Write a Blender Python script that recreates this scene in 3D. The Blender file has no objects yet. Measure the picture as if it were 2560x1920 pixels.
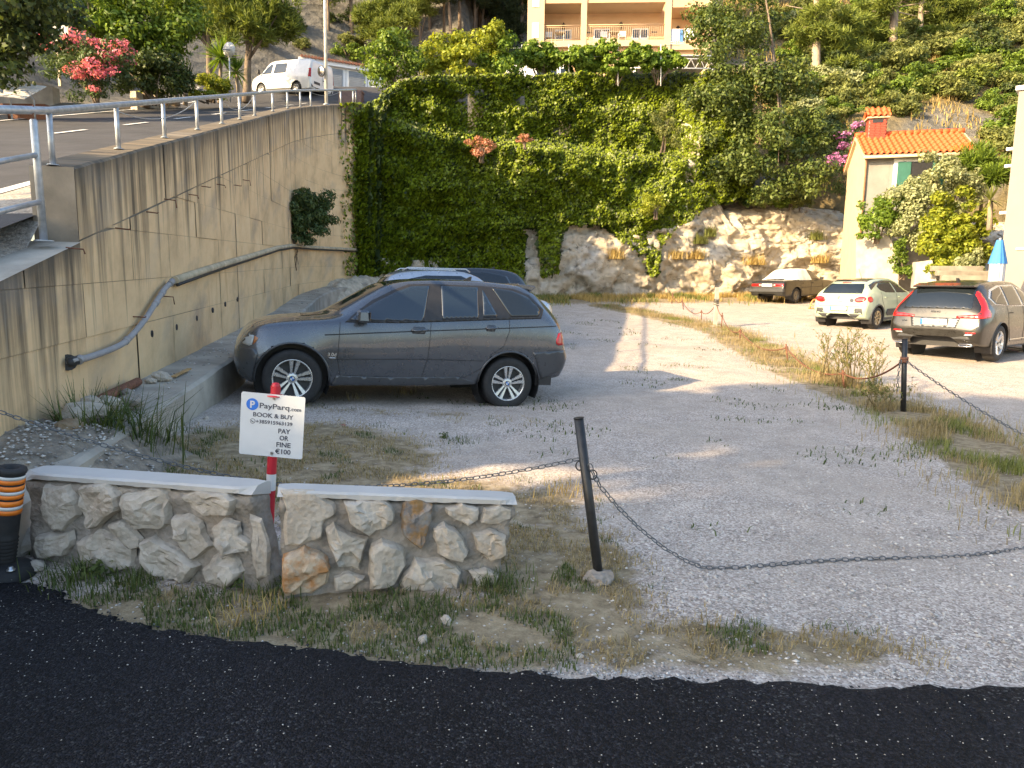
import bpy, bmesh, math, random
import numpy as np
from mathutils import Vector, Matrix, noise
from mathutils.bvhtree import BVHTree
random.seed(7); rng = np.random.default_rng(7)
sc = bpy.context.scene
C = sc.collection
R = math.radians
# ---------------------------------------------------------------- camera
CAM_H = 1.62; PITCH = math.atan(245/1750.); ROLL = .012
cP, sP, ca, sa = math.cos(PITCH), math.sin(PITCH), math.cos(ROLL), math.sin(ROLL)
FW = Vector((0, cP, -sP)); U0 = Vector((0, sP, cP)); R0 = Vector((1, 0, 0))
RT = R0*ca+U0*sa; UP = U0*ca-R0*sa
cd = bpy.data.cameras.new('camera'); cam = bpy.data.objects.new('camera', cd); C.objects.link(cam)
cd.sensor_width = 36; cd.lens = 1750/2560*36; cd.clip_start = .05; cd.clip_end = 2000
M = Matrix((RT, UP, -FW)).transposed().to_4x4(); M.translation = (0, 0, CAM_H); cam.matrix_world = M
sc.camera = cam
# ---------------------------------------------------------------- light
SUN_TO = Vector((1, .62, -.53)).normalized()          # direction the sunlight travels
elev = math.asin(-SUN_TO.z); azi = math.atan2(-SUN_TO.x, -SUN_TO.y)
w = bpy.data.worlds.new('World'); sc.world = w; w.use_nodes = True
nt = w.node_tree; bg = nt.nodes['Background']
sky = nt.nodes.new('ShaderNodeTexSky'); sky.sky_type = 'NISHITA'; sky.sun_disc = False
sky.sun_elevation = elev; sky.sun_rotation = azi; sky.air_density = 1.2; sky.dust_density = 2.2; sky.ozone_density = 1.2
nt.links.new(sky.outputs[0], bg.inputs[0]); bg.inputs[1].default_value = .15
sl = bpy.data.lights.new('sun', 'SUN'); sl.energy = 5.0; sl.angle = R(.53); sl.color = (1, .75, .44)
so = bpy.data.objects.new('sun', sl); C.objects.link(so); so.rotation_euler = SUN_TO.to_track_quat('-Z', 'Y').to_euler(); so.location = (-40, -20, 40)
sc.view_settings.view_transform = 'Standard'; sc.view_settings.look = 'None'; sc.view_settings.exposure = 1.55; sc.view_settings.gamma = 1
sc.cycles.use_denoising = True
sc.cycles.max_bounces = 6; sc.cycles.diffuse_bounces = 3; sc.cycles.glossy_bounces = 3; sc.cycles.transparent_max_bounces = 6
sc.cycles.sample_clamp_indirect = 6

# ---------------------------------------------------------------- helpers
def tag(o, label=None, cat=None, group=None, kind=None):
    if label: o['label'] = label
    if cat: o['category'] = cat
    if group: o['group'] = group
    if kind: o['kind'] = kind
    return o
def empty(name, loc=(0, 0, 0), rz=0, **k):
    o = bpy.data.objects.new(name, None); C.objects.link(o); o.location = loc; o.rotation_euler = (0, 0, rz); o.empty_display_size = .1
    return tag(o, **k)
def link(name, me, mat=None, parent=None, **k):
    o = bpy.data.objects.new(name, me); C.objects.link(o)
    if mat is not None and not me.materials:
        for m in (mat if isinstance(mat, (list, tuple)) else [mat]): me.materials.append(m)
    if parent: o.parent = parent
    return tag(o, **k)
def npmesh(name, V, F, smooth=False):
    V = np.asarray(V, dtype=np.float32); F = np.asarray(F, dtype=np.int32)
    me = bpy.data.meshes.new(name); n, k = F.shape
    me.vertices.add(len(V)); me.vertices.foreach_set('co', V.ravel())
    me.loops.add(n*k); me.loops.foreach_set('vertex_index', F.ravel())
    me.polygons.add(n); me.polygons.foreach_set('loop_start', np.arange(n, dtype=np.int32)*k)
    me.polygons.foreach_set('loop_total', np.full(n, k, dtype=np.int32))
    if smooth: me.polygons.foreach_set('use_smooth', np.ones(n, dtype=bool))
    me.update(calc_edges=True); me.validate()
    return me
class MB:
    """collects shapes, build() makes them one mesh object"""
    def __init__(s): s.v = []; s.f = []; s.m = []; s.sm = []; s.uv = None
    def add(s, V, F, m=0, sm=False):
        o = len(s.v); s.v += [tuple(p) for p in V]; s.f += [tuple(i+o for i in f) for f in F]; s.m += [m]*len(F); s.sm += [sm]*len(F); return s
    def box(s, c, d, rot=None, m=0, taper=1.0):
        x, y, z = d[0]/2, d[1]/2, d[2]/2; V = []
        for sz in (-1, 1):
            t = taper if sz > 0 else 1
            for sx, sy in ((-1, -1), (1, -1), (1, 1), (-1, 1)):
                p = Vector((sx*x*t, sy*y*t, sz*z))
                if rot is not None: p = rot @ p
                V.append(p+Vector(c))
        return s.add(V, [(3, 2, 1, 0), (4, 5, 6, 7), (0, 1, 5, 4), (1, 2, 6, 5), (2, 3, 7, 6), (3, 0, 4, 7)], m)
    def tube(s, pts, r, n=8, cap=True, m=0, closed=False, sm=True):
        pts = [Vector(p) for p in pts]; N = len(pts); rs = r if isinstance(r, (list, tuple)) else [r]*N
        V = []; F = []; prev = None
        for i, p in enumerate(pts):
            if closed: t = pts[(i+1) % N]-pts[i-1]
            else: t = pts[min(i+1, N-1)]-pts[max(i-1, 0)]
            t.normalize()
            if prev is None:
                a = Vector((0, 0, 1)) if abs(t.z) < .9 else Vector((1, 0, 0))
                u = t.cross(a).normalized()
            else: u = (prev-t*prev.dot(t)).normalized()
            prev = u; b = t.cross(u)
            for k in range(n):
                q = 2*math.pi*k/n; V.append(p+(u*math.cos(q)+b*math.sin(q))*rs[i])
        for i in range(N if closed else N-1):
            j = (i+1) % N
            for k in range(n): F.append((i*n+k, i*n+(k+1) % n, j*n+(k+1) % n, j*n+k))
        s.add(V, F, m, sm)
        if cap and not closed:
            o = len(s.v)-N*n
            s.f += [tuple(o+k for k in range(n))[::-1], tuple(o+(N-1)*n+k for k in range(n))]; s.m += [m, m]; s.sm += [False, False]
        return s
    def lathe(s, prof, n=16, c=(0, 0, 0), rot=None, m=0, sm=True):
        V = []; F = []
        for r, z in prof:
            for k in range(n):
                q = 2*math.pi*k/n; p = Vector((r*math.cos(q), r*math.sin(q), z))
                if rot is not None: p = rot @ p
                V.append(p+Vector(c))
        for i in range(len(prof)-1):
            for k in range(n): F.append((i*n+k, i*n+(k+1) % n, (i+1)*n+(k+1) % n, (i+1)*n+k))
        return s.add(V, F, m, sm)
    def prism(s, poly, depth, mat4=None, m=0):
        """poly in local xy, extruded -depth..0 in z, then mat4"""
        n = len(poly); V = [Vector((x, y, 0)) for x, y in poly]+[Vector((x, y, -depth)) for x, y in poly]
        if mat4 is not None: V = [mat4 @ p for p in V]
        return s.add(V, [tuple(range(n)), tuple(range(2*n-1, n-1, -1))]+[(i, i+n, (i+1) % n+n, (i+1) % n) for i in range(n)], m)
    def mesh(s, name='m'):
        me = bpy.data.meshes.new(name); me.from_pydata(s.v, [], s.f)
        me.polygons.foreach_set('material_index', s.m); me.polygons.foreach_set('use_smooth', s.sm); me.update(); return me
    def build(s, name, mat, parent=None, fix=True, bevel=0, **k):
        me = s.mesh(name)
        if fix or bevel:
            b = bmesh.new(); b.from_mesh(me)
            if bevel: bmesh.ops.bevel(b, geom=[e for e in b.edges if len(e.link_faces) == 2 and e.calc_face_angle(0) > .6], offset=bevel, segments=1, affect='EDGES')
            if fix: bmesh.ops.recalc_face_normals(b, faces=b.faces)
            b.to_mesh(me); b.free()
        return link(name, me, mat, parent, **k)
def fbm(p, sc_=1.0, o=4):
    return noise.fractal(Vector(p)*sc_, 1.0, 2.0, o)
def at(x, y, Y):
    """world point seen at photo pixel (x,y) at depth Y"""
    d = FW+RT*((x-1280)/1750)+UP*((960-y)/1750); t = Y/d.y
    return Vector((d.x*t, Y, CAM_H+d.z*t))
def g(X, Y):
    z = .03*(Y-9.5)+.00105*(Y-9.5)**2 if Y > 9.5 else 0.
    k = min(.25, .055*max(0, -X-.4))
    return z+(k if Y > 5 else k*max(0., (Y-3.5)/1.5))
def onz(x, y, z=0.):
    d = FW+RT*((x-1280)/1750)+UP*((960-y)/1750); t = (z-CAM_H)/d.z
    return Vector((d.x*t, d.y*t, z))
def ong(x, y):
    d = FW+RT*((x-1280)/1750)+UP*((960-y)/1750); t = 1.
    while t < 60 and CAM_H+d.z*t > g(d.x*t, d.y*t): t += .01
    return Vector((d.x*t, d.y*t, g(d.x*t, d.y*t)))
def copy_tree(o, parent=None):
    c = o.copy(); C.objects.link(c)
    if parent: c.parent = parent
    for ch in list(o.children): copy_tree(ch, c)
    return c

# ---------------------------------------------------------------- materials
class NT:
    def __init__(s, name):
        s.m = bpy.data.materials.new(name); s.m.use_nodes = True; s.t = s.m.node_tree; s.b = s.t.nodes['Principled BSDF']
    def n(s, t, **k):
        x = s.t.nodes.new('ShaderNode'+t)
        for a, b in k.items(): setattr(x, a, b)
        return x
    def l(s, a, b): s.t.links.new(a, b)
    def coord(s, kind='Object', scale=(1, 1, 1), loc=(0, 0, 0)):
        if kind == 'World': src = s.n('NewGeometry').outputs['Position']
        else: src = s.n('TexCoord').outputs[kind]
        mp = s.n('Mapping'); mp.inputs['Scale'].default_value = scale; mp.inputs['Location'].default_value = loc; s.l(src, mp.inputs[0]); return mp.outputs[0]
    def noise(s, vec, scale, detail=4, rough=.55):
        x = s.n('TexNoise'); x.inputs['Scale'].default_value = scale; x.inputs['Detail'].default_value = detail; x.inputs['Roughness'].default_value = rough
        s.l(vec, x.inputs['Vector']); return x.outputs[0]
    def voro(s, vec, scale, feature='F1', out='Distance'):
        x = s.n('TexVoronoi', feature=feature); x.inputs['Scale'].default_value = scale; s.l(vec, x.inputs['Vector']); return x.outputs[out]
    def ramp(s, fac, stops):
        x = s.n('ValToRGB'); e = x.color_ramp.elements
        while len(e) < len(stops): e.new(.5)
        for i, (p, c) in enumerate(stops):
            e[i].position = p; e[i].color = c if len(c) == 4 else (*c, 1)
        s.l(fac, x.inputs[0]); return x.outputs[0]
    def mix(s, fac, a, b, mode='MIX'):
        x = s.n('Mix', data_type='RGBA', blend_type=mode)
        for v, i in ((fac, 0), (a, 6), (b, 7)):
            if hasattr(v, 'links'): s.l(v, x.inputs[i])
            else: x.inputs[i].default_value = v if not isinstance(v, tuple) or len(v) == 4 else (*v, 1)
        return x.outputs[2]
    def math(s, op, a, b=None):
        x = s.n('Math', operation=op)
        for v, i in ((a, 0), (b, 1)):
            if v is None: continue
            if hasattr(v, 'links'): s.l(v, x.inputs[i])
            else: x.inputs[i].default_value = v
        return x.outputs[0]
    def bump(s, h, strength=.3, dist=.02):
        x = s.n('Bump'); x.inputs['Strength'].default_value = strength; x.inputs['Distance'].default_value = dist; s.l(h, x.inputs['Height']); s.l(x.outputs[0], s.b.inputs['Normal'])
    def col(s, c): s.l(c, s.b.inputs['Base Color'])
    def set(s, **k):
        for a, v in k.items(): s.b.inputs[a.replace('_', ' ')].default_value = v
        return s
W3 = lambda v: (v, v, v)
def simple(name, c, rough=.6, metal=0, var=.25, scale=8, bump=.15, bscale=40, bdist=.004, coord='Object', coat=0, c2=None, stretch=(1, 1, 1)):
    """two-tone procedural noise material with fine relief"""
    n = NT(name); v = n.coord(coord, stretch)
    a = tuple(x*(1-var) for x in c); b = c2 or tuple(min(1, x*(1+var)) for x in c)
    n.col(n.ramp(n.noise(v, scale, 5), [(.3, a), (.7, b)]))
    rr = n.ramp(n.noise(v, scale*2.3, 3), [(.3, W3(max(0, rough-.08))), (.7, W3(min(1, rough+.08)))]); n.l(rr, n.b.inputs['Roughness'])
    n.set(Metallic=metal)
    if coat: n.set(Coat_Weight=coat, Coat_Roughness=.05)
    if bump: n.bump(n.noise(v, bscale, 4), bump, bdist)
    return n.m
def leafmat(name, dark, light, trans=.35, rough=.5, spec=.3):
    n = NT(name); g_ = n.n('NewGeometry'); ri = g_.outputs['Random Per Island']
    pos = n.coord('World'); big = n.noise(pos, .9, 3)
    f = n.math('ADD', n.math('MULTIPLY', ri, .6), n.math('MULTIPLY', big, .5))
    c = n.ramp(f, [(.2, dark), (.75, light)])
    n.col(c); n.set(Roughness=rough, Specular_IOR_Level=spec)
    tr = n.n('BsdfTranslucent'); n.l(n.mix(1., c, (1.35, 1.25, .55), 'MULTIPLY'), tr.inputs[0])
    ms = n.n('MixShader'); ms.inputs[0].default_value = trans; out = n.t.nodes['Material Output']
    n.l(n.b.outputs[0], ms.inputs[1]); n.l(tr.outputs[0], ms.inputs[2]); n.l(ms.outputs[0], out.inputs[0])
    return n.m
MT = {}
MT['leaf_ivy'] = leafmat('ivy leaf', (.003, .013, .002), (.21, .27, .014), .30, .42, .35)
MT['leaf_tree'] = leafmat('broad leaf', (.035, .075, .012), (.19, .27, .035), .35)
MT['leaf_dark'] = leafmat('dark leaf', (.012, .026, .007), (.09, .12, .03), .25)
MT['leaf_oak'] = leafmat('oak leaf', (.018, .04, .009), (.14, .18, .04), .28)
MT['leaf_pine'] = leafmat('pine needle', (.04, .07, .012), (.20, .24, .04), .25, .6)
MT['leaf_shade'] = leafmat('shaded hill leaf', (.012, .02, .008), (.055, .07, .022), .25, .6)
MT['leaf_yellow'] = leafmat('yellow green leaf', (.10, .15, .012), (.34, .37, .04), .4)
MT['leaf_olive'] = leafmat('olive leaf', (.06, .08, .02), (.24, .26, .075), .3, .6)
MT['leaf_silver'] = leafmat('silver shrub leaf', (.10, .13, .05), (.40, .42, .22), .3, .6)
MT['leaf_vine'] = leafmat('vine leaf', (.05, .11, .015), (.23, .33, .045), .4)
MT['leaf_oleander'] = leafmat('oleander leaf', (.025, .05, .015), (.10, .15, .05), .25)
MT['flower_pink'] = leafmat('pink flower', (.48, .06, .17), (.80, .30, .38), .35, .6)
MT['flower_purple'] = leafmat('purple flower', (.30, .09, .28), (.55, .24, .48), .35, .6)
MT['flower_rust'] = leafmat('faded flower', (.30, .12, .08), (.55, .28, .18), .3, .6)
MT['grass_green'] = leafmat('green grass', (.03, .055, .014), (.12, .155, .045), .3, .6)
MT['grass_dry'] = leafmat('dry grass', (.17, .13, .06), (.42, .34, .19), .3, .7)
MT['grass_gold'] = leafmat('golden grass', (.26, .18, .06), (.55, .42, .17), .3, .7)
MT['bark'] = simple('bark', (.16, .12, .085), .9, 0, .4, 6, .8, 14, .03, stretch=(1, 1, .25))
MT['bark_pale'] = simple('pale bark', (.30, .24, .18), .9, 0, .35, 6, .7, 14, .03, stretch=(1, 1, .25))
MT['galv'] = simple('galvanised steel', (.42, .45, .48), .45, .55, .22, 14, .12, 60)
MT['steel'] = simple('bright steel', (.55, .56, .58), .3, .9, .15, 20, 0)
MT['rust'] = simple('rusty iron', (.17, .075, .045), .85, .1, .4, 30, .4, 90)
MT['black_steel'] = simple('black painted steel', (.018, .019, .021), .42, 0, .35, 18, .12, 70)
MT['rubber'] = simple('tyre rubber', (.018, .018, .019), .72, 0, .25, 12, .15, 60)
MT['plastic_black'] = simple('black plastic', (.02, .02, .022), .5, 0, .2, 12, .1, 90)
MT['plastic_dark'] = simple('dark grey plastic', (.045, .047, .05), .55, 0, .2, 12, .1, 90)
MT['white_paint'] = simple('white paint', (.72, .71, .68), .5, 0, .08, 5, .08, 40)
MT['glass'] = NT('dark glass').set(Base_Color=(.012, .016, .02, 1), Roughness=.04, Specular_IOR_Level=.8).m
MT['chrome'] = NT('chrome').set(Base_Color=(.75, .75, .75, 1), Roughness=.12, Metallic=1).m
MT['alloy'] = simple('alloy rim', (.58, .59, .60), .28, .75, .06, 10, 0)
MT['red_lamp'] = NT('red lamp').set(Base_Color=(.42, .012, .012, 1), Roughness=.12, Coat_Weight=.6).m
MT['clear_lamp'] = NT('clear lamp').set(Base_Color=(.42, .42, .40, 1), Roughness=.1, Coat_Weight=.6).m
MT['amber_lamp'] = NT('amber lamp').set(Base_Color=(.45, .16, .05, 1), Roughness=.15, Coat_Weight=.5).m
# ================================================================ setting
def lerp(a, b, t): return a+(b-a)*t
def sstep(a, b, x):
    t = max(0., min(1., (x-a)/(b-a))); return t*t*(3-2*t)
def interp(tab, x):
    if x <= tab[0][0]: return tab[0][1]
    for (a, b), (c, d) in zip(tab, tab[1:]):
        if x <= c: return b+(d-b)*(x-a)/(c-a)
    return tab[-1][1]
# ---- ground
GBLOB = [(-2.0, 6.1, 1.5, 1.7, .95), (-1.1, 3.1, 2.2, .55, .95), (.25, 3.9, .6, 1.0, .8), (1.0, 2.98, 1.0, .28, .8), (-2.6, 4.6, .9, .8, .9), (-.6, 5.0, 1.4, .9, .7), (-.2, 8.2, 1.0, .25, .25), (-1.6, 8.6, 1.8, .4, .35)]
CHAIN_LINE = [(3.9, 4.2), (4.6, 6.6), (5.32, 9.3), (5.45, 13), (5.75, 17), (5.9, 20.4), (4.9, 24.2), (3.6, 28)]
def seg_d(px, py, pts):
    best = 1e9
    for (ax, ay), (bx, by) in zip(pts, pts[1:]):
        dx, dy = bx-ax, by-ay; t = max(0, min(1, ((px-ax)*dx+(py-ay)*dy)/(dx*dx+dy*dy)))
        best = min(best, math.hypot(px-ax-dx*t, py-ay-dy*t))
    return best
def grassy(X, Y):
    v = 0
    for cx, cy, rx, ry, s_ in GBLOB:
        d = math.hypot((X-cx)/rx, (Y-cy)/ry); v = max(v, s_*(1-sstep(.55, 1.15, d)))
    d = seg_d(X-.12*(Y < 9)*1.0, Y, CHAIN_LINE); wd = .75 if Y < 11 else .9
    v = max(v, .95*(1-sstep(wd*.4, wd, d)))
    v = max(v, .8*sstep(26.5, 29.5, Y-.15*X))
    if v > 0: v *= .55+.9*(fbm((X*1.3, Y*1.3, 3.1), 1, 3)*.5+.5)
    return min(1, v)
def axis(lo, hi, c0, c1, fine, grow):
    a = list(np.arange(c0, c1+fine, fine)); s_ = fine; x = c0
    while x > lo: s_ *= grow; x -= s_; a.insert(0, x)
    s_ = fine; x = a[-1]
    while x < hi: s_ *= grow; x += s_; a.append(x)
    return np.array(a)
def gz(X, Y):
    return g(X, min(Y, 45))+.035*fbm((X*.45, Y*.45, 0), 1, 3)*sstep(3.2, 6, Y)+.012*fbm((X*2.2, Y*2.2, 5), 1, 3)
gx = axis(-400, 400, -5, 12, .16, 1.16); gy = axis(-400, 400, 1.6, 32, .16, 1.16)
V = np.zeros((len(gx)*len(gy), 3)); att = np.zeros(len(gx)*len(gy)); k = 0
for y in gy:
    for x in gx:
        near = -8 < x < 30 and 0 < y < 40
        V[k] = (x, y, gz(x, y) if near else g(x, min(max(y, 0), 45))); att[k] = grassy(x, y) if near else .3; k += 1
nx, ny = len(gx), len(gy); ii = (np.arange(ny-1)[:, None]*nx+np.arange(nx-1)[None, :]).ravel()
me = npmesh('ground', V, np.stack([ii, ii+1, ii+1+nx, ii+nx], 1), True)
ca_ = me.attributes.new('grassy', 'FLOAT', 'POINT'); ca_.data.foreach_set('value', att.astype(np.float32))
n = NT('gravel lot'); v = n.coord('World')
vor = n.n('TexVoronoi'); vor.inputs['Scale'].default_value = 85; n.l(v, vor.inputs['Vector'])
sepc = n.n('SeparateColor'); n.l(vor.outputs['Color'], sepc.inputs[0])
pc = n.ramp(sepc.outputs[0], [(0, (.25, .21, .18)), (.45, (.44, .375, .325)), (.85, (.60, .53, .465)), (1, (.74, .68, .61))])
big = n.noise(v, .55, 5); pc = n.mix(n.ramp(big, [(.40, W3(0)), (.62, W3(1))]), pc, n.mix(.65, pc, (.43, .37, .31))); pc = n.mix(1., pc, n.ramp(n.noise(v, 2.6, 5, .7), [(.3, W3(.80)), (.7, W3(1.1))]), 'MULTIPLY')
gr = n.n('Attribute', attribute_name='grassy').outputs['Fac']
soil = n.ramp(n.noise(v, 9, 6, .7), [(.3, (.13, .10, .065)), (.5, (.27, .215, .135)), (.72, (.42, .35, .235))])
mk = n.ramp(n.math('ADD', n.math('MULTIPLY', gr, 1.0), n.math('MULTIPLY', n.math('SUBTRACT', n.noise(v, 5, 6, .7), .5), 1.3)), [(.34, W3(0)), (.62, W3(1))])
n.col(n.mix(mk, pc, soil)); n.set(Roughness=.95, Specular_IOR_Level=.15)
h = n.math('ADD', n.math('MULTIPLY', vor.outputs['Distance'], -.6), n.math('MULTIPLY', n.noise(v, 14, 5, .7), 1.2)); n.bump(h, .5, .014)
link('ground', me, n.m, kind='structure')
# ---- fresh asphalt road in front
edge_px = [(-900, 1400), (-300, 1420), (0, 1441), (104, 1458), (231, 1516), (347, 1556), (579, 1591), (810, 1614), (926, 1632), (1157, 1660), (1504, 1684), (1967, 1699), (2256, 1712), (2560, 1707), (3200, 1690), (4200, 1660)]
ep = [onz(x, y, .035) for x, y in edge_px]
dense = []
for a, b in zip(ep, ep[1:]):
    m_ = max(2, int((b-a).length/.035))
    for i in range(m_):
        p = a.lerp(b, i/m_); r_ = .015*fbm((p.x*6, p.y*6, 1), 1, 4)+.014*random.uniform(-1, 1); dense.append(Vector((p.x+r_, p.y+r_*1.3, .03)))
rows = []
N = len(dense)
Vr = []
for j, off in enumerate((-.03, 0., .05, .15, .4, 1., 2.5, 8.)):
    for p in dense:
        z = {0: -.02, 1: .018, 2: .032}.get(j, .036+.004*fbm((p.x*2, (p.y-off)*2, 0), 1, 2))
        Vr.append((p.x, p.y+.03-off if j == 0 else p.y-off, z+(.004*random.uniform(-1, 1) if 0 < j < 4 else 0)))
F = [(j*N+i, (j+1)*N+i, (j+1)*N+i+1, j*N+i+1) for j in range(7) for i in range(N-1)]
n = NT('fresh asphalt'); v = n.coord('World')
vo = n.n('TexVoronoi'); vo.inputs['Scale'].default_value = 120; n.l(v, vo.inputs['Vector'])
base = n.ramp(n.noise(v, 1.2, 4), [(.3, (.0065, .0065, .0085)), (.7, (.012, .012, .0155))])
sepc = n.n('SeparateColor'); n.l(vo.outputs['Color'], sepc.inputs[0]); base = n.mix(1., base, n.ramp(sepc.outputs[1], [(0, W3(.35)), (.6, W3(1.)), (1, W3(2.6))]), 'MULTIPLY')
spk = n.ramp(sepc.outputs[0], [(.90, W3(0)), (.97, W3(1))])
dust = n.math('MULTIPLY', spk, n.ramp(n.noise(v, 1.6, 3), [(.42, W3(.08)), (.62, W3(.9))]))
n.col(n.mix(dust, base, (.10, .10, .10))); n.l(n.ramp(n.noise(v, 60, 2), [(.3, W3(.65)), (.7, W3(.9))]), n.b.inputs['Roughness']); n.set(Specular_IOR_Level=.22)
n.bump(n.math('ADD', n.math('MULTIPLY', vo.outputs['Distance'], -1.), n.math('MULTIPLY', n.noise(v, 40, 5, .7), 1.0)), 1., .010)
link('road', npmesh('road', Vr, F, True), n.m, kind='structure')
# ---- retaining wall path (plan) and profile
WP = []
wd_ = Vector((-.1616, .98686))
def wall_pt(s_):
    """s=0 at (-4.16,8.157); straight, then a curve to the right"""
    if s_ <= 11: return Vector((-4.16, 8.157))+wd_*s_, wd_.copy()
    p = Vector((-4.16, 8.157))+wd_*11; d = wd_.copy(); L = s_-11; a0 = math.atan2(wd_.x, wd_.y); stp = .05; t = 0
    while t < L:
        a = a0+R(23)*min(1, t/6.0); d = Vector((math.sin(a), math.cos(a))); h_ = min(stp, L-t); p = p+d*h_; t += h_
    return p, d
S_END = 18.2
WT0, WK = .873, .2736
def wtop(Y): return WT0+WK*Y
def wpos(s_, z, out=0.):
    p, d = wall_pt(s_); nrm = Vector((d.y, -d.x)); p = p+nrm*out
    return Vector((p.x, p.y, z))
S_STEP = -1.85
def top_at(s_):
    Y = wall_pt(s_)[0].y
    return wtop(Y) if s_ >= S_STEP else 1.96+.26*(s_-S_STEP)
def base_at(s_):
    Y = wall_pt(s_)[0].y
    return .57+.05*(Y-8.16) if Y < 16 else .962+.08*(Y-16)
wall_uv = []
def wall_mat(name, tone=1.0):
    n = NT(name); uv = n.n('UVMap'); uv.uv_map = 'wuv'; sep = n.n('SeparateXYZ'); n.l(uv.outputs[0], sep.inputs[0]); u, vv = sep.outputs[0], sep.outputs[1]
    def comb(a, b):
        c = n.n('CombineXYZ'); n.l(n.math('MULTIPLY', u, a), c.inputs[0]); n.l(n.math('MULTIPLY', vv, b), c.inputs[1]); return c.outputs[0]
    c0 = n.ramp(n.noise(comb(1, 1), 1.3, 6, .65), [(.25, (.48*tone, .345*tone, .20*tone)), (.5, (.70*tone, .51*tone, .295*tone)), (.75, (.78*tone, .59*tone, .36*tone))])
    st = n.noise(comb(5.5, .22), 1., 5, .6); st2 = n.noise(comb(17, .5), 1., 4, .6)
    fade = n.n('MapRange'); n.l(vv, fade.inputs[0]); fade.inputs[1].default_value = 0; fade.inputs[2].default_value = 2.2; fade.inputs[3].default_value = 1; fade.inputs[4].default_value = .0
    k1 = n.math('ADD', n.math('MULTIPLY', st, .9), n.math('MULTIPLY', st2, .35))
    thr = n.ramp(n.math('ADD', k1, n.math('MULTIPLY', fade.outputs[0], .33)), [(.80, W3(0)), (1.0, W3(.85))])
    c1 = n.mix(thr, c0, (.06, .054, .045))
    topb = n.ramp(n.math('ADD', vv, n.math('MULTIPLY', n.noise(comb(3, 1), 1.5, 4), .35)), [(.16, W3(.8)), (.42, W3(0))])
    c1 = n.mix(topb, c1, (.09, .083, .072))
    rs = n.ramp(n.noise(comb(2.1, .35), 1.7, 4), [(.60, W3(0)), (.78, W3(.55))]); c1 = n.mix(rs, c1, (.42, .24, .10))
    pale = n.ramp(n.noise(comb(9, .3), 2.3, 3), [(.62, W3(0)), (.8, W3(.5))]); c1 = n.mix(pale, c1, (.55, .48, .36))
    gray = n.ramp(n.noise(comb(.7, 1.2), 1.1, 5), [(.52, W3(0)), (.75, W3(.55))]); c1 = n.mix(gray, c1, (.26, .25, .235))
    n.col(c1); n.set(Roughness=.92, Specular_IOR_Level=.2)
    n.bump(n.noise(comb(30, 22), 1., 6, .7), .35, .012)
    return n.m
MT['wall'] = wall_mat('stained concrete')
MT['concrete'] = simple('grey concrete', (.36, .33, .28), .92, 0, .3, 2.2, .4, 30, .012, coord='World')
MT['concrete_dark'] = simple('damp concrete', (.24, .21, .165), .92, 0, .45, 1.6, .4, 30, .012, coord='World')
def wall_strip(name, quads, mat, parent, thick=0., **k):
    """quads: list of 4 (s,z,out) corners; uv = (s, distance below wall top)"""
    mb = MB(); uvs = []
    for q in quads:
        P = [wpos(*c) for c in q]
        mb.add(P, [(0, 1, 2, 3)]); uvs.append([(c[0], top_at(c[0])-c[1]) for c in q])
    me = mb.mesh(name); ul = me.uv_layers.new(name='wuv'); flat = [x for q in uvs for c in q for x in c]; ul.data.foreach_set('uv', flat)
    return link(name, me, mat, parent, **k)
wall = empty('retaining_wall', (-4.2, 8.2, 0), label='tall stained concrete retaining wall rising along the parking lot', cat='wall')
def keep(o):   # parent but keep world coordinates
    if o.parent: o.matrix_parent_inverse = Matrix.Translation(o.parent.location).inverted() if o.parent.rotation_euler.z == 0 else o.parent.matrix_basis.inverted()
    return o
# core slab (set back 25 mm behind the panels)
ss = list(np.arange(-9, S_STEP, .6))+[S_STEP-.001]; ss2 = [S_STEP]+list(np.arange(S_STEP+.4, S_END, .5))+[S_END]
mb = MB()
for lst in (ss, ss2):
    for a, b in zip(lst, lst[1:]):
        q = []
        for s_ in (a, b):
            for o_, z in ((-.014, base_at(s_)-.9), (-.014, top_at(s_)-.03), (-.34, top_at(s_)-.03), (-.34, base_at(s_)-.9)): q.append(wpos(s_, z, o_))
        mb.add(q, [(0, 1, 5, 4), (1, 2, 6, 5), (2, 3, 7, 6)]+([(0, 3, 2, 1)] if a == lst[0] else [])+([(4, 5, 6, 7)] if b == lst[-1] else []))
keep(mb.build('core', MT['concrete_dark'], wall))
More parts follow.
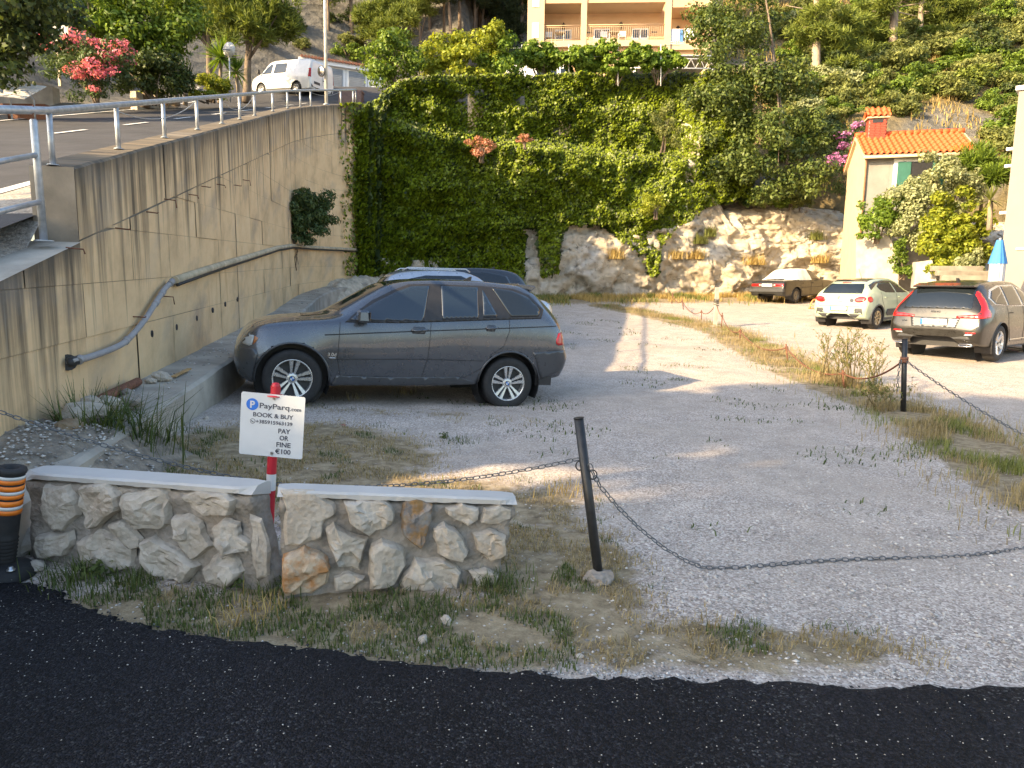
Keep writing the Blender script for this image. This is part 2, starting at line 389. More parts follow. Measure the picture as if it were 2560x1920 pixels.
# coping: the rough top course of parapet, and its top face
def jointz(s_): return top_at(s_)-(.64+.016*max(0, s_-S_STEP)) if s_ >= S_STEP else top_at(s_)-.02
cols = list(np.arange(-8.85, S_STEP-.3, 1.2))+list(np.arange(S_STEP, S_END-.6, 1.25))+[S_END]
rngp = random.Random(3)
for a, b in zip(cols, cols[1:]):
    o_ = rngp.uniform(-.006, .006)
    if b <= S_STEP+.01 and a < S_STEP: jz = lambda s_: top_at(s_)
    else: jz = jointz
    gp = .0025
    # parapet panel
    if a >= S_STEP-.01:
        N_ = 6; qs = []
        for i in range(N_):
            s0, s1 = lerp(a+gp, b-gp, i/N_), lerp(a+gp, b-gp, (i+1)/N_)
            r0, r1 = .012*fbm((s0*6, 0, 0), 1, 2), .012*fbm((s1*6, 0, 0), 1, 2)
            qs += [[(s0, jz(s0)+.014, o_), (s1, jz(s1)+.014, o_), (s1, top_at(s1)-.02+r1, o_), (s0, top_at(s0)-.02+r0, o_)],
                   [(s0, top_at(s0)-.02+r0, o_), (s1, top_at(s1)-.02+r1, o_), (s1, top_at(s1)+r1*.3, -.03), (s0, top_at(s0)+r0*.3, -.03)],
                   [(s0, top_at(s0)+r0*.3, -.03), (s1, top_at(s1)+r1*.3, -.03), (s1, top_at(s1)+.008, -.36), (s0, top_at(s0)+.008, -.36)]]
        keep(wall_strip('coping_panel', qs, MT['wall'], wall))
    z0 = .52; row = 0
    rz = lambda i, s_: max(base_at(s_)-.7, -1) if i == 0 else z0+.5*i+.035*(s_+4)+(.02 if i % 2 else 0)
    while rz(row, a) < jz(b)-.01 or rz(row, b) < jz(b)-.01:
        oo = rngp.uniform(-.008, .008); qs = []; N_ = 3
        for i in range(N_):
            s0, s1 = lerp(a+gp, b-gp, i/N_), lerp(a+gp, b-gp, (i+1)/N_)
            t0, t1 = min(rz(row+1, s0)-.004, jz(s0)), min(rz(row+1, s1)-.004, jz(s1)); b0, b1 = rz(row, s0), rz(row, s1)
            if t0-b0 < .004 and t1-b1 < .004: continue
            t0, t1 = max(t0, b0), max(t1, b1)
            qs.append([(s0, b0, oo), (s1, b1, oo), (s1, t1, oo), (s0, t0, oo)])
        if qs: keep(wall_strip('formwork_panel', qs, MT['wall'], wall))
        row += 1
        if row > 14: break
# near end face of the parapet and the ramp top of the low wing
s0 = S_STEP; tz = top_at(s0)
keep(wall_strip('end_face', [[(s0-.004, 1.9, -.36), (s0-.004, 1.9, 0), (s0-.004, tz, 0), (s0-.004, tz, -.36)]], MT['concrete_dark'], wall))
lst = list(np.arange(-9, S_STEP, .4))+[S_STEP]
lo = lambda s_: 1.96+.26*(s_-S_STEP)
keep(wall_strip('wing_top', [[(a, lo(a), .012), (b, lo(b), .012), (b, lo(b)+.004, -.45), (a, lo(a)+.004, -.45)] for a, b in zip(lst, lst[1:])], MT['concrete'], wall))
# footing ledge
mb = MB(); lst = list(np.arange(-6, S_END+.3, .35))
def led(s_): return .62+.25*sstep(-6, -2, s_)*0+.1*fbm((s_*.8, 0, 7), 1, 3)*.3
for a, b in zip(lst, lst[1:]):
    q = []
    for s_ in (a, b):
        e = led(s_); zt = base_at(s_)+.012*fbm((s_*5, 2, 0), 1, 3)
        for o_, z in ((e+.02, zt-1.2), (e, zt-.03), (e-.04, zt), (-.02, zt+.02)): q.append(wpos(s_, z, o_))
    mb.add(q, [(0, 4, 5, 1), (1, 5, 6, 2), (2, 6, 7, 3)]+([(0, 1, 2, 3)] if a == lst[0] else []))
keep(mb.build('footing', MT['concrete'], wall))
# rebar stubs
rb = MB()
for s_, z in ((-2.1, 1.9), (-1.0, 2.15), (-.1, 2.4), (.6, 2.62), (1.6, 2.8), (2.3, 3.0), (3.2, 3.15), (-.7, 1.25), (.3, 1.45), (4.4, 3.3), (5.2, 3.5)):
    p = wpos(s_, z, -.01); q = wpos(s_+.05, z-.01, .11); rb2 = MB().tube([p, q, wpos(s_+.05, z-.05*(int(z*10) % 3), .12)], .007, 5); keep(rb2.build('rebar', MT['rust'], wall))
for s_, z in ((-.15, 1.03), (.77, 1.05), (1.7, 1.12), (2.6, 1.2), (3.4, 1.27), (4.3, 1.33)):
    d = wall_pt(s_)[1]; mb = MB().tube([wpos(s_, z, -.06), wpos(s_, z, .012)], .04, 12, True); keep(mb.build('weep_hole', MT['black_steel'], wall))
# ---- upper road
def zr(Y): return WT0-.4+WK*min(Y, 40)+.42*max(0, min(Y, 46)-40)
def kerbX(Y): return interp([(-10, -13.2), (20, -14.4), (29, -15.2), (38, -17.2), (46, -19.5), (70, -26)], Y)
def redge(Y):
    if Y < 5.5: return -4.2-.16*(Y-5.5)
    if Y < 26: 
        s_ = (Y-8.157)/.98686
        return wall_pt(min(s_, S_END))[0].x-.34
    return interp([(26, -5.6), (34, -6), (48, -6)], Y)
Ys = list(np.arange(-12, 26, .8))+list(np.arange(26, 60, 1.5)); Vr = []; NU = 16
for y in Ys:
    for i in range(NU+1):
        x = lerp(redge(y), kerbX(y), i/NU); Vr.append((x, y, zr(y)+.01*fbm((x*.6, y*.6, 0), 1, 2)))
F = [(j*(NU+1)+i, j*(NU+1)+i+1, (j+1)*(NU+1)+i+1, (j+1)*(NU+1)+i) for j in range(len(Ys)-1) for i in range(NU)]
MT['asphalt_old'] = simple('worn asphalt', (.042, .041, .043), .8, 0, .25, 1.2, .5, 120, .008, coord='World')
link('upper_road', npmesh('upper_road', Vr, F, True), MT['asphalt_old'], kind='structure')
# gravel verge between the wing wall and the road edge
Vr = []; ys = list(np.arange(-6, 10.2, .4))
for y in ys:
    s_ = (y-8.157)/.98686; p = wall_pt(s_)[0]
    for i in range(5): x = lerp(p.x-.3, -5.15-.14*(y-7.2), i/4); Vr.append((x, y, lerp(lo(s_)+.01 if s_ < S_STEP else zr(y)+.03, zr(y)+.03, i/4)+.015*fbm((x*3, y*3, 0), 1, 3)))
F = [(j*5+i, j*5+i+1, (j+1)*5+i+1, (j+1)*5+i) for j in range(len(ys)-1) for i in range(4)]
MT['verge'] = simple('gravel verge', (.36, .32, .27), .95, 0, .45, 26, .7, 50, .02, coord='World')
link('road_verge', npmesh('road_verge', Vr, F, True), MT['verge'], kind='structure')
# painted lines
MT['line'] = simple('road paint', (.62, .62, .60), .7, 0, .2, 6, .2, 60, coord='World')
def stripe(name, pts, wdt):
    mb = MB(); P = []
    for (x, y) in pts: P.append((x, y))
    for (x0, y0), (x1, y1) in zip(P, P[1:]):
        d = Vector((x1-x0, y1-y0)).normalized(); nx_ = Vector((d.y, -d.x))*wdt/2
        mb.add([(x0+nx_.x, y0+nx_.y, zr(y0)+.022), (x1+nx_.x, y1+nx_.y, zr(y1)+.022), (x1-nx_.x, y1-nx_.y, zr(y1)+.022), (x0-nx_.x, y0-nx_.y, zr(y0)+.022)], [(0, 1, 2, 3)])
    return mb.build(name, MT['line'], kind='structure')
stripe('edge_line', [(-5.25-.155*(y-7), y) for y in np.arange(-6, 26, 1.)], .14)
stripe('edge_line', [(kerbX(y)+.45, y) for y in np.arange(8, 44, 1.)], .14)
for y in np.arange(3, 40, 3.1): stripe('centre_dash', [(-9.75-.05*(y-15), y), (-9.78-.05*(y-15), y+.6), (-9.8-.05*(y-15), y+1.25)], .13)
# kerb with its stones
kb = empty('kerb', (-14.4, 20, zr(20)), kind='structure')
MT['kerb'] = simple('kerb concrete', (.36, .34, .31), .9, 0, .25, 3, .3, 40, .01, coord='World')
y = 6.
while y < 44:
    x0, x1 = kerbX(y), kerbX(y+.98); mb = MB()
    P = []
    for x, yy in ((x0, y), (x1, y+.97)):
        z = zr(yy)
        for dx, dz in ((.02, -.1), (0, .13), (-.14, .15), (-.14, -.1)): P.append((x+dx, yy, z+dz))
    mb.add(P, [(0, 4, 5, 1), (1, 5, 6, 2), (2, 6, 7, 3), (0, 1, 2, 3), (7, 6, 5, 4)]); o = mb.build('kerb_stone', MT['kerb'], kb); o.matrix_parent_inverse = Matrix.Translation(kb.location).inverted(); y += 1.
# ---- cliff
CL = [(-7, 25), (-5.2, 26.2), (-3, 27.6), (0, 29.6), (3, 31), (8, 32.4), (13, 33.2), (16, 33.4), (24, 33.5)]
def Yc(X): return interp(CL, X)
def cliff_y(X, z):
    b = Yc(X)+.16*(z-1)+.55*fbm((X*.35, z*.5, 2), 1, 4)+.16*fbm((X*1.4, z*1.6, 5), 1, 4)
    if X < 8.5: b += 1.3*sstep(7.2, 8.2, z)*(1-sstep(7.5, 9, X))
    return b
def ctop(X): return interp([(-7, 7.4), (-5, 8.2), (-4, 9.0), (-2.5, 10.1), (0, 10.5), (7, 10.6), (8.6, 8.5), (10, 5.7), (14, 5.6), (24, 5)], X)
def craggy(x, z):
    wx, wz = x+.5*noise.noise(Vector((x*.8, z*.8, 3)))+.14*noise.noise(Vector((x*3, z*3, 5))), z+.4*noise.noise(Vector((x*.7, z*.9, 8)))+.12*noise.noise(Vector((x*3, z*3, 1))); r = 0
    for k, amp in ((.75, .16), (1.9, .10), (4.6, .06)):
        d, p = noise.voronoi(Vector((wx*k+wz*k*.35, wz*k*1.35, k))); c = p[0]; r += amp*noise.cell(c*7.31)*.9-amp*.55*max(0, 1-(d[1]-d[0])/.16)*-1
        r += amp*.35*noise.noise(Vector((wx*k*1.7, wz*k*2.3, c.x)))
    return r
NXc, NZc = 420, 120; Vr = []
xs = np.linspace(-7, 24, NXc)
for x in xs:
    zt = ctop(x); zb = .3
    for j in range(NZc):
        z = lerp(zb, zt, j/(NZc-1)); yy = cliff_y(x, z)
        r_ = craggy(x, z)
        Vr.append((x+.1*noise.noise(Vector((x*2, z*2, 9))), yy+r_-.1+(.40 if x < 7.8 and z > 2.6+.25*x*(x > 0) else 0)+(1.2*sstep(.8, 1, j/(NZc-1)) if x > 8.6 else 0), z))
F = [(i*NZc+j, (i+1)*NZc+j, (i+1)*NZc+j+1, i*NZc+j+1) for i in range(NXc-1) for j in range(NZc-1)]
n = NT('limestone cliff'); v = n.coord('World', (1, 1, 1.6))
c = n.ramp(n.noise(v, 1.1, 7, .65), [(.25, (.34, .28, .20)), (.42, (.50, .42, .31)), (.6, (.58, .51, .40)), (.8, (.64, .59, .50))])
c = n.mix(n.ramp(n.noise(v, .5, 3), [(.5, W3(0)), (.7, W3(.6))]), c, (.50, .50, .49))
wv = n.n('VectorMath', operation='ADD'); n.l(v, wv.inputs[0]); nz = n.n('TexNoise'); nz.inputs['Scale'].default_value = 1.3; nz.inputs['Detail'].default_value = 5; n.l(v, nz.inputs['Vector']); n.l(nz.outputs['Color'], wv.inputs[1])
crk = n.ramp(n.noise(wv.outputs[0], 3.2, 6, .75), [(.36, W3(.55)), (.45, W3(1))]); c = n.mix(1., c, crk, 'MULTIPLY')
n.col(c); n.set(Roughness=.95, Specular_IOR_Level=.15); n.bump(n.math('ADD', n.noise(v, 5, 8, .75), n.math('MULTIPLY', n.noise(v, 22, 4, .7), .35)), .9, .12)
MT['rock'] = n.m
link('rock_face', npmesh('rock_face', Vr, F, False), MT['rock'], kind='structure')
# ---- hillside terrain
def hill(X, Y):
    z_left = zr(Y)
    dl = kerbX(Y)-X
    if dl > 0: z_left += .12+.10*min(dl, 2.2)+.55*max(0, dl-2.2)
    rs = Y-interp([(-60, 30), (-30, 40), (-16, 50), (-8, 54), (-4, 52)], X)     # rock slope behind the van
    if rs > 0: z_left = max(z_left, zr(min(Y, 52))+1.05*rs)
    else: z_left -= .06
    z_mid = 9.9 if Y < 44 else 9.9+sstep(44, 47, Y)*2.6
    if Y > 58: z_mid = 12.5+.9*(Y-58)
    z_right = 5.3+.74*(Y-33.6)
    a = sstep(-4.6, -2.4, X); b = sstep(7.5, 13, X)
    z = lerp(z_left, z_mid, a); z = lerp(z, z_right, b)
    if Y > 62 and X < 9: z = max(z, lerp(z_left, 12.5+.9*(Y-58), a))
    return z
hx = axis(-160, 160, -34, 34, .8, 1.15); hy = axis(20, 260, 22, 84, .8, 1.18); Vr = []
for y in hy:
    for x in hx:
        z = hill(x, y)
        onroad = redge(y)-.2 > x > kerbX(y)-.2 and y < 50
        if not onroad and not (-11 < x < -2.5 and y < 48): z += .5*fbm((x*.22, y*.22, 3), 1, 4)*sstep(1, 6, abs(y-30))+.18*fbm((x*1.1, y*1.1, 1), 1, 3)
        else: z -= .25
        if x > -5.45-.0*y and y < Yc(max(-7, min(24, x)))+1.2+(1.2 if x < 8 else .6): z = -3.
        elif x <= -5.45 and x > redge(y)-.4 and y < 27: z = -3.
        if x <= redge(y)-.2 and y < 26 and x > kerbX(y): z = min(z, zr(y)-.25)
        Vr.append((x, y, z))
nx, ny = len(hx), len(hy); ii = (np.arange(ny-1)[:, None]*nx+np.arange(nx-1)[None, :]).ravel()
n = NT('hillside'); v = n.coord('World')
rockc = n.ramp(n.noise(v, .9, 8, .7), [(.3, (.09, .082, .07)), (.5, (.20, .185, .16)), (.75, (.34, .31, .26))])
soilc = n.ramp(n.noise(v, 1.6, 6, .7), [(.3, (.09, .075, .04)), (.55, (.22, .17, .085)), (.8, (.36, .28, .14))])
n.col(n.mix(n.math('MULTIPLY', n.n('Attribute', attribute_name='dry').outputs['Fac'], n.ramp(n.noise(v, .16, 4), [(.38, W3(0)), (.5, W3(1))])), n.mix(.5, rockc, (.13, .125, .11)), soilc)); n.set(Roughness=.95, Specular_IOR_Level=.1)
n.bump(n.math('ADD', n.noise(v, 1.7, 9, .7), n.voro(n.coord('World', (1, 1, 2)), .9)), .9, .35)
hm = npmesh('hillside', Vr, np.stack([ii, ii+1, ii+1+nx, ii+nx], 1), True); ha = hm.attributes.new('dry', 'FLOAT', 'POINT'); ha.data.foreach_set('value', np.array([sstep(2, 9, q[0]) for q in Vr], dtype=np.float32)); link('hillside', hm, n.m, kind='structure')
# ================================================================ foreground
def plane_pt(px, py, p0, nrm):
    d = FW+RT*((px-1280)/1750)+UP*((960-py)/1750); c = Vector((0, 0, CAM_H)); t = (p0-c).dot(nrm)/d.dot(nrm); return c+d*t
def local(o, parent):
    o.parent = parent; o.matrix_parent_inverse = parent.matrix_basis.inverted() if parent.matrix_basis else Matrix(); return o
def rootmat(o):
    return Matrix.LocRotScale(o.location, o.rotation_euler, o.scale)
def under(root, o):
    o.parent = root; o.matrix_parent_inverse = rootmat(root).inverted(); return o
def stone_material(name, stops, stain=None, bumpd=.02):
    n = NT(name); v = n.coord('World')
    c = n.ramp(n.noise(v, 9, 7, .68), stops)
    c = n.mix(n.ramp(n.noise(v, 3.2, 4), [(.52, W3(0)), (.72, W3(.5))]), c, (.43, .33, .23))
    if stain: c = n.mix(n.ramp(n.noise(v, 11, 5, .65), [(.42, W3(0)), (.6, W3(.85))]), c, stain)
    n.col(c); n.set(Roughness=.93, Specular_IOR_Level=.2); n.bump(n.math('ADD', n.noise(v, 26, 7, .72), n.math('MULTIPLY', n.voro(v, 34), .5)), .7, bumpd); return n.m
MT['stone'] = stone_material('pale limestone', [(.25, (.30, .265, .22)), (.5, (.47, .42, .355)), (.75, (.60, .55, .48))])
MT['stone_orange'] = stone_material('orange limestone', [(.25, (.33, .25, .17)), (.5, (.50, .40, .29)), (.75, (.62, .54, .44))], (.42, .19, .06))
MT['stone_blue'] = stone_material('blue grey ochre stone', [(.3, (.12, .115, .11)), (.5, (.22, .22, .225)), (.7, (.34, .30, .22))], (.27, .15, .045))
MT['mortar'] = stone_material('mortar', [(.25, (.18, .16, .135)), (.5, (.30, .27, .235)), (.75, (.43, .395, .35))], None, .03)
MT['cap'] = simple('white cement cap', (.46, .45, .43), .75, 0, .08, 3, .12, 30, .004, coord='World')
MT['rock_brown'] = stone_material('brown rock', [(.25, (.14, .095, .055)), (.5, (.26, .19, .12)), (.75, (.38, .31, .22))])
def stone_mesh(poly3, out, h, seed):
    """faceted boulder face bounded by poly3, bulging along out"""
    r_ = random.Random(seed); c = sum(poly3, Vector())/len(poly3); pts = []
    for a, b in zip(poly3, poly3[1:]+poly3[:1]):
        for t in (0, .33, .66): pts.append(a.lerp(b, t)+(b-a).cross(out)*r_.uniform(-.06, .06))
    n_ = len(pts); V = []; F = []
    tl = Vector((r_.uniform(-1, 1), r_.uniform(-1, 1), r_.uniform(-1, 1))); size_ = max((p-c).length for p in pts)
    rings = ((1.05, -.03), (1.0, .42), (.92, .88), (.72, .98), (.46, 1.0), (.22, 1.02))
    for q, hh in rings:
        for i, p in enumerate(pts):
            d = p-c; b = c+d*q; j = noise.noise(b*7+Vector((seed, 0, 0)))*.5+noise.noise(b*19)*.3
            cl_ = noise.voronoi(b*9+Vector((seed*.37, 0, 0)))[1][0]; V.append(b+out*(h*hh+((j*.35+.42*noise.cell(cl_*5.1)+.3*d.dot(tl)/size_)*h if hh > .3 else 0)))
    V.append(c+out*h*(1.05+.3*noise.noise(c*7)))
    for k in range(len(rings)-1):
        for i in range(n_):
            a, b = k*n_+i, k*n_+(i+1) % n_; F.append((a, b, b+n_, a+n_))
    for i in range(n_): F.append(((len(rings)-1)*n_+i, (len(rings)-1)*n_+(i+1) % n_, len(V)-1))
    mb = MB().add(V, F); me = mb.mesh('stone'); b = bmesh.new(); b.from_mesh(me); bmesh.ops.recalc_face_normals(b, faces=b.faces); b.to_mesh(me); b.free(); return me
def stone_wall(label, bl, br, ztl, ztr, depth, offs, stones, sc_, org, ragged):
    bl, br = Vector(bl), Vector(br); ex = (br-bl); L = ex.length; ex.normalize(); out = Vector((ex.y, -ex.x, 0)).normalized()
    if out.y > 0: out = -out
    root = empty('stone_wall', tuple((bl+br)/2), label=label, cat='wall')
    NU, NV = 44, 22
    V = []; F = []
    def edge_in(v_, side):   # ragged end: how far the end moves outward at height v_
        return ragged[side](v_)
    def P(u, v_, o_):
        zt = lerp(ztl, ztr, u); z = lerp(-.04, zt-.055, v_)
        s_ = lerp(-edge_in(v_, 0), L+edge_in(v_, 1), u); p = bl+ex*s_+out*o_; p.z = z; return p
    for j in range(NV+1):
        for i in range(NU+1):
            u, v_ = i/NU, j/NV; p = P(u, v_, 0); e = .022*fbm((p.x*6, p.y*6, p.z*6), 1, 4)+.018*abs(noise.noise(p*17))
            if v_ > .9: e += .012
            V.append(p+out*(e-.01))
    for j in range(NV+1):
        for i in range(NU+1): V.append(P(i/NU, j/NV, -depth+.01))
    w_ = NU+1; o2 = w_*(NV+1)
    for j in range(NV):
        for i in range(NU):
            a = j*w_+i; F.append((a, a+1, a+1+w_, a+w_)); F.append((o2+a, o2+a+w_, o2+a+1+w_, o2+a+1))
    for j in range(NV): F.append((j*w_, (j+1)*w_, o2+(j+1)*w_, o2+j*w_)); a = j*w_+NU; F.append((a, o2+a, o2+a+w_, a+w_))
    for i in range(NU): a = NV*w_+i; F.append((a, a+1, o2+a+1, o2+a))
    under(root, link('core', npmesh('core', V, F, False), MT['mortar']))
    # cap slab
    mb = MB(); NU = 40; V = []; F = []
    for i in range(NU+1):
        u = i/NU; zt = lerp(ztl, ztr, u); s_ = lerp(-edge_in(1, 0)-.01+.0, L+edge_in(1, 1)+.01, u); r1 = .012*fbm((s_*14, 3, 0), 1, 3); r2 = .006*fbm((s_*9, 8, 0), 1, 3)
        b = bl+ex*s_
        cut = .05*(max(0, .06-u)/.06+max(0, u-.94)/.06)
        for o_, z in ((.022+r1, zt-.034+r1), (.026+r1-cut, zt-.010), (.012+r2-cut, zt), (-depth+.01+cut*.5, zt), (-depth, zt-.012), (-depth, zt-.08)):
            p = b+out*o_; p.z = z; V.append(p)
    for i in range(NU):
        for k in range(5): F.append((i*6+k, (i+1)*6+k, (i+1)*6+k+1, i*6+k+1))
    F += [(0, 1, 2, 3, 4, 5), tuple(NU*6+k for k in range(6))[::-1]]
    mb.add(V, F); under(root, mb.build('cap', MT['cap'], None))
    for i, (poly, mt, h_) in enumerate(stones):
        pts = []
        for x, y in poly:
            p = plane_pt(org[0]+x/sc_, org[1]+y/sc_, bl, out); pts.append(p)
        cc = sum(pts, Vector())/len(pts)
        if (pts[1]-pts[0]).cross(pts[2]-pts[0]).dot(out) < 0: pts = pts[::-1]
        under(root, link('stone', stone_mesh(pts, out, h_*.85, i+len(label)), MT[mt]))
    return root
S1 = [([(320, 580), (490, 590), (545, 680), (560, 790), (440, 885), (370, 890), (310, 800), (320, 700)], 'stone', .05),
 ([(565, 600), (770, 570), (850, 650), (855, 750), (700, 870), (620, 885), (590, 770)], 'stone', .055),
 ([(890, 640), (1160, 610), (1195, 680), (1180, 850), (1130, 890), (960, 880), (880, 800), (875, 700)], 'stone', .06),
 ([(1270, 655), (1400, 620), (1560, 625), (1645, 680), (1600, 790), (1420, 790), (1330, 740)], 'stone', .05),
 ([(1210, 800), (1310, 790), (1400, 840), (1440, 950), (1480, 1000), (1340, 1105), (1270, 1000), (1230, 900)], 'stone', .055),
 ([(1490, 870), (1560, 810), (1660, 850), (1670, 930), (1745, 980), (1740, 1040), (1590, 1050), (1520, 970)], 'stone', .06),
 ([(780, 850), (860, 820), (990, 950), (980, 1010), (930, 1030), (880, 990), (800, 920)], 'stone', .045),
 ([(280, 930), (510, 910), (520, 960), (480, 1060), (300, 1080), (270, 1010)], 'stone', .05),
 ([(580, 960), (690, 895), (780, 920), (930, 1040), (930, 1150), (760, 1190), (590, 1100)], 'stone', .06),
 ([(1010, 970), (1080, 935), (1250, 1020), (1385, 1140), (1290, 1250), (1100, 1230), (1000, 1100)], 'stone', .06),
 ([(1410, 1160), (1520, 1050), (1640, 1080), (1690, 1180), (1570, 1290), (1450, 1250)], 'stone', .055),
 ([(1745, 800), (1810, 830), (1860, 960), (1870, 1200), (1790, 1240), (1750, 1080)], 'stone', .03)]
S2 = [([(410, 850), (620, 860), (760, 930), (770, 1000), (690, 1050), (680, 1170), (560, 1210), (430, 1220)], 'stone', .03),
 ([(825, 920), (960, 905), (1120, 910), (1180, 980), (1160, 1070), (1000, 1150), (870, 1050)], 'stone', .06),
 ([(1250, 910), (1330, 895), (1440, 930), (1430, 1030), (1400, 1150), (1360, 1240), (1240, 1150), (1220, 1020)], 'stone_blue', .06),
 ([(1530, 960), (1640, 925), (1755, 960), (1750, 1040), (1680, 1080), (1540, 1010)], 'stone', .05),
 ([(1790, 960), (1900, 935), (1990, 970), (1980, 1040), (1860, 1075), (1770, 1060)], 'stone', .045),
 ([(1440, 1110), (1520, 1065), (1620, 1130), (1690, 1260), (1640, 1325), (1480, 1270)], 'stone', .055),
 ([(1720, 1140), (1840, 1110), (1940, 1160), (1940, 1280), (1830, 1325), (1750, 1250)], 'stone', .055),
 ([(700, 1120), (760, 1065), (870, 1140), (995, 1165), (960, 1270), (930, 1390), (790, 1360), (740, 1230)], 'stone', .06),
 ([(1010, 1220), (1090, 1180), (1240, 1240), (1260, 1350), (1180, 1490), (1010, 1510), (1000, 1380)], 'stone', .06),
 ([(410, 1290), (560, 1235), (700, 1290), (740, 1370), (700, 1480), (600, 1550), (430, 1570), (400, 1420)], 'stone_orange', .065),
 ([(760, 1440), (860, 1400), (970, 1435), (880, 1520), (770, 1540)], 'stone', .045),
 ([(1220, 1480), (1320, 1310), (1520, 1310), (1630, 1400), (1610, 1510), (1400, 1540), (1250, 1530)], 'stone', .06),
 ([(1690, 1400), (1800, 1380), (1890, 1420), (1880, 1480), (1740, 1500)], 'stone', .04)]
b1l, b1r = onz(88, 1412), onz(640, 1475); b2l, b2r = onz(708, 1497), onz(1262, 1452)
def ztop_of(px, py, bl, br):
    ex = (br-bl).normalized(); out = Vector((ex.y, -ex.x, 0)); return plane_pt(px, py, bl, out).z
stone_wall('rubble stone wall piece with white cap left of the red striped sign post', b1l, b1r, ztop_of(98, 1181, b1l, b1r), ztop_of(620, 1217, b1l, b1r), .16, 0, S1, 2.765, (0, 1000),
           (lambda v_: .01+.015*noise.noise(Vector((v_*5, 0, 1))), lambda v_: .10*(1-v_)**1.2+.015*noise.noise(Vector((v_*7, 4, 1)))))
stone_wall('rubble stone wall piece holding an orange and a blue grey stone', b2l, b2r, ztop_of(703, 1222, b2l, b2r), ztop_of(1281, 1245, b2l, b2r), .13, 0, S2, 2.765, (560, 920),
           (lambda v_: .012*noise.noise(Vector((v_*6, 0, 2))), lambda v_: .05*v_-.045*(1-v_)+.015*noise.noise(Vector((v_*7, 5, 1)))))
# ---- red and white sign post with its board
sb = ong(672, 1325); sroot = empty('parking_sign', tuple(sb), label='white pay parking board on a leaning red and white striped post', cat='sign')
LEAN = .083; sroot.rotation_euler = (0, LEAN, 0)
MT['red_plastic'] = simple('red plastic', (.50, .02, .035), .42, 0, .12, 6, .05, 40)
MT['sign_white'] = simple('white sign sheet', (.60, .62, .64), .45, 0, .05, 5, .03, 30)
MT['sign_ink'] = simple('slate ink', (.055, .06, .085), .5, 0, .08, 5, 0)
MT['sign_blue'] = simple('blue ink', (.02, .16, .62), .45, 0, .06, 5, 0)
scl = 388.
zpx = lambda y: (1325-y)/scl*1.005
bands = [(1400, 1222, 'red_plastic'), (1222, 1180, 'white_paint'), (1180, 1130, 'red_plastic'), (1130, 985, 'red_plastic'), (985, 960, 'red_plastic')]
for y0, y1, mt in bands:
    z0, z1 = zpx(y0), zpx(y1); r_ = .030; link('post_band', MB().lathe([(r_, z0+.0005), (r_, z1)], 20).mesh(), MT[mt], sroot)
link('post_cap', MB().lathe([(.055, zpx(985)), (.055, zpx(983)), (.026, zpx(981)), (.026, zpx(958)), (.020, zpx(953)), (0, zpx(951))], 20).mesh(), MT['red_plastic'], sroot)
def text_mesh(txt, size, align='LEFT', bold=0.):
    cu = bpy.data.curves.new('t', 'FONT'); cu.body = txt; cu.size = size; cu.align_x = align; cu.extrude = .0006; cu.offset = bold; cu.resolution_u = 3
    o = bpy.data.objects.new('t', cu); C.objects.link(o); dg = bpy.context.evaluated_depsgraph_get(); me = bpy.data.meshes.new_from_object(o.evaluated_get(dg)); bpy.data.objects.remove(o); return me
# board: local plane facing the camera; x right, z up, centre (0,-.036,zc)
BW = .40; zc = zpx(1056); face_y = -.037
pts = []
for cx, cy, a0 in ((BW/2-.012, BW/2-.012, 0), (-BW/2+.012, BW/2-.012, 90), (-BW/2+.012, -BW/2+.012, 180), (BW/2-.012, -BW/2+.012, 270)):
    for k in range(4): a = R(a0+30*k); pts.append((cx+.012*math.cos(a), cy+.012*math.sin(a)))
Mb = Matrix.Translation((0, face_y, zc)) @ Matrix.Rotation(R(90), 4, 'X')
board = MB().prism(pts, .005, Mb).build('board', MT['sign_white'], sroot)
def on_board(u, v_):   # u,v in 0..1 from top-left of the board
    return Vector((-BW/2+u*BW, face_y-.0015, zc+BW/2-v_*BW))
def letter(txt, u0, u1, v_, h_, mt='sign_ink', bold=.0):
    me = text_mesh(txt, .05, 'LEFT', bold); xs_ = [q.co.x for q in me.vertices]; ref = text_mesh('H', .05, 'LEFT', bold); hh = max(q.co.y for q in ref.vertices)
    me.transform(Matrix.Diagonal((BW*(u1-u0)/(max(xs_)-min(xs_)), BW*h_/hh, 1, 1)) @ Matrix.Translation((-min(xs_), 0, 0))); u = u0; me.transform(Matrix.Rotation(R(90), 4, 'X')); me.transform(Matrix.Translation(on_board(u, v_))); me.materials.clear(); link('lettering', me, MT[mt], board)
letter('PayParq', .295, .76, .232, .082, bold=.0006); letter('.com', .775, .945, .236, .060, bold=.0006); letter('BOOK & BUY', .20, .83, .375, .068, bold=.0008)
letter('+385915963139', .245, .82, .478, .056, bold=.0007)
for t_, v_, a_, b_ in (('PAY', .61, .605, .795), ('OR', .72, .63, .77), ('FINE', .83, .585, .81), ('€100', .94, .57, .815)): letter(t_, a_, b_, v_, .075, bold=.001)
def disc(u, v_, r_, mt, name='logo', inner=0, dy=0, n_=28):
    c = on_board(u, v_)+Vector((0, -dy, 0)); mb = MB()
    if inner: V = [c+Vector((q*math.cos(a), 0, q*math.sin(a))) for q in (r_, inner) for a in [2*math.pi*k/n_ for k in range(n_)]]; mb.add(V, [(k, (k+1) % n_, n_+(k+1) % n_, n_+k) for k in range(n_)])
    else: mb.add([c+Vector((r_*math.cos(2*math.pi*k/n_), 0, r_*math.sin(2*math.pi*k/n_))) for k in range(n_)], [tuple(range(n_))])
    return mb.build(name, MT[mt], board)
disc(.18, .185, .038, 'sign_blue')
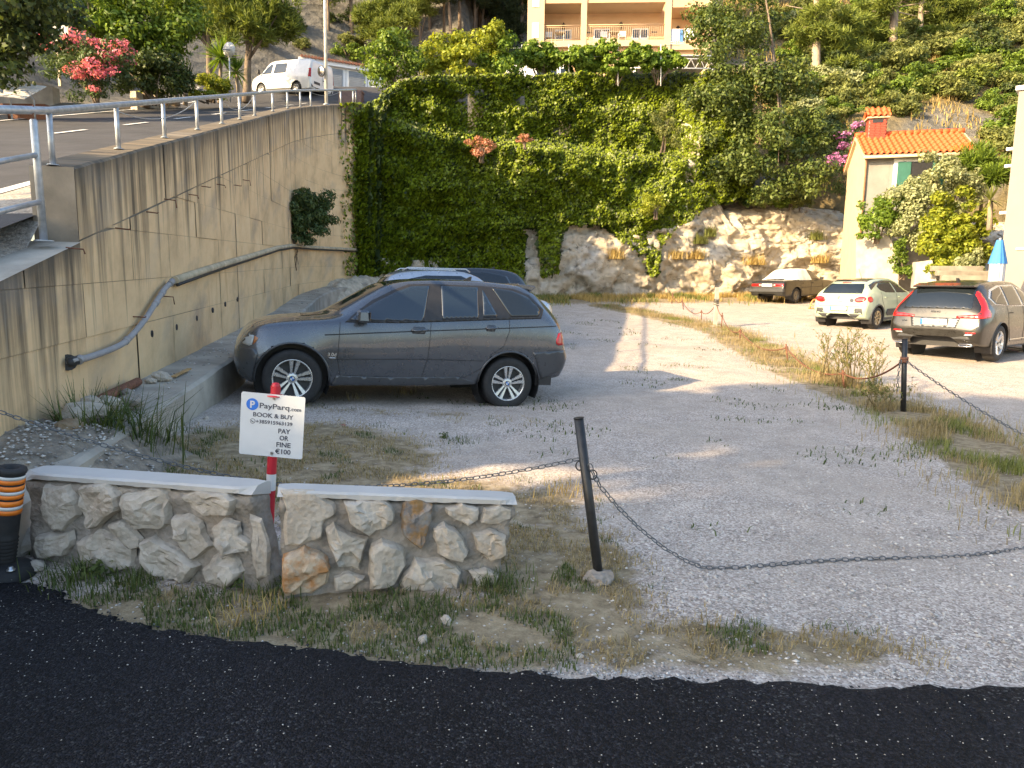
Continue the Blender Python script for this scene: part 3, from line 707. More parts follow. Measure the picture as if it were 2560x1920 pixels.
me = text_mesh('P', .062, 'CENTER', .0018); me.transform(Matrix.Rotation(R(90), 4, 'X')); me.transform(Matrix.Translation(on_board(.18, .24)+Vector((0, -.0012, 0)))); link('lettering', me, MT['sign_white'], board)
disc(.195, .452, .0165, 'sign_ink', 'phone_icon', .0135); mb = MB().tube([on_board(.178, .437)+Vector((0, -.001, 0)), on_board(.186, .458)+Vector((0, -.001, 0)), on_board(.212, .468)+Vector((0, -.001, 0))], .0024, 5); mb.build('phone_icon', MT['sign_ink'], board)
for u, v_ in ((.515, .065), (.52, .945)): disc(u, v_, .011, 'steel', 'bolt', dy=.002); disc(u, v_, .006, 'black_steel', 'bolt', .004, dy=.003)
# ---- black flexible bollard with orange bands
bb = onz(8, 1428, .04); bt = at(29, 1168, bb.y); ax = (bt-bb); BL = ax.length; q = ax.to_track_quat('Z', 'Y')
bol = empty('flexible_bollard', tuple(bb), label='black flexible road bollard with orange and white reflective bands', cat='bollard'); 
MT['orange_band'] = simple('orange reflective tape', (.80, .20, .015), .4, 0, .2, 14, .1, 50); MT['white_band'] = simple('white reflective tape', (.62, .62, .60), .4, 0, .15, 14, .1, 50)
rm = q.to_matrix().to_4x4()
def bl_(prof, name, mt, n_=24): return link(name, MB().lathe(prof, n_, (0, 0, 0), rm).mesh(), MT[mt], bol)
rr = lambda t: lerp(.052, .066, t)
prof = [(rr(0), 0)]
for k in range(9): t = .04+k*.035; prof += [(rr(t), t*BL), (rr(t)+.004, (t+.012)*BL), (rr(t), (t+.024)*BL)]
prof += [(rr(.4), .4*BL), (rr(.9), .9*BL)]; bl_(prof, 'tube', 'rubber')
for t0, t1, mt in ((.905, .935, 'white_band'), (.865, .903, 'orange_band'), (.80, .845, 'orange_band'), (.765, .795, 'white_band'), (.725, .762, 'orange_band'), (.655, .705, 'orange_band'), (.62, .652, 'white_band'), (.575, .617, 'orange_band')):
    bl_([(rr(t0), t0*BL), (rr(t0)+.0035, t0*BL), (rr(t1)+.0035, t1*BL), (rr(t1), t1*BL)], 'band', mt)
bl_([(rr(.9), .9*BL), (rr(.93)-.001, .945*BL), (.070, .955*BL), (.074, .975*BL), (.070, .997*BL), (.055, 1.005*BL), (.036, 1.0*BL), (.032, .96*BL), (0, .95*BL)], 'cap', 'rubber')
me = MB().lathe([(.16, -.03), (.155, .0), (.13, .03), (.08, .05), (.05, .055)], 28).mesh(); link('base', me, MT['rubber'], bol)
link('bolt', MB().lathe([(.022, .026), (.022, .032), (.012, .034), (.012, .046), (0, .047)], 14, (.095, -.07, .01)).mesh(), MT['steel'], bol)
# ---- black chain posts
def post(label, base, top, r_, foot=True, ring=None):
    o = empty('chain_post', tuple(base), label=label, cat='post', group=None); b, t = Vector(), top-base
    link('shaft', MB().tube([b-t*.06, t], r_, 16).mesh(), MT['black_steel'], o)
    link('top_cap', MB().tube([t, t+t.normalized()*.008], r_*1.08, 16).mesh(), MT['black_steel'], o)
    if ring is not None:
        c = t*ring; link('ring', MB().tube([c+Vector((r_+.012+.022*math.cos(a), -.004, .026*math.sin(a))) for a in np.linspace(0, 2*math.pi, 14)[:-1]], .004, 6, closed=True).mesh(), MT['black_steel'], o)
        link('ring', MB().tube([c+Vector((-r_-.010+.020*math.cos(a), -.004, .05+.026*math.sin(a))) for a in np.linspace(0, 2*math.pi, 14)[:-1]], .004, 6, closed=True).mesh(), MT['black_steel'], o)
    return o
pb = onz(1498, 1450); pt = at(1447, 1047, pb.y+.04)
P1_ = post('leaning black steel chain post standing right of the stone walls', pb, pt, .0265, ring=.66)
def clod(base, r_, label):
    V = []; F = []; 
    me = bpy.data.meshes.new('lump'); b = bmesh.new(); bmesh.ops.create_icosphere(b, subdivisions=3, radius=1)
    for v_ in b.verts: k_ = 1+.35*fbm(v_.co*1.6+Vector(base), 1, 4); v_.co = Vector((v_.co.x*r_[0], v_.co.y*r_[1], v_.co.z*r_[2]))*k_
    b.to_mesh(me); b.free(); return link('concrete_lump', me, MT['mortar'], label=label, cat='concrete')
o = clod(tuple(pb), (.085, .075, .05), 'crumbling concrete lump around the foot of the leaning black post'); o.location = (pb.x-.005, pb.y-.015, .012)
p2b = ong(2258, 1030); p2t = at(2262, 848, p2b.y)
P2_ = post('dark upright chain post beside the tall weeds', p2b, p2t, .034)
for zf in (.70, .74): link('clamp', MB().lathe([(.036, -.02), (.05, -.02), (.05, .02), (.036, .02)], 16, (p2t-p2b)*zf).mesh(), MT['rust'], P2_)
# ---- chains
LINKP = .040
def link_mesh(r_=.0034, w_=.011, l_=.017):
    pts = [Vector((l_*.62+w_*math.cos(a), w_*math.sin(a), 0)) for a in np.linspace(-math.pi/2, math.pi/2, 6)]+[Vector((-l_*.62+w_*math.cos(a), w_*math.sin(a), 0)) for a in np.linspace(math.pi/2, 3*math.pi/2, 6)]
    me = MB().tube(pts, r_, 5, closed=True).mesh('link'); me.materials.append(MT['chain']); return me
MT['chain'] = simple('weathered chain steel', (.13, .14, .15), .5, .6, .35, 40, .1, 80)
LM = link_mesh(); LM2 = link_mesh(.0055, .013, .022)
def chain(label, path, pitch=LINKP, lm=None, maxn=140):
    root = empty('chain', tuple(path[0]), label=label, cat='chain'); d = [0]
    for a, b in zip(path, path[1:]): d.append(d[-1]+(b-a).length)
    N_ = min(maxn, int(d[-1]/pitch)); rl = Vector(path[0])
    for k in range(N_):
        t = (k+.5)*d[-1]/N_; i = max(0, min(len(d)-2, next(j for j in range(len(d)) if d[j] > t)-1)); f = (t-d[i])/(d[i+1]-d[i]); p = path[i].lerp(path[i+1], f); tg = (path[i+1]-path[i]).normalized()
        o = bpy.data.objects.new('link', lm or LM); C.objects.link(o); o.parent = root
        qx = tg.to_track_quat('X', 'Z'); roll = Matrix.Rotation(R(45 if k % 2 else -45)+random.uniform(-.2, .2), 4, 'X'); o.matrix_local = Matrix.Translation(p-rl) @ qx.to_matrix().to_4x4() @ roll
    return root
def catenary(a, b, sag, n_=24): return [a.lerp(b, t)+Vector((0, 0, -4*sag*t*(1-t))) for t in np.linspace(0, 1, n_)]
a0 = at(-60, 1008, 4.0); sp = sb+Vector((.0, .04, zpx(1212)))
chain('steel chain sagging behind the left stone wall to the striped sign post', catenary(a0, sp, .045))
a1 = at(1449, 1147, pb.y+.03); chain('steel chain between the striped sign post and the leaning black post', catenary(sp+Vector((.01, .01, 0)), a1, .075))
a2 = at(1474, 1160, pb.y-.01)
gp_ = [ong(x, y)+Vector((0, 0, .008)) for x, y in ((1790, 1424), (1850, 1423), (1950, 1414), (2060, 1405), (2180, 1400), (2300, 1399), (2400, 1395), (2480, 1385), (2560, 1374), (2680, 1362))]
down = [at(x, y, lerp(pb.y, gp_[0].y, i/7)) for i, (x, y) in enumerate(((1480, 1178), (1500, 1215), (1545, 1268), (1600, 1322), (1660, 1370), (1715, 1402), (1755, 1418)))]
for p in down: p.z = max(p.z, .02)
chain('steel chain drooping from the leaning black post onto the gravel', [a2]+down+gp_)
c0 = p2b+(p2t-p2b)*.72; chain('steel chain hanging right from the dark post towards the lot entrance', catenary(c0, at(2640, 1130, 7.4), .05, 20), .05, LM2)
chain('short loose chain end dangling beside the dark post', [c0+Vector((-.06, -.02, 0)), c0+Vector((-.075, -.02, -.2)), c0+Vector((-.07, -.02, -.42))], .05, LM2)
# ---- rusty stakes with a rope
stk = [((1682, 731), (1679, 759)), ((1705, 747), (1709, 774)), ((1753.6, 775), (1754, 799)), ((1806, 782), (1803, 822)), ((1851, 822), (1850, 852)), ((1965, 860), (1971, 906)), ((2107, 925), (2111, 968))]
desc = ['by the golden weeds at the cliff foot', 'one before the golden weeds', 'in the grey grass left of the white post', 'standing right behind the white post', 'on the sunlit gravel after the white post', 'on bare gravel left of the tall weeds', 'hidden among the tall weeds']
tops = []
for (t_, b_), ds in zip(stk, desc):
    b = ong(*b_); t = at(t_[0], t_[1], b.y); o = empty('iron_stake', tuple(b), label='short rusty iron stake '+ds, cat='stake', group='rusty stakes of the rope fence')
    link('rod', MB().tube([Vector((0, 0, -.05)), t-b], .016, 8).mesh(), MT['rust'], o); e = (t-b)*.8
    link('eye', MB().tube([e+Vector((.03*math.cos(a), 0, .03*math.sin(a))) for a in np.linspace(0, 2*math.pi, 10)[:-1]], .009, 5, closed=True).mesh(), MT['rust'], o); tops.append(b+e)
wb = ong(1787.6, 818); wt = at(1793, 718, wb.y); wp = empty('white_post', tuple(wb), label='short white concrete post wrapped with black cable', cat='post')
link('shaft', MB().box(Vector(((wt.x-wb.x)/2, 0, (wt.z-wb.z)/2)), (.10, .10, (wt-wb).length), Matrix.Rotation(math.atan2(wt.x-wb.x, wt.z-wb.z), 3, 'Y')).mesh(), MT['concrete'], wp)
link('foot', MB().box((.02, 0, .01), (.34, .28, .10)).mesh(), MT['concrete'], wp)
for zf in (.56, .62, .66, .70): link('cable_wrap', MB().tube([Vector((.075*math.cos(a)+(wt.x-wb.x)*zf, .075*math.sin(a), (wt.z-wb.z)*zf+.02*math.sin(a+zf*9))) for a in np.linspace(0, 2*math.pi, 14)[:-1]], .012, 5, closed=True).mesh(), MT['plastic_black'], wp)
wtie = wb+(wt-wb)*.6
order = tops[:3]+[wtie]+tops[3:]+[c0]
names = ['between the two stakes by the golden weeds', 'over the grey grass beyond the white post', 'tied to the far side of the white post', 'between the white post and the stake behind it', 'with a pale end lying on the sunlit gravel', 'over the sunlit bare gravel', 'in front of the tall weeds', 'from the weeds to the dark chain post']
for (a, b), nm in zip(zip(order, order[1:]), names):
    o = MB().tube(catenary(a, b, .16*(b-a).length**.5*.7, 14), .013, 6).build('rope', MT['rust'], label='brown barrier rope '+nm, cat='rope', group='ropes of the stake fence')
# ---- pipes on the wall
MT['pvc'] = simple('grey pvc pipe', (.30, .30, .31), .7, 0, .12, 6, .06, 40)
MT['half_pipe'] = simple('weathered pipe casing', (.44, .38, .27), .8, 0, .3, 5, .2, 40)
dp = empty('drain_pipe', tuple(wpos(-2.2, .93, .05)), label='grey plastic drain pipe bending down the concrete wall', cat='pipe')
def wpx(px, py, out=.06):
    """point on the straight part of the wall at a photo pixel"""
    p0 = wpos(0, 0, out); nn = Vector((wd_.y, -wd_.x, 0)); return plane_pt(px, py, p0, nn)
path = [wpx(172, 906, -.05), wpx(180, 903, .05), wpx(232, 890, .07), wpx(300, 863, .08), wpx(330, 838, .08), wpx(365, 795, .08), wpx(392, 752, .08), wpx(412, 722, .08), wpx(428, 706, .06)]
sm_ = []
for i in range(len(path)-1):
    for t in (0, .25, .5, .75):
        p0_, p1_, p2_, p3_ = path[max(i-1, 0)], path[i], path[i+1], path[min(i+2, len(path)-1)]; sm_.append(.5*((2*p1_)+(p2_-p0_)*t+(2*p0_-5*p1_+4*p2_-p3_)*t*t+(3*p1_-p0_-3*p2_+p3_)*t**3))
sm_.append(path[-1])
under(dp, MB().tube(sm_, .030, 12).build('pipe', MT['pvc'], None))
under(dp, MB().tube([wpx(171, 906, -.02), wpx(176, 904, .05), wpx(200, 899, .068)], .040, 12).build('elbow', MT['plastic_dark'], None))
under(dp, MB().tube([wpx(170, 906, -.01), wpx(170, 906, .014)], .07, 16).build('wall_hole', MT['plastic_black'], None))
for x, y in ((199, 899), (316, 851), (390, 757), (405, 733), (428, 706)): under(dp, MB().tube([wpx(x-3, y+4, .08), wpx(x+3, y-4, .08)], .036, 12).build('collar', MT['pvc'], None))
hp = empty('pipe_casing', tuple(wpos(1, 1.6, .03)), label='long weathered half pipe casing fixed along the retaining wall', cat='pipe')
hs = [wpos(s_, z, .035) for s_, z in ((.7, 1.64), (2, 1.78), (3.45, 1.93), (6, 2.18), (8.6, 2.44), (11, 2.62), (14, 2.72), (18, 2.85))]
under(hp, MB().tube(hs, .05, 10).build('casing', MT['half_pipe'], None)); under(hp, MB().tube([p+Vector((.03, 0, -.055)) for p in hs], .022, 8).build('inner_pipe', MT['plastic_black'], None))
rp = wpos(-2.75, base_at(-2.75)+.10, .13); rq = wpos(-.95, base_at(-.95)+.06, .10)
rpo = empty('rusty_pipe', tuple(rp), label='open rusty steel pipe lying at the foot of the wall', cat='pipe')
V = []; F = []; dr = (rq-rp).normalized(); u_ = dr.cross(Vector((0, 0, 1))).normalized(); v2 = u_.cross(dr)
for p, r_ in ((rp+dr*.25, .035), (rp, .035), (rp, .045), (rq, .045)):
    for k in range(16): a = 2*math.pi*k/16; V.append(p+(u_*math.cos(a)+v2*math.sin(a))*r_-rp)
link('pipe', MB().add(V, [(i*16+k, i*16+(k+1) % 16, (i+1)*16+(k+1) % 16, (i+1)*16+k) for i in range(3) for k in range(16)]+[tuple(range(16))], 0, True).mesh(), MT['rust'], rpo)
# ---- loose rocks on and around the ledge
ROCKM = []
for k_ in range(5):
    b = bmesh.new(); bmesh.ops.create_icosphere(b, subdivisions=2, radius=1); rs = Vector((k_*7.3, 1, 2))
    for v_ in b.verts:
        p = v_.co.copy(); q = 1+.35*noise.noise(p*1.1+rs)+.16*noise.noise(p*2.9+rs); v_.co = Vector((p.x, p.y*.75, p.z*.62))*q
    me = bpy.data.meshes.new('rock'); b.to_mesh(me); b.free(); ROCKM.append(me)
def rock(px, py, size, label, mt='stone', z=None, depth=None, sq=1.):
    p = onz(px, py, z) if z is not None else ong(px, py)
    me = ROCKM[random.randrange(5)].copy(); o = link('rock', me, MT[mt], label=label, cat='rock', group='loose rocks on the wall ledge'); o.location = p+Vector((0, 0, size*.35*sq)); o.scale = (size, size, size*sq); o.rotation_euler = (random.uniform(-.4, .4), random.uniform(-.3, .3), random.uniform(0, 6)); return o
lz = lambda px: base_at(0)-.02
for px, py, s_, lb, mt, z in ((405, 950, .10, 'whitish cut stone block on the ledge by the wall', 'stone', .56), (378, 957, .06, 'small grey rock beside the whitish block on the ledge', 'stone', .55), (320, 992, .085, 'grey rock on the ledge near the wooden slat', 'mortar', .52), (330, 1012, .10, 'long grey stone lying near the ledge edge', 'mortar', .52), (268, 1020, .12, 'white rounded rock behind the tall grass', 'stone', .52), (228, 1015, .09, 'bright white rock on top of the boulder', 'stone', .60), (212, 1052, .17, 'largest grey boulder behind the tall grass', 'stone', .50), (178, 1085, .13, 'flat brown rock with rough crust near the rusty pipe', 'rock_brown', .46), (152, 1102, .085, 'pale rock in front of the flat brown rock', 'stone', .44), (92, 1082, .07, 'grey rock below the mouth of the rusty pipe', 'mortar', .47), (118, 1092, .075, 'small dark rock under the chain', 'rock_brown', .46), (52, 1085, .12, 'tan rock leaning against the stained wall', 'stone_orange', .46), (38, 1122, .10, 'rounded tan stone on the rubble under the chain', 'stone_orange', .42), (72, 1112, .09, 'flat slate grey shard on the rubble', 'mortar', .43), (5, 1150, .09, 'pinkish stone behind the flexible bollard', 'stone', .38), (22, 1170, .08, 'speckled stone right behind the bollard top', 'stone_orange', .34)):
    rock(px, py, s_, lb, mt, z)
for px, py, s_, lb, mt in ((515, 1052, .05, 'white stone on the gravel beside the ledge', 'stone'), (497, 1056, .035, 'small white stone next to the ledge foot', 'stone'), (1115, 1558, .035, 'white pebble on the dry grass before the wall', 'stone'), (1058, 1605, .03, 'chalky pebble near the asphalt edge', 'stone'), (1450, 1645, .018, 'tiny white pebble at the asphalt edge', 'stone'), (70, 1375, .13, 'whitish block wedged between bollard and stone wall', 'stone'), (665, 1400, .12, 'whitish broken stone in the gap between the walls', 'stone'), (90, 1425, .06, 'pale stone at the corner of the asphalt', 'stone')):
    o = rock(px, py, s_, lb, mt); o['group'] = 'loose stones on the ground'
pl = wpos(-.75, base_at(-.75)+.03, .30); pq = wpos(.2, base_at(.2)+.05, .38); MB().box((pl+pq)/2, ((pq-pl).length*.5, .05, .014), (pq-pl).to_track_quat('X', 'Z').to_matrix()).build('wood_slat', simple('pale wood', (.42, .27, .12), .7, 0, .25, 9, .2, 40), label='short orange wooden slat lying on the ledge', cat='wood')
# rubble bank left of the ledge
Vr = []; N1, N2 = 40, 40
for j in range(N2):
    for i in range(N1):
        x = lerp(-4.6, -2.2, i/(N1-1)); y = lerp(3.4, 6.0, j/(N2-1)); hgt = .42*(1-sstep(-3.3, -2.6, x))*sstep(3.5, 4.6, y)*(1-.3*sstep(5.2, 6, y)); Vr.append((x, y, -.06+g(x, y)+hgt+.03*fbm((x*6, y*6, 0), 1, 4)))
F = [(j*N1+i, j*N1+i+1, (j+1)*N1+i+1, (j+1)*N1+i) for j in range(N2-1) for i in range(N1-1)]
link('rubble_bank', npmesh('rubble_bank', Vr, F, True), simple('rubble soil', (.25, .215, .17), .95, 0, .5, 9, .8, 40, .03, coord='World'), kind='structure')
# ---- railings
def s_for_px(px, out=-.18):
    lo_, hi_ = S_STEP+.03, S_END-.2
    for _ in range(40):
        m_ = (lo_+hi_)/2; p = wpos(m_, top_at(m_), out); d = p-Vector((0, 0, CAM_H)); X = 1280+1750*d.dot(RT)/d.dot(FW)
        if X < px: lo_ = m_
        else: hi_ = m_
    return (lo_+hi_)/2
rail = empty('guard_railing', tuple(wpos(-1.7, top_at(-1.7), -.18)), label='galvanised tube railing running along the wall top', cat='railing'); RH = .46; rp_ = []
for px in (121, 297, 412, 494, 555, 600, 637, 682, 719, 751, 777, 852, 883, 910, 933):
    s_ = s_for_px(px); b = wpos(s_, top_at(s_)+.004, -.18); t = b+Vector((0, 0, RH)); rp_.append(t)
    under(rail, MB().tube([b, t], .025, 10).build('post', MT['galv'], None)); under(rail, MB().tube([b, b+Vector((0, 0, .008))], .05, 12).build('base_plate', MT['galv'], None))
r0 = wpx(-60, 272, -.18); under(rail, MB().tube([r0]+rp_, .032, 12).build('top_rail', MT['galv'], None))
for (a, b), sg in zip(((rp_[1], rp_[3]), (rp_[4], rp_[6]), (rp_[10], rp_[11]), (rp_[12], rp_[13])), (.16, .22, .12, .1)): under(rail, MB().tube(catenary(a+Vector((0, -.03, -.06)), b+Vector((0, -.03, -.06)), sg, 12), .006, 5).build('cable', MT['galv'], None))
wr = empty('wing_railing', tuple(wpos(-2.5, 1.79, -.2)), label='galvanised two bar railing on the low wing wall', cat='railing')
tb = wpx(110, 604, -.16); tt = wpx(84, 302, -.16); under(wr, MB().tube([tb, tt, tt+Vector((0, 0, .012))], [.030, .030, .022], 12).build('post', MT['galv'], None)); under(wr, MB().tube([tb, tb+Vector((0, 0, .012))], .075, 16).build('base_plate', MT['galv'], None))
for x0, y0, x1, y1 in ((-80, 418, 92, 387), (-80, 548, 105, 503)): under(wr, MB().tube([wpx(x0, y0, -.16), wpx(x1, y1, -.16)], .022, 10).build('bar', MT['galv'], None))
under(wr, MB().tube([tt, tt+Vector((0, 0, .05)), wpx(83, 262, -.17)], .006, 6).build('hook', MT['rust'], None))
# ================================================================ vehicles
def pchip(xs, ys, q):
    xs, ys = np.asarray(xs, float), np.asarray(ys, float); h = np.diff(xs); d = np.diff(ys)/h; m = np.zeros(len(xs)); m[0], m[-1] = d[0], d[-1]
    for i in range(1, len(xs)-1):
        if d[i-1]*d[i] > 0: w1, w2 = 2*h[i]+h[i-1], h[i]+2*h[i-1]; m[i] = (w1+w2)/(w1/d[i-1]+w2/d[i])
    k = np.clip(np.searchsorted(xs, q)-1, 0, len(h)-1); t = (q-xs[k])/h[k]
    return ys[k]*(2*t**3-3*t**2+1)+h[k]*m[k]*(t**3-2*t**2+t)+ys[k+1]*(-2*t**3+3*t**2)+h[k]*m[k+1]*(t**3-t**2)
def crom(P, n_seg):
    out = []
    for i in range(len(P)-1):
        p0, p1, p2, p3 = P[max(i-1, 0)], P[i], P[i+1], P[min(i+2, len(P)-1)]
        for k in range(n_seg[i]):
            t = k/n_seg[i]; out.append(tuple(.5*(2*b+(c-a)*t*.8+(2*a-5*b+4*c-d)*t*t*.8+.2*(c-b)*t*2*0+(3*b-a-3*c+d)*t**3*.8)+.2*(b*(1-t)+c*t)-.2*b if False else lerp(b+(c-b)*t, .5*(2*b+(c-a)*t+(2*a-5*b+4*c-d)*t*t+(3*b-a-3*c+d)*t**3), .75) for a, b, c, d in zip(p0, p1, p2, p3)))
    out.append(P[-1]); return out
def paint(name, c, metal=.5, rough=.3, coat=1.):
    n = NT(name); v = n.coord('Object'); n.col(n.ramp(n.noise(v, 3, 3), [(.3, tuple(x*.92 for x in c)), (.7, tuple(min(1, x*1.06) for x in c))]))
    n.l(n.ramp(n.noise(v, 9, 4), [(.3, W3(rough-.05)), (.7, W3(rough+.08))]), n.b.inputs['Roughness'])
    n.set(Metallic=metal, Coat_Weight=coat, Coat_Roughness=.04); return n.m
class Car:
    def __init__(s, name, label, cat, rows, paintmat, pos, ex, up, wheels, wr, arch, dx=.03, group=None):
        s.rows = np.array(rows, float); s.paint = paintmat; s.wheels = wheels; s.wr = wr
        s.root = empty(name, label=label, cat=cat, group=group); ex = Vector(ex).normalized(); up = Vector(up).normalized(); ey = up.cross(ex).normalized(); up = ex.cross(ey)
        Mx = Matrix((ex, ey, up)).transposed().to_4x4(); Mx.translation = pos; s.root.matrix_world = Mx; s.mw = Mx
        X = s.rows[:, 0]; xs = []
        for a, b in zip(X, X[1:]): k = max(1, int(round((b-a)/dx))); xs += [a+(b-a)*i/k for i in range(k)]
        xs.append(X[-1]); xs = np.array(xs); par = [pchip(X, s.rows[:, c], xs) for c in range(1, 10)]
        secs = []
        for i in range(len(xs)):
            zb, wb, zm, wm, zs, ws, ze, we, zt = [p[i] for p in par]
            P = [(wb*.55, zb+.0), (wb-.05, zb), (wb, zb+.05), (wm, zm), (ws, zs), (we, ze), (we*.72, lerp(ze, zt, .66)), (0, zt)]
            secs.append(crom(P, [1, 2, 9, 7, 11, 4, 6]))
        m_ = len(secs[0]); full = [[(y, z) for y, z in sec]+[(-y, z) for y, z in sec[-2::-1]] for sec in secs]; w_ = len(full[0])
        V = np.array([[(xs[i], y, z) for y, z in full[i]] for i in range(len(xs))]); s.G = V.copy(); s.xs = xs; s.m = m_
        V = V.reshape(-1, 3); ii = (np.arange(len(xs)-1)[:, None]*w_+np.arange(w_-1)[None, :]).ravel(); F = np.stack([ii, ii+1, ii+1+w_, ii+w_], 1)
        s.bvh = BVHTree.FromPolygons([tuple(v) for v in V], [tuple(f) for f in F])
        kill = np.zeros(len(V), bool)
        for wx, wz in wheels:
            d = np.hypot(V[:, 0]-wx, V[:, 2]-wz); side = np.abs(V[:, 1]) > .45
            snap = side & (np.abs(d-arch) < dx*.75) ; a = np.arctan2(V[:, 2]-wz, V[:, 0]-wx)
            V[snap, 0] = wx+arch*np.cos(a[snap]); V[snap, 2] = wz+arch*np.sin(a[snap]); kill |= side & (d < arch-dx*.75)
        F = F[~kill[F].any(1)]
        F = [tuple(f) for f in F]+[tuple(range(w_)), tuple((len(xs)-1)*w_+k for k in range(w_))[::-1]]
        me = bpy.data.meshes.new('body'); me.from_pydata([tuple(v) for v in V], [], F); me.polygons.foreach_set('use_smooth', [True]*(len(F)-2)+[False]*2)
        b = bmesh.new(); b.from_mesh(me); bmesh.ops.recalc_face_normals(b, faces=b.faces); bmesh.ops.delete(b, geom=[v for v in b.verts if not v.link_faces], context='VERTS'); b.to_mesh(me); b.free()
        s.body = link('body', me, paintmat, s.root)
        zb = s.rows[:, 1].min(); mb = MB()
        mb.box(((xs[0]+xs[-1])/2, 0, zb+.16), (xs[-1]-xs[0]-.5, s.rows[:, 2].max()*1.2, .2)); link('underbody', mb.mesh(), MT['plastic_black'], s.root)
        for wx, wz in wheels:
            for sd in (-1, 1):
                wm = float(np.interp(wx, X, s.rows[:, 4])); mb = MB(); V_ = []
                n_ = 28
                for yy in (wm-.015, wm-.33):
                    for k in range(n_): a = 2*math.pi*k/n_; V_.append((wx+(arch+.012)*math.cos(a), sd*yy, wz+(arch+.012)*math.sin(a)))
                mb.add(V_, [(k, (k+1) % n_, n_+(k+1) % n_, n_+k) for k in range(n_) if math.sin(2*math.pi*(k+.5)/n_) > -.35]+[tuple(range(n_, 2*n_))]); link('wheel_well', mb.mesh(), MT['plastic_black'], s.root)
    def cut_panel(s, name, poly, sd, parent=None):
        """split the body faces inside a side-view outline off into a part, keeping the body's shading normals"""
        me = s.body.data
        if not hasattr(s, 'vn'): s.vn = {tuple(round(c, 4) for c in v.co): v.normal.copy() for v in me.vertices}
        def inside(x, z):
            c = False; j = len(poly)-1
            for i in range(len(poly)):
                (xi, zi), (xj, zj) = poly[i], poly[j]
                if (zi > z) != (zj > z) and x < (xj-xi)*(z-zi)/(zj-zi)+xi: c = not c
                j = i
            return c
        pick = [p.index for p in me.polygons if p.center.y*sd > .4 and inside(p.center.x, p.center.z)]; ps = set(pick); vs = {}; V = []; F = []
        for i in pick:
            f = []
            for vi in me.polygons[i].vertices:
                if vi not in vs: vs[vi] = len(V); V.append(tuple(me.vertices[vi].co))
                f.append(vs[vi])
            F.append(tuple(f))
        m2 = bpy.data.meshes.new(name); m2.from_pydata(V, [], F); m2.polygons.foreach_set('use_smooth', [True]*len(F)); b = bmesh.new(); b.from_mesh(me); b.faces.ensure_lookup_table()
        bmesh.ops.delete(b, geom=[b.faces[i] for i in pick], context='FACES'); b.to_mesh(me); b.free()
        for m_ in (me, m2): m_.normals_split_custom_set_from_vertices([s.vn[tuple(round(c, 4) for c in v.co)] for v in m_.vertices])
        return link(name, m2, s.paint, parent or s.root)
    def hit(s, ax, a, b, sd):
        if ax == 'side': h = s.bvh.ray_cast(Vector((a, sd*3, b)), Vector((0, -sd, 0))); return h[0], Vector((0, sd, 0))
        if ax == 'rear': h = s.bvh.ray_cast(Vector((8, a, b)), Vector((-1, 0, 0))); return h[0], Vector((1, 0, 0))
        if ax == 'front': h = s.bvh.ray_cast(Vector((-8, a, b)), Vector((1, 0, 0))); return h[0], Vector((-1, 0, 0))
        h = s.bvh.ray_cast(Vector((a, b, 5)), Vector((0, 0, -1))); return h[0], Vector((0, 0, 1))
    def patch(s, name, poly, mat, ax='side', sd=-1, off=.004, parent=None, maxl=.06, skirt=.012):
        b = bmesh.new(); vs = [b.verts.new((p[0], p[1], 0)) for p in poly]; b.faces.new(vs); bmesh.ops.triangulate(b, faces=b.faces)
        for _ in range(5):
            le = [e for e in b.edges if e.calc_length() > maxl]
            if not le: break
            bmesh.ops.subdivide_edges(b, edges=le, cuts=1); bmesh.ops.triangulate(b, faces=b.faces)
        nv = None; last = None; bad = []
        for v in b.verts:
            p, nv = s.hit(ax, v.co.x, v.co.y, sd)
            if p is None: bad.append(v)
            else: v.co = p+nv*off
        for v in bad: 
            nb = [e.other_vert(v) for e in v.link_edges if e.other_vert(v) not in bad]
            if nb: v.co = sum((q.co for q in nb), Vector())/len(nb)
        bd = [e for e in b.edges if len(e.link_faces) == 1]; ex_ = bmesh.ops.extrude_edge_only(b, edges=bd)
        for v in ex_['geom']:
            if isinstance(v, bmesh.types.BMVert): v.co -= nv*skirt
        bmesh.ops.recalc_face_normals(b, faces=b.faces)
        me = bpy.data.meshes.new(name); b.to_mesh(me); b.free()
        cnt = sum(1 for p in me.polygons if p.normal.dot(nv) < 0)
        if cnt > len(me.polygons)/2: me.flip_normals()
        me.polygons.foreach_set('use_smooth', [True]*len(me.polygons))
        return link(name, me, mat, parent or s.root)
    def both(s, name, poly, mat, **k):
        return [s.patch(name, poly, mat, 'side', sd, **k) for sd in (-1, 1)]
    def seam(s, name, pts, r=.0045, mat=None, ax='side', sd=-1, parent=None, step=.05, sink=.002):
        P = []
        for a, b in zip(pts, pts[1:]):
            k = max(1, int(math.hypot(b[0]-a[0], b[1]-a[1])/step))
            for i in range(k):
                p, nv = s.hit(ax, lerp(a[0], b[0], i/k), lerp(a[1], b[1], i/k), sd)
                if p is not None: P.append(p+nv*(.004-sink))
        p, nv = s.hit(ax, pts[-1][0], pts[-1][1], sd)
        if p is not None: P.append(p+nv*(.004-sink))
        if len(P) < 2: return None
        return link(name, MB().tube(P, r, 5).mesh(), mat or MT['plastic_black'], parent or s.root)
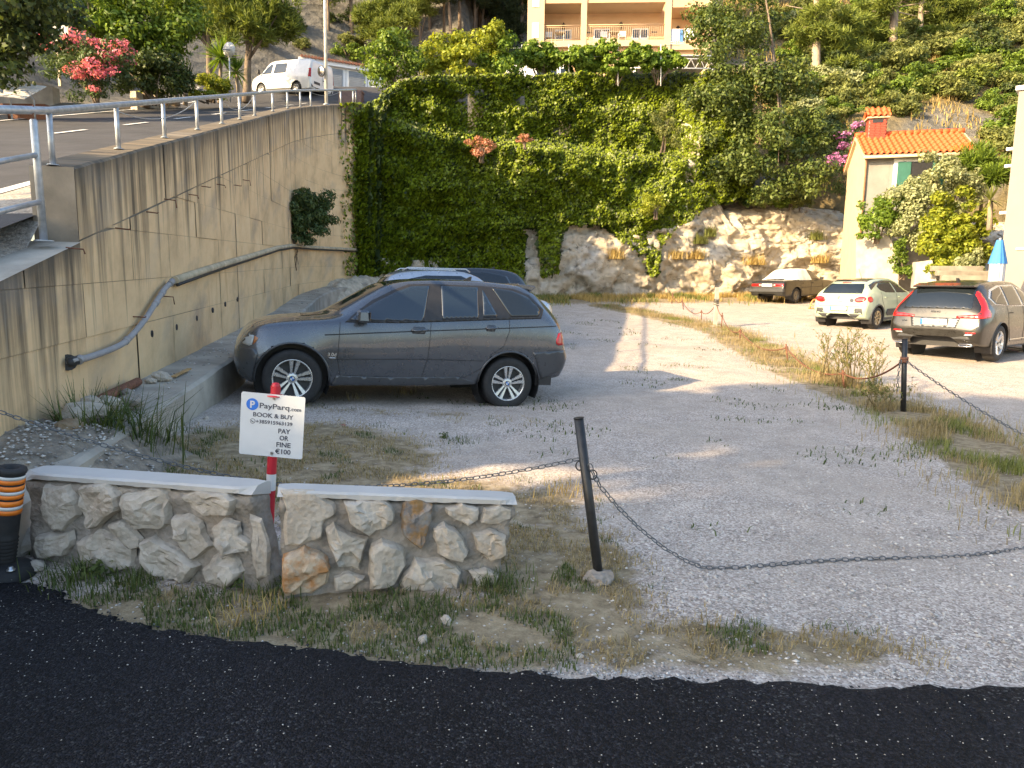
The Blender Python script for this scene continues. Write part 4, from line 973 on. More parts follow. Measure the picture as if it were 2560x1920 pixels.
    def wheel(s, style, yo, rimr, width=.24, rimmat=None):
        rimmat = rimmat or MT['alloy']; r = s.wr
        key = id(s); tw = width/2
        tyre = MB().lathe([(rimr-.01, -tw*.9), (rimr+.01, -tw*.98), (r*.86, -tw), (r*.965, -tw*.9), (r*.995, -tw*.72), (r, 0), (r*.995, tw*.72), (r*.965, tw*.9), (r*.86, tw), (rimr+.01, tw*.98), (rimr-.008, tw*.9), (rimr-.02, tw*.4)], 40, rot=Matrix.Rotation(R(90), 3, 'X')).mesh('tyre'); tyre.materials.append(MT['rubber'])
        rm = MB(); RX = Matrix.Rotation(R(90), 3, 'X')   # lathe axis z -> -y
        rm.lathe([(rimr, tw*.86), (rimr*.985, tw*.93), (rimr*.93, tw*.88), (rimr*.90, tw*.62), (rimr*.90, -tw*.6)], 40, rot=RX)
        nsp = {'twin5': 5, 'six': 8, 'steel': 0, 'five': 5}[style]
        def spoke(a, w0, w1, off, r0=.05, r1=None):
            r1 = r1 or rimr*.93; q = Matrix.Rotation(a, 3, 'Z'); V_ = []
            for rr_, ww, z in ((r0, w0, tw*.62), (r1, w1, tw*.84)):
                for sx, dz in ((-1, -.012), (-.7, .006), (.7, .006), (1, -.012)): V_.append(RX @ (q @ Vector((rr_, off*(rr_/r1)**.6+sx*ww/2, z+dz))))
            rm.add(V_, [(0, 1, 5, 4), (1, 2, 6, 5), (2, 3, 7, 6), (0, 4, 7, 3)])
        for k in range(nsp):
            a = 2*math.pi*k/nsp+math.pi/2
            if style == 'twin5': spoke(a, .026, .062, .044); spoke(a, .026, .062, -.044)
            elif style == 'six': spoke(a, .03, .05, 0)
            else: spoke(a, .05, .035, .03); spoke(a, .05, .035, -.03)
        if style == 'steel': rm.lathe([(rimr*.90, tw*.5), (rimr*.8, tw*.62), (rimr*.55, tw*.45), (rimr*.35, tw*.6), (.02, tw*.6)], 28, rot=RX)
        rm.lathe([(.075, tw*.45), (.07, tw*.64), (.055, tw*.68), (.0, tw*.68)], 20, rot=RX)
        rim = rm.mesh('rim'); rim.materials.append(rimmat)
        bk = MB().lathe([(rimr*.91, tw*.2), (rimr*.6, tw*.16), (0, tw*.16)], 28, rot=RX).mesh('brake'); bk.materials.append(MT['plastic_dark'])
        cap = MB().lathe([(.034, tw*.66), (.034, tw*.70), (0, tw*.72)], 18, rot=RX).mesh('cap'); cap.materials.append(MT['plastic_black'])
        lug = MB()
        for k in range(5): a = 2*math.pi*(k+.5)/5+math.pi/2; lug.lathe([(.011, tw*.62), (.011, tw*.66), (0, tw*.66)], 8, rot=RX, c=RX @ Vector((.056*math.cos(a), .056*math.sin(a), 0)))
        lug = lug.mesh('lug'); lug.materials.append(MT['plastic_black']); s.wheel_objs = []
        for wx, wz in s.wheels:
            for sd in (-1, 1):
                t = link('wheel', tyre, None, s.root); t.location = (wx, sd*(yo-tw), wz)
                if sd > 0: t.rotation_euler = (0, 0, math.pi)
                t.rotation_euler = (0, random.uniform(0, 1.2) if style != 'twin5' else (.12 if wx == 0 else -.02), t.rotation_euler.z)
                for nm, me in (('rim', rim), ('brake_disc', bk), ('hub_cap', cap), ('lug_nut', lug)): link(nm, me, None, t)
                s.wheel_objs.append(t)
    def box(s, name, c, d, mat, parent=None, bev=.01, rot=None):
        return MB().box(c, d, rot).build(name, mat, parent or s.root, bevel=bev)
    def text(s, txt, size, ax, a, b, mat, sd=-1, name='lettering', parent=None, off=.006):
        me = text_mesh(txt, size, 'CENTER', .0004); p, nv = s.hit(ax, a, b, sd)
        if ax == 'rear': m = Matrix(((0, 0, 1), (1, 0, 0), (0, 1, 0))).to_4x4()   # text x->+y, y->z, z->+x
        else: m = Matrix.Rotation(R(90), 4, 'X') if sd < 0 else Matrix.Rotation(R(180), 4, 'Z') @ Matrix.Rotation(R(90), 4, 'X')
        me.transform(Matrix.Translation(p+nv*off) @ m); link(name, me, mat, parent or s.root)
    def plate(s, z, txt, a=0, w_=.50, blue=True, off=.03):
        p, nv = s.hit('rear', a, z, 1); x = p.x+off
        pl = s.box('number_plate', (x, a, z), (.012, w_, .11), MT['sign_white'], bev=.002)
        fr = s.box('plate_frame', (x-.006, a, z), (.010, w_+.02, .13), MT['plastic_black'], bev=.002)
        if blue: s.box('blue_band', (x+.0075, a-w_/2+.022, z), (.003, .042, .105), MT['sign_blue'], pl, 0)
        me = text_mesh(txt, .088, 'CENTER', .001); me.transform(Matrix.Translation((x+.008, a+.02, z-.032)) @ Matrix(((0, 0, 1), (1, 0, 0), (0, 1, 0))).to_4x4()); link('lettering', me, MT['sign_ink'], pl)
    def arch_trim(s, arch, r, mat, a0=-8, a1=188, yo=None):
        for wx, wz in s.wheels:
            for sd in (-1, 1):
                P = []
                for k in range(27):
                    a = R(lerp(a0, a1, k/26)); x, z = wx+(arch+.004)*math.cos(a), wz+(arch+.004)*math.sin(a); p, nv = s.hit('side', x, z, sd)
                    P.append(p+nv*(-.002) if p is not None and abs(p.y) > .5 else (P[-1] if P else None))
                P = [p for i, p in enumerate(P) if p is not None and (i == 0 or p is not P[i-1])]
                link('arch_trim', MB().tube(P, r, 6).mesh(), mat, s.root)
# ---- the parked dark SUV
X5 = [(-.665, .50, .45, .58, .56, .64, .52, .67, .40, .68), (-.63, .40, .66, .58, .70, .70, .67, .73, .50, .75), (-.56, .33, .76, .58, .80, .80, .74, .85, .58, .88), (-.42, .28, .84, .60, .875, .92, .80, .98, .62, 1.01), (-.2, .27, .88, .66, .915, .98, .83, 1.045, .63, 1.075), (.1, .27, .89, .70, .93, 1.02, .86, 1.09, .65, 1.12), (.42, .27, .89, .72, .935, 1.06, .89, 1.125, .68, 1.17), (.6, .28, .885, .73, .935, 1.08, .895, 1.19, .70, 1.27), (.9, .285, .885, .735, .935, 1.095, .895, 1.37, .70, 1.46), (1.2, .29, .885, .74, .935, 1.105, .90, 1.54, .69, 1.615), (1.45, .295, .885, .75, .935, 1.12, .90, 1.60, .685, 1.67), (2.0, .31, .885, .78, .935, 1.165, .905, 1.65, .685, 1.715), (2.5, .34, .885, .82, .935, 1.21, .90, 1.67, .68, 1.73), (2.95, .37, .88, .84, .93, 1.24, .89, 1.655, .67, 1.715), (3.2, .40, .87, .85, .92, 1.25, .875, 1.58, .65, 1.67), (3.4, .42, .85, .85, .90, 1.22, .855, 1.43, .65, 1.54), (3.54, .44, .83, .85, .88, 1.15, .83, 1.30, .66, 1.41), (3.62, .46, .81, .80, .86, 1.05, .81, 1.20, .66, 1.30), (3.66, .50, .79, .72, .84, .92, .80, 1.0, .66, 1.06), (3.69, .52, .76, .70, .82, .80, .79, .85, .65, .87), (3.74, .56, .66, .70, .74, .79, .70, .82, .55, .83), (3.762, .62, .50, .70, .58, .76, .54, .78, .42, .79)]
fc, rc = Vector((-2.67, 8.43, .47)), Vector((-.05, 9.46, .30)); exv = (rc-fc).normalized(); nv_ = Vector((exv.y, -exv.x, 0)).normalized(); upv = exv.cross(-nv_).normalized()
if upv.z < 0: upv = -upv
MT['x5paint'] = paint('steel grey metallic paint', (.092, .102, .120), .65, .27); MT['x5dark'] = simple('dark bumper paint', (.055, .06, .068), .35, .3, .1, 6, .02, 60, coat=.6)
c5 = Car('parked_car', 'dark steel grey SUV parked side on against the concrete wall', 'car', X5, MT['x5paint'], fc-nv_*.90-upv*.356, exv, upv, [(0, .356), (2.82, .356)], .358, .435, .026)
c5.wheel('twin5', .905, .242, .25)
MT['glass_blue'] = NT('tinted side glass').set(Base_Color=(.016, .026, .040, 1), Roughness=.03, Specular_IOR_Level=.9).m
def dlo(c, out, off=.003): return c.both('window_surround', out, MT['plastic_black'], off=off)
cp2 = lambda nm, pl: [c5.cut_panel(nm, pl, sd) for sd in (-1, 1)]
dlo(c5, [(.60, 1.075), (1.3, 1.10), (2.78, 1.225), (3.25, 1.262), (3.325, 1.39), (3.12, 1.575), (2.88, 1.645), (2.4, 1.650), (1.7, 1.625), (1.42, 1.60), (1.22, 1.515), (.95, 1.365), (.74, 1.20)])
fd = cp2('front_door', [(.55, 1.07), (.53, .62), (.57, .43), (1.60, .41), (1.66, .668), (1.685, 1.12), (1.2, 1.082)])
rd = cp2('rear_door', [(1.70, 1.122), (1.675, .668), (1.63, .42), (2.18, .44), (2.40, .56), (2.53, .75), (2.70, .87), (2.77, 1.08), (2.76, 1.21)])
for i, sd in enumerate((-1, 1)):
    for nm, poly, par in (('window', [(.66, 1.105), (1.59, 1.145), (1.69, 1.60), (1.45, 1.575), (1.25, 1.49), (1.0, 1.35), (.8, 1.215)], fd[i]), ('window', [(1.84, 1.175), (2.335, 1.215), (2.355, 1.625), (1.85, 1.61)], rd[i]), ('vent_window', [(2.405, 1.232), (2.61, 1.25), (2.42, 1.605)], rd[i])): c5.patch(nm, poly, MT['glass_blue'], 'side', sd, .007, par)
    c5.patch('quarter_window', [(2.80, 1.26), (3.21, 1.29), (3.27, 1.39), (3.1, 1.54), (2.86, 1.615), (2.56, 1.635)], MT['glass'], 'side', sd, .006)
    for pts in ([(.545, 1.12), (.524, .622), (.565, .42), (1.60, .40), (1.667, .668), (1.692, 1.13)], [(1.64, .41), (2.2, .43), (2.41, .555), (2.54, .745), (2.706, .863), (2.782, 1.08), (2.772, 1.22)]): c5.seam('door_seam', pts, .004, sd=sd)
    c5.seam('painted_crease_or_moulding', [(.36, .91), (1.395, 1.0), (2.43, 1.085), (3.50, 1.172)], .0075, MT['plastic_black'], sd=sd); c5.seam('sill_moulding', [(.50, .617), (1.667, .655), (2.43, .655)], .005, MT['plastic_black'], sd=sd)  # upper dark tube imitates the reflection along the body crease, not a fitted moulding
    for k, (xa, xb, za, zb_) in enumerate(((1.43, 1.66, 1.012, 1.032), (2.43, 2.615, 1.09, 1.105))):
        p, nv = c5.hit('side', (xa+xb)/2, (za+zb_)/2, sd); par = (fd, rd)[k][i]
        c5.patch('handle_recess', [(xa+.02, za-.035), (xb-.05, za-.035), (xb-.03, za+.02), (xb-.05, zb_+.035), (xa+.04, zb_+.035), (xa, za+.01)], MT['x5dark'], 'side', sd, .0055, par)
        link('handle', MB().tube([(xa, p.y+sd*.012, za), (xa+.05, p.y+sd*.035, za+.006), (xb-.05, p.y+sd*.038, zb_), (xb, p.y+sd*.014, zb_)], [.009, .014, .015, .009], 8).mesh(), MT['x5paint'], par)
    c5.patch('tail_lamp', [(3.61, 1.09), (3.54, 1.075), (3.50, .98), (3.505, .925), (3.54, .905), (3.655, .915), (3.655, 1.02)], MT['red_lamp'], 'side', sd, .008)
    c5.patch('indicator_lamp', [(3.615, 1.10), (3.55, 1.085), (3.60, 1.145), (3.64, 1.185), (3.64, 1.10)], MT['clear_lamp'], 'side', sd, .008)
    c5.patch('headlamp', [(-.565, .855), (-.50, .875), (-.445, .86), (-.47, .745), (-.50, .735), (-.575, .755)], MT['clear_lamp'], 'side', sd, .006); c5.patch('front_indicator', [(-.44, .858), (-.40, .832), (-.425, .785), (-.462, .748)], MT['amber_lamp'], 'side', sd, .006)
    c5.patch('rear_bumper', [(3.14, .795), (3.60, .835), (3.745, .84), (3.755, .70), (3.69, .57), (3.32, .43), (3.28, .50), (3.20, .70)], MT['x5dark'], 'side', sd, .012)
    c5.patch('front_bumper', [(-.655, .70), (-.44, .705), (-.405, .66), (-.44, .40), (-.46, .31), (-.50, .33), (-.62, .45), (-.66, .58)], MT['x5dark'], 'side', sd, .012)
    c5.patch('sill', [(.46, .29), (.52, .41), (1.2, .405), (2.1, .43), (2.36, .36), (2.36, .335), (1.2, .30)], MT['x5dark'], 'side', sd, .012)
    p, nv = c5.hit('side', .78, 1.13, sd); mb = MB().box((.80, sd*1.01, 1.165), (.15, .20, .15), None, 0, .86); mr = mb.build('wing_mirror', MT['x5paint'], c5.root, bevel=.025); c5.box('mirror_glass', (.878, sd*1.01, 1.165), (.006, .16, .11), MT['glass'], mr, 0); c5.box('mirror_arm', (.80, sd*.91, 1.105), (.09, .09, .03), MT['plastic_black'], mr, .008)
    c5.text('3.0d', .062, 'side', .455, .652, MT['steel'], sd); c5.patch('side_badge', [(.415, .625), (.50, .625), (.50, .637), (.415, .637)], MT['steel'], 'side', sd, .008)
    bpy_fl = MB().box((3.36, sd*.70, .40), (.24, .3, .12)).build('mud_flap', MT['plastic_black'], c5.root)
c5.arch_trim(.435, .016, MT['x5dark'], -20, 195)
c5.patch('windscreen', [(.56, -.62), (1.16, -.60), (1.22, 0), (1.16, .60), (.56, .62), (.50, 0)], MT['glass'], 'top', 1, .005); c5.patch('rear_window', [(3.36, -.50), (3.36, .50), (3.58, .50), (3.58, -.50)], MT['glass'], 'top', 1, .005)
MB().prism([(2.98, 1.722), (3.25, 1.705), (3.262, 1.69), (3.20, 1.635), (3.02, 1.66)], 1.2, Matrix.Translation((0, -.6, 0)) @ Matrix.Rotation(R(90), 4, 'X')).build('roof_spoiler', MT['x5paint'], c5.root, bevel=.012)
MB().prism([(2.38, 1.73), (2.48, 1.785), (2.50, 1.785), (2.49, 1.73)], .03, Matrix.Translation((0, 0, 0)) @ Matrix.Rotation(R(90), 4, 'X')).build('antenna', MT['plastic_black'], c5.root)
MT['badge_blue'] = simple('badge blue', (.03, .14, .45), .3, 0, .05, 5, 0)
for t in c5.wheel_objs:
    for k in range(4):
        a0 = k*math.pi/2; V_ = [Vector((0, -.0915, 0))]+[Vector((.026*math.cos(a0+q*math.pi/12), -.0915, .026*math.sin(a0+q*math.pi/12))) for q in range(7)]; link('badge', MB().add(V_, [(0, q+1, q+2) for q in range(6)]).mesh(), MT['badge_blue'] if k % 2 else MT['sign_white'], t)
# ---- rear-facing cars
HD = Vector((.785, .62, 0)).normalized()
def pose(rr_px, wb, half, wr, slope_up=True):
    """right rear wheel contact at photo pixel -> origin under the front axle"""
    p = ong(*rr_px); right = Vector((HD.y, -HD.x, 0)); c = p-right*half; f = c+HD*wb; zf = g(f.x, f.y); zl = g(*(c-right*half).xy)
    o = Vector((f.x, f.y, zf-.02)); r_ = Vector((c.x, c.y, (p.z+zl)/2)); ex = (r_-o).normalized(); return o, ex, Vector((0, 0, 1))+right*0
XC = [(-.87, .45, .5, .58, .62, .70, .58, .78, .48, .80), (-.80, .30, .74, .58, .82, .86, .76, .94, .58, .97), (-.5, .25, .88, .62, .92, .98, .84, 1.03, .64, 1.06), (0, .24, .91, .7, .945, 1.02, .88, 1.08, .68, 1.12), (.5, .24, .92, .72, .95, 1.05, .90, 1.13, .70, 1.18), (.8, .24, .92, .74, .95, 1.07, .90, 1.27, .70, 1.33), (1.2, .24, .92, .75, .95, 1.08, .90, 1.48, .68, 1.54), (1.6, .25, .92, .76, .95, 1.09, .90, 1.57, .66, 1.635), (2.2, .26, .92, .78, .95, 1.10, .90, 1.59, .66, 1.655), (2.9, .28, .91, .80, .945, 1.13, .88, 1.55, .65, 1.635), (3.3, .30, .90, .80, .935, 1.14, .86, 1.46, .64, 1.565), (3.5, .33, .88, .80, .92, 1.12, .84, 1.32, .65, 1.42), (3.65, .36, .86, .78, .90, 1.05, .82, 1.14, .66, 1.22), (3.73, .40, .84, .70, .88, .95, .82, 1.0, .66, 1.04), (3.78, .43, .80, .62, .85, .75, .82, .80, .68, .84), (3.81, .48, .70, .6, .75, .68, .72, .71, .6, .72), (3.82, .52, .55, .58, .6, .63, .57, .65, .5, .66)]
MT['xcpaint'] = paint('dark bronze metallic paint', (.011, .0095, .007), .0, .3, .6)
o_, e_, u_2 = pose((2488, 906), 2.865, .88, .37)
c6 = Car('parked_car', 'dark bronze SUV with tall red tail lamps and plate E16-O-433', 'car', XC, MT['xcpaint'], o_, e_, u_2, [(0, .37), (2.865, .37)], .372, .43, .04); c6.wheel('five', .93, .25, .24)
for sd in (-1, 1):
    c6.patch('window_trim', [(.62, 1.09), (1.9, 1.10), (3.12, 1.16), (3.26, 1.30), (3.05, 1.46), (2.6, 1.545), (1.75, 1.555), (1.3, 1.46), (.95, 1.30)], MT['alloy'], 'side', sd, .003)
    for pl_ in ([(.75, 1.115), (1.55, 1.12), (1.62, 1.52), (1.35, 1.44), (1.0, 1.285)], [(1.66, 1.12), (2.45, 1.135), (2.45, 1.525), (1.72, 1.525)], [(2.52, 1.14), (3.08, 1.18), (3.20, 1.295), (3.0, 1.435), (2.52, 1.52)]): c6.patch('window', pl_, MT['glass'], 'side', sd, .007)
    c6.patch('tail_lamp', [(3.36, 1.45), (3.46, 1.40), (3.60, 1.13), (3.72, 1.0), (3.74, .90), (3.45, .91), (3.40, .99), (3.47, 1.10), (3.40, 1.25)], MT['red_lamp'], 'side', sd, .010)
    for pts in ([(.55, 1.09), (.50, .62), (.55, .36), (1.55, .36), (1.62, 1.1)], [(1.64, .36), (2.3, .38), (2.52, .75), (2.56, 1.13)]): c6.seam('door_seam', pts, .004, sd=sd)
    link('handle', MB().tube([(1.32, sd*.955, .95), (1.55, sd*.955, .96)], .013, 6).mesh(), MT['xcpaint'], c6.root); link('handle', MB().tube([(2.22, sd*.955, .98), (2.44, sd*.95, .985)], .013, 6).mesh(), MT['xcpaint'], c6.root)
    c6.seam('sill_trim', [(.5, .40), (2.35, .42)], .012, MT['chrome'], sd=sd)
    y = sd*.62; link('exhaust', MB().tube([(3.80, y-.12, .36), (3.83, y-.10, .345), (3.83, y+.10, .345), (3.80, y+.12, .36), (3.80, y+.1, .385), (3.80, y-.1, .385)], .010, 6, closed=True).mesh(), MT['chrome'], c6.root)
    c6.patch('reflector', [(sd*.50, .60), (sd*.78, .60), (sd*.78, .625), (sd*.50, .625)], MT['red_lamp'], 'rear', 1, .006)
    c6.patch('tail_lamp_inner', [(sd*.40, .90), (sd*.83, .90), (sd*.83, .985), (sd*.62, .97), (sd*.40, .945)], MT['red_lamp'], 'rear', 1, .012)
    mb = MB().box((.75, sd*1.02, 1.12), (.12, .18, .13), None, 0, .85).build('wing_mirror', MT['xcpaint'], c6.root, bevel=.025)
c6.arch_trim(.43, .014, MT['xcpaint'])
c6.patch('rear_window', [(-.64, 1.08), (.64, 1.08), (.60, 1.42), (.54, 1.50), (-.54, 1.50), (-.60, 1.42)], MT['glass'], 'rear', 1, .006)
c6.patch('tailgate_recess', [(-.42, .70), (.42, .70), (.47, .90), (-.47, .90)], MT['x5dark'], 'rear', 1, .003)
c6.patch('bumper_strip', [(-.72, .56), (.72, .56), (.74, .59), (-.74, .59)], MT['alloy'], 'rear', 1, .008)
c6.patch('lower_bumper', [(-.70, .48), (.70, .48), (.66, .535), (-.66, .535)], MT['plastic_dark'], 'rear', 1, .008)
for pts in ([(-.80, .88), (-.78, .66), (.78, .66), (.80, .88)],): c6.seam('tailgate_seam', pts, .004, ax='rear')
MB().prism([(3.2, 1.60), (3.52, 1.545), (3.50, 1.51), (3.3, 1.52)], 1.16, Matrix.Translation((0, -.58, 0)) @ Matrix.Rotation(R(90), 4, 'X')).build('roof_spoiler', MT['xcpaint'], c6.root, bevel=.01)
link('wiper', MB().tube([(3.66, -.05, 1.13), (3.64, .35, 1.15)], .010, 6).mesh(), MT['plastic_black'], c6.root)
c6.plate(.81, 'E16-O-433', off=.022); c6.text('VOLVO', .055, 'rear', 0, 1.0, MT['chrome'], off=.008); c6.text('XC60', .045, 'rear', -.58, .80, MT['chrome'])
MB().prism([(2.75, 1.64), (2.86, 1.70), (2.9, 1.70), (2.88, 1.635)], .04, Matrix.Translation((0, 0.02, 0)) @ Matrix.Rotation(R(90), 4, 'X')).build('antenna', MT['plastic_black'], c6.root)
CC = [(-.80, .40, .45, .5, .55, .6, .5, .68, .42, .70), (-.74, .26, .68, .5, .74, .72, .68, .80, .52, .83), (-.55, .22, .80, .52, .83, .84, .76, .90, .58, .93), (-.2, .20, .84, .6, .865, .92, .80, .98, .60, 1.0), (.25, .20, .85, .62, .87, .97, .83, 1.02, .62, 1.05), (.5, .20, .85, .64, .872, .98, .835, 1.12, .63, 1.17), (.95, .20, .85, .66, .875, 1.0, .835, 1.32, .60, 1.37), (1.3, .20, .85, .66, .875, 1.01, .83, 1.40, .575, 1.455), (1.8, .20, .85, .68, .875, 1.02, .83, 1.42, .57, 1.475), (2.4, .22, .85, .70, .875, 1.05, .82, 1.38, .56, 1.44), (2.75, .25, .83, .70, .865, 1.06, .80, 1.27, .56, 1.36), (2.95, .27, .80, .70, .845, 1.03, .77, 1.14, .58, 1.22), (3.08, .30, .77, .68, .82, .95, .75, 1.0, .58, 1.03), (3.15, .33, .73, .60, .79, .80, .73, .86, .56, .90), (3.19, .38, .62, .52, .68, .60, .64, .66, .5, .68), (3.20, .44, .45, .5, .5, .54, .47, .57, .4, .58)]
MT['ccpaint'] = paint('pale mint paint', (.36, .43, .31), .0, .35); MT['ccroof'] = paint('black roof paint', (.02, .021, .022), .1, .25)
o_, e_, u_2 = pose((2189, 824), 2.54, .82, .31)
c7 = Car('parked_car', 'pale mint hatchback with black roof and red oval tail lamps', 'car', CC, MT['ccpaint'], o_, e_, u_2, [(0, .31), (2.54, .31)], .312, .375, .04); c7.wheel('six', .86, .215, .2, simple('bronze alloy', (.42, .34, .22), .35, .6, .1, 10, 0))
c7.patch('roof_panel', [(1.0, -.52), (2.6, -.50), (2.72, 0), (2.6, .50), (1.0, .52), (.95, 0)], MT['ccroof'], 'top', 1, .004)
for sd in (-1, 1):
    c7.patch('roof_side', [(1.02, 1.30), (1.35, 1.385), (1.9, 1.40), (2.4, 1.36), (2.7, 1.27), (2.82, 1.12), (2.6, 1.20), (2.3, 1.31), (1.6, 1.345), (1.2, 1.30)], MT['ccroof'], 'side', sd, .003)
    for pl_ in ([(.62, 1.02), (1.36, 1.03), (1.42, 1.34), (1.2, 1.315), (.95, 1.22)], [(1.44, 1.03), (2.05, 1.05), (2.35, 1.12), (2.42, 1.22), (2.2, 1.315), (1.5, 1.345)]): c7.patch('window', pl_, MT['glass'], 'side', sd, .006)
    c7.patch('door_bump', [(.55, .42), (.62, .34), (2.0, .36), (2.08, .45), (2.0, .56), (.66, .55)], MT['plastic_dark'], 'side', sd, .02)
    c7.patch('sill', [(.34, .22), (.42, .30), (2.1, .31), (2.2, .23)], MT['plastic_dark'], 'side', sd, .012)
    for pts in ([(.45, 1.0), (.42, .62), (.5, .32), (1.35, .33), (1.40, 1.02)], [(1.42, .33), (2.05, .34), (2.2, .62), (2.32, .8), (2.36, 1.06)]): c7.seam('door_seam', pts, .004, sd=sd)
    for x in (1.24, 2.12): link('handle', MB().tube([(x-.09, sd*.885, .90), (x+.09, sd*.88, .905)], .013, 6).mesh(), MT['ccpaint'], c7.root)
    el = [(sd*(.60+.16*math.cos(a)), .86+.085*math.sin(a)+.02*math.cos(a)) for a in np.linspace(0, 2*math.pi, 17)[:-1]]; tl = c7.patch('tail_lamp', el, MT['red_lamp'], 'rear', 1, .018)
    el = [(2.98+.11*math.cos(a), .86+.085*math.sin(a)) for a in np.linspace(0, 2*math.pi, 17)[:-1]]; c7.patch('tail_lamp', el, MT['red_lamp'], 'side', sd, .012)
    c7.patch('bumper_corner', [(sd*.44, .50), (sd*.66, .48), (sd*.70, .40), (sd*.68, .60), (sd*.50, .60)], MT['plastic_dark'], 'rear', 1, .010)
    MB().box((.62, sd*.97, 1.02), (.1, .16, .12), None, 0, .85).build('wing_mirror', MT['ccroof'], c7.root, bevel=.02)
c7.arch_trim(.375, .026, MT['plastic_dark'], -15, 195)
c7.patch('rear_window', [(-.60, 1.03), (.60, 1.03), (.57, 1.20), (.50, 1.31), (-.50, 1.31), (-.57, 1.20)], MT['glass'], 'rear', 1, .008); c7.patch('brake_lamp', [(-.13, 1.33), (.13, 1.33), (.13, 1.355), (-.13, 1.355)], MT['red_lamp'], 'rear', 1, .015)
c7.patch('rear_bumper', [(-.58, .46), (.58, .46), (.62, .53), (-.62, .53)], MT['plastic_dark'], 'rear', 1, .010); c7.patch('bumper_lip', [(-.5, .33), (.5, .33), (.66, .44), (-.66, .44)], MT['plastic_dark'], 'rear', 1, .010)
c7.seam('tailgate_seam', [(-.66, .74), (-.62, .66), (.62, .66), (.66, .74)], .004, ax='rear'); c7.plate(.59, 'T90-J-452', off=.03)
p, nv = c7.hit('rear', 0, .90, 1)
for dz in (0, .045): link('emblem', MB().tube([(p.x+.012, -.075, .86+dz), (p.x+.005, 0, .905+dz), (p.x+.012, .075, .86+dz)], .011, 5).mesh(), MT['chrome'], c7.root)
c7.text('CITROËN', .04, 'rear', 0, .79, MT['chrome']); link('aerial', MB().tube([(2.1, .1, 1.46), (2.32, .1, 1.74)], .006, 5).mesh(), MT['plastic_black'], c7.root); link('sticker', MB().lathe([(.06, 0), (0, .002)], 14, c7.hit('rear', .36, .83, 1)[0]+Vector((.01, 0, 0)), Matrix.Rotation(R(90), 3, 'Y')).mesh(), MT['sign_ink'], c7.root)
EE = [(-.77, .40, .55, .5, .66, .62, .64, .68, .5, .70), (-.72, .30, .72, .5, .76, .72, .72, .76, .55, .78), (-.4, .26, .78, .55, .805, .82, .76, .86, .58, .88), (.2, .25, .80, .58, .82, .87, .78, .91, .60, .94), (.55, .25, .80, .6, .822, .89, .79, .96, .61, .99), (.75, .25, .80, .6, .822, .90, .79, 1.10, .60, 1.13), (1.1, .25, .80, .6, .822, .905, .79, 1.29, .55, 1.33), (1.5, .25, .80, .6, .822, .91, .79, 1.32, .53, 1.375), (2.0, .25, .80, .6, .822, .915, .79, 1.31, .53, 1.37), (2.3, .26, .80, .6, .822, .92, .79, 1.23, .55, 1.29), (2.6, .27, .80, .6, .82, .92, .785, 1.03, .60, 1.08), (2.75, .27, .79, .6, .815, .915, .78, .94, .62, .965), (3.2, .28, .78, .6, .80, .90, .765, .925, .62, .945), (3.45, .30, .76, .58, .785, .86, .745, .89, .62, .91), (3.50, .32, .74, .52, .775, .70, .74, .75, .62, .78), (3.54, .36, .70, .5, .74, .56, .72, .58, .6, .59), (3.55, .40, .6, .48, .64, .52, .62, .54, .55, .55)]
MT['eepaint'] = paint('faded charcoal paint', (.022, .022, .020), .3, .42, .5)
o_, e_, u_2 = pose((1987, 759), 2.57, .74, .30)
c8 = Car('parked_car', 'old charcoal saloon with a pale sheet over its rear window', 'car', EE, MT['eepaint'], o_, e_, u_2, [(0, .30), (2.57, .30)], .302, .36, .045); c8.wheel('steel', .79, .19, .19, simple('old wheel', (.22, .19, .14), .6, .3, .2, 10, .1))
for sd in (-1, 1):
    for pl_ in ([(.80, .95), (1.42, .955), (1.45, 1.27), (1.15, 1.25)], [(1.50, .955), (2.15, .96), (2.28, 1.10), (2.1, 1.26), (1.52, 1.275)]): c8.patch('window', pl_, MT['glass'], 'side', sd, .006)
    c8.patch('tail_lamp', [(sd*.30, .70), (sd*.74, .70), (sd*.74, .80), (sd*.30, .80)], MT['red_lamp'], 'rear', 1, .008); c8.patch('reverse_lamp', [(sd*.30, .725), (sd*.38, .725), (sd*.38, .775), (sd*.30, .775)], MT['clear_lamp'], 'rear', 1, .012)
    for pts in ([(.55, .9), (.5, .3), (1.45, .3), (1.47, .93)], [(1.49, .3), (2.1, .32), (2.28, .6), (2.3, .93)]): c8.seam('door_seam', pts, .005, sd=sd)
    for x in (1.32, 2.1): link('handle', MB().tube([(x-.08, sd*.83, .80), (x+.08, sd*.83, .80)], .011, 6).mesh(), MT['plastic_black'], c8.root)
    MB().box((.78, sd*.90, .98), (.1, .16, .10)).build('wing_mirror', MT['plastic_black'], c8.root, bevel=.02); c8.seam('painted_crease_or_moulding', [(.38, .62), (2.2, .62)], .012, MT['plastic_black'], sd=sd)
c8.arch_trim(.36, .012, MT['eepaint'])
MB().box((3.53, 0, .53), (.16, 1.60, .15)).build('rear_bumper', MT['plastic_dark'], c8.root, bevel=.03); MB().box((-.76, 0, .5), (.16, 1.55, .15)).build('front_bumper', MT['plastic_dark'], c8.root, bevel=.03)
c8.plate(.75, ' ', w_=.48, off=.02, blue=False); link('wiper', MB().tube([(2.86, -.45, .965), (2.83, .35, .985)], .012, 5).mesh(), MT['plastic_black'], c8.root)
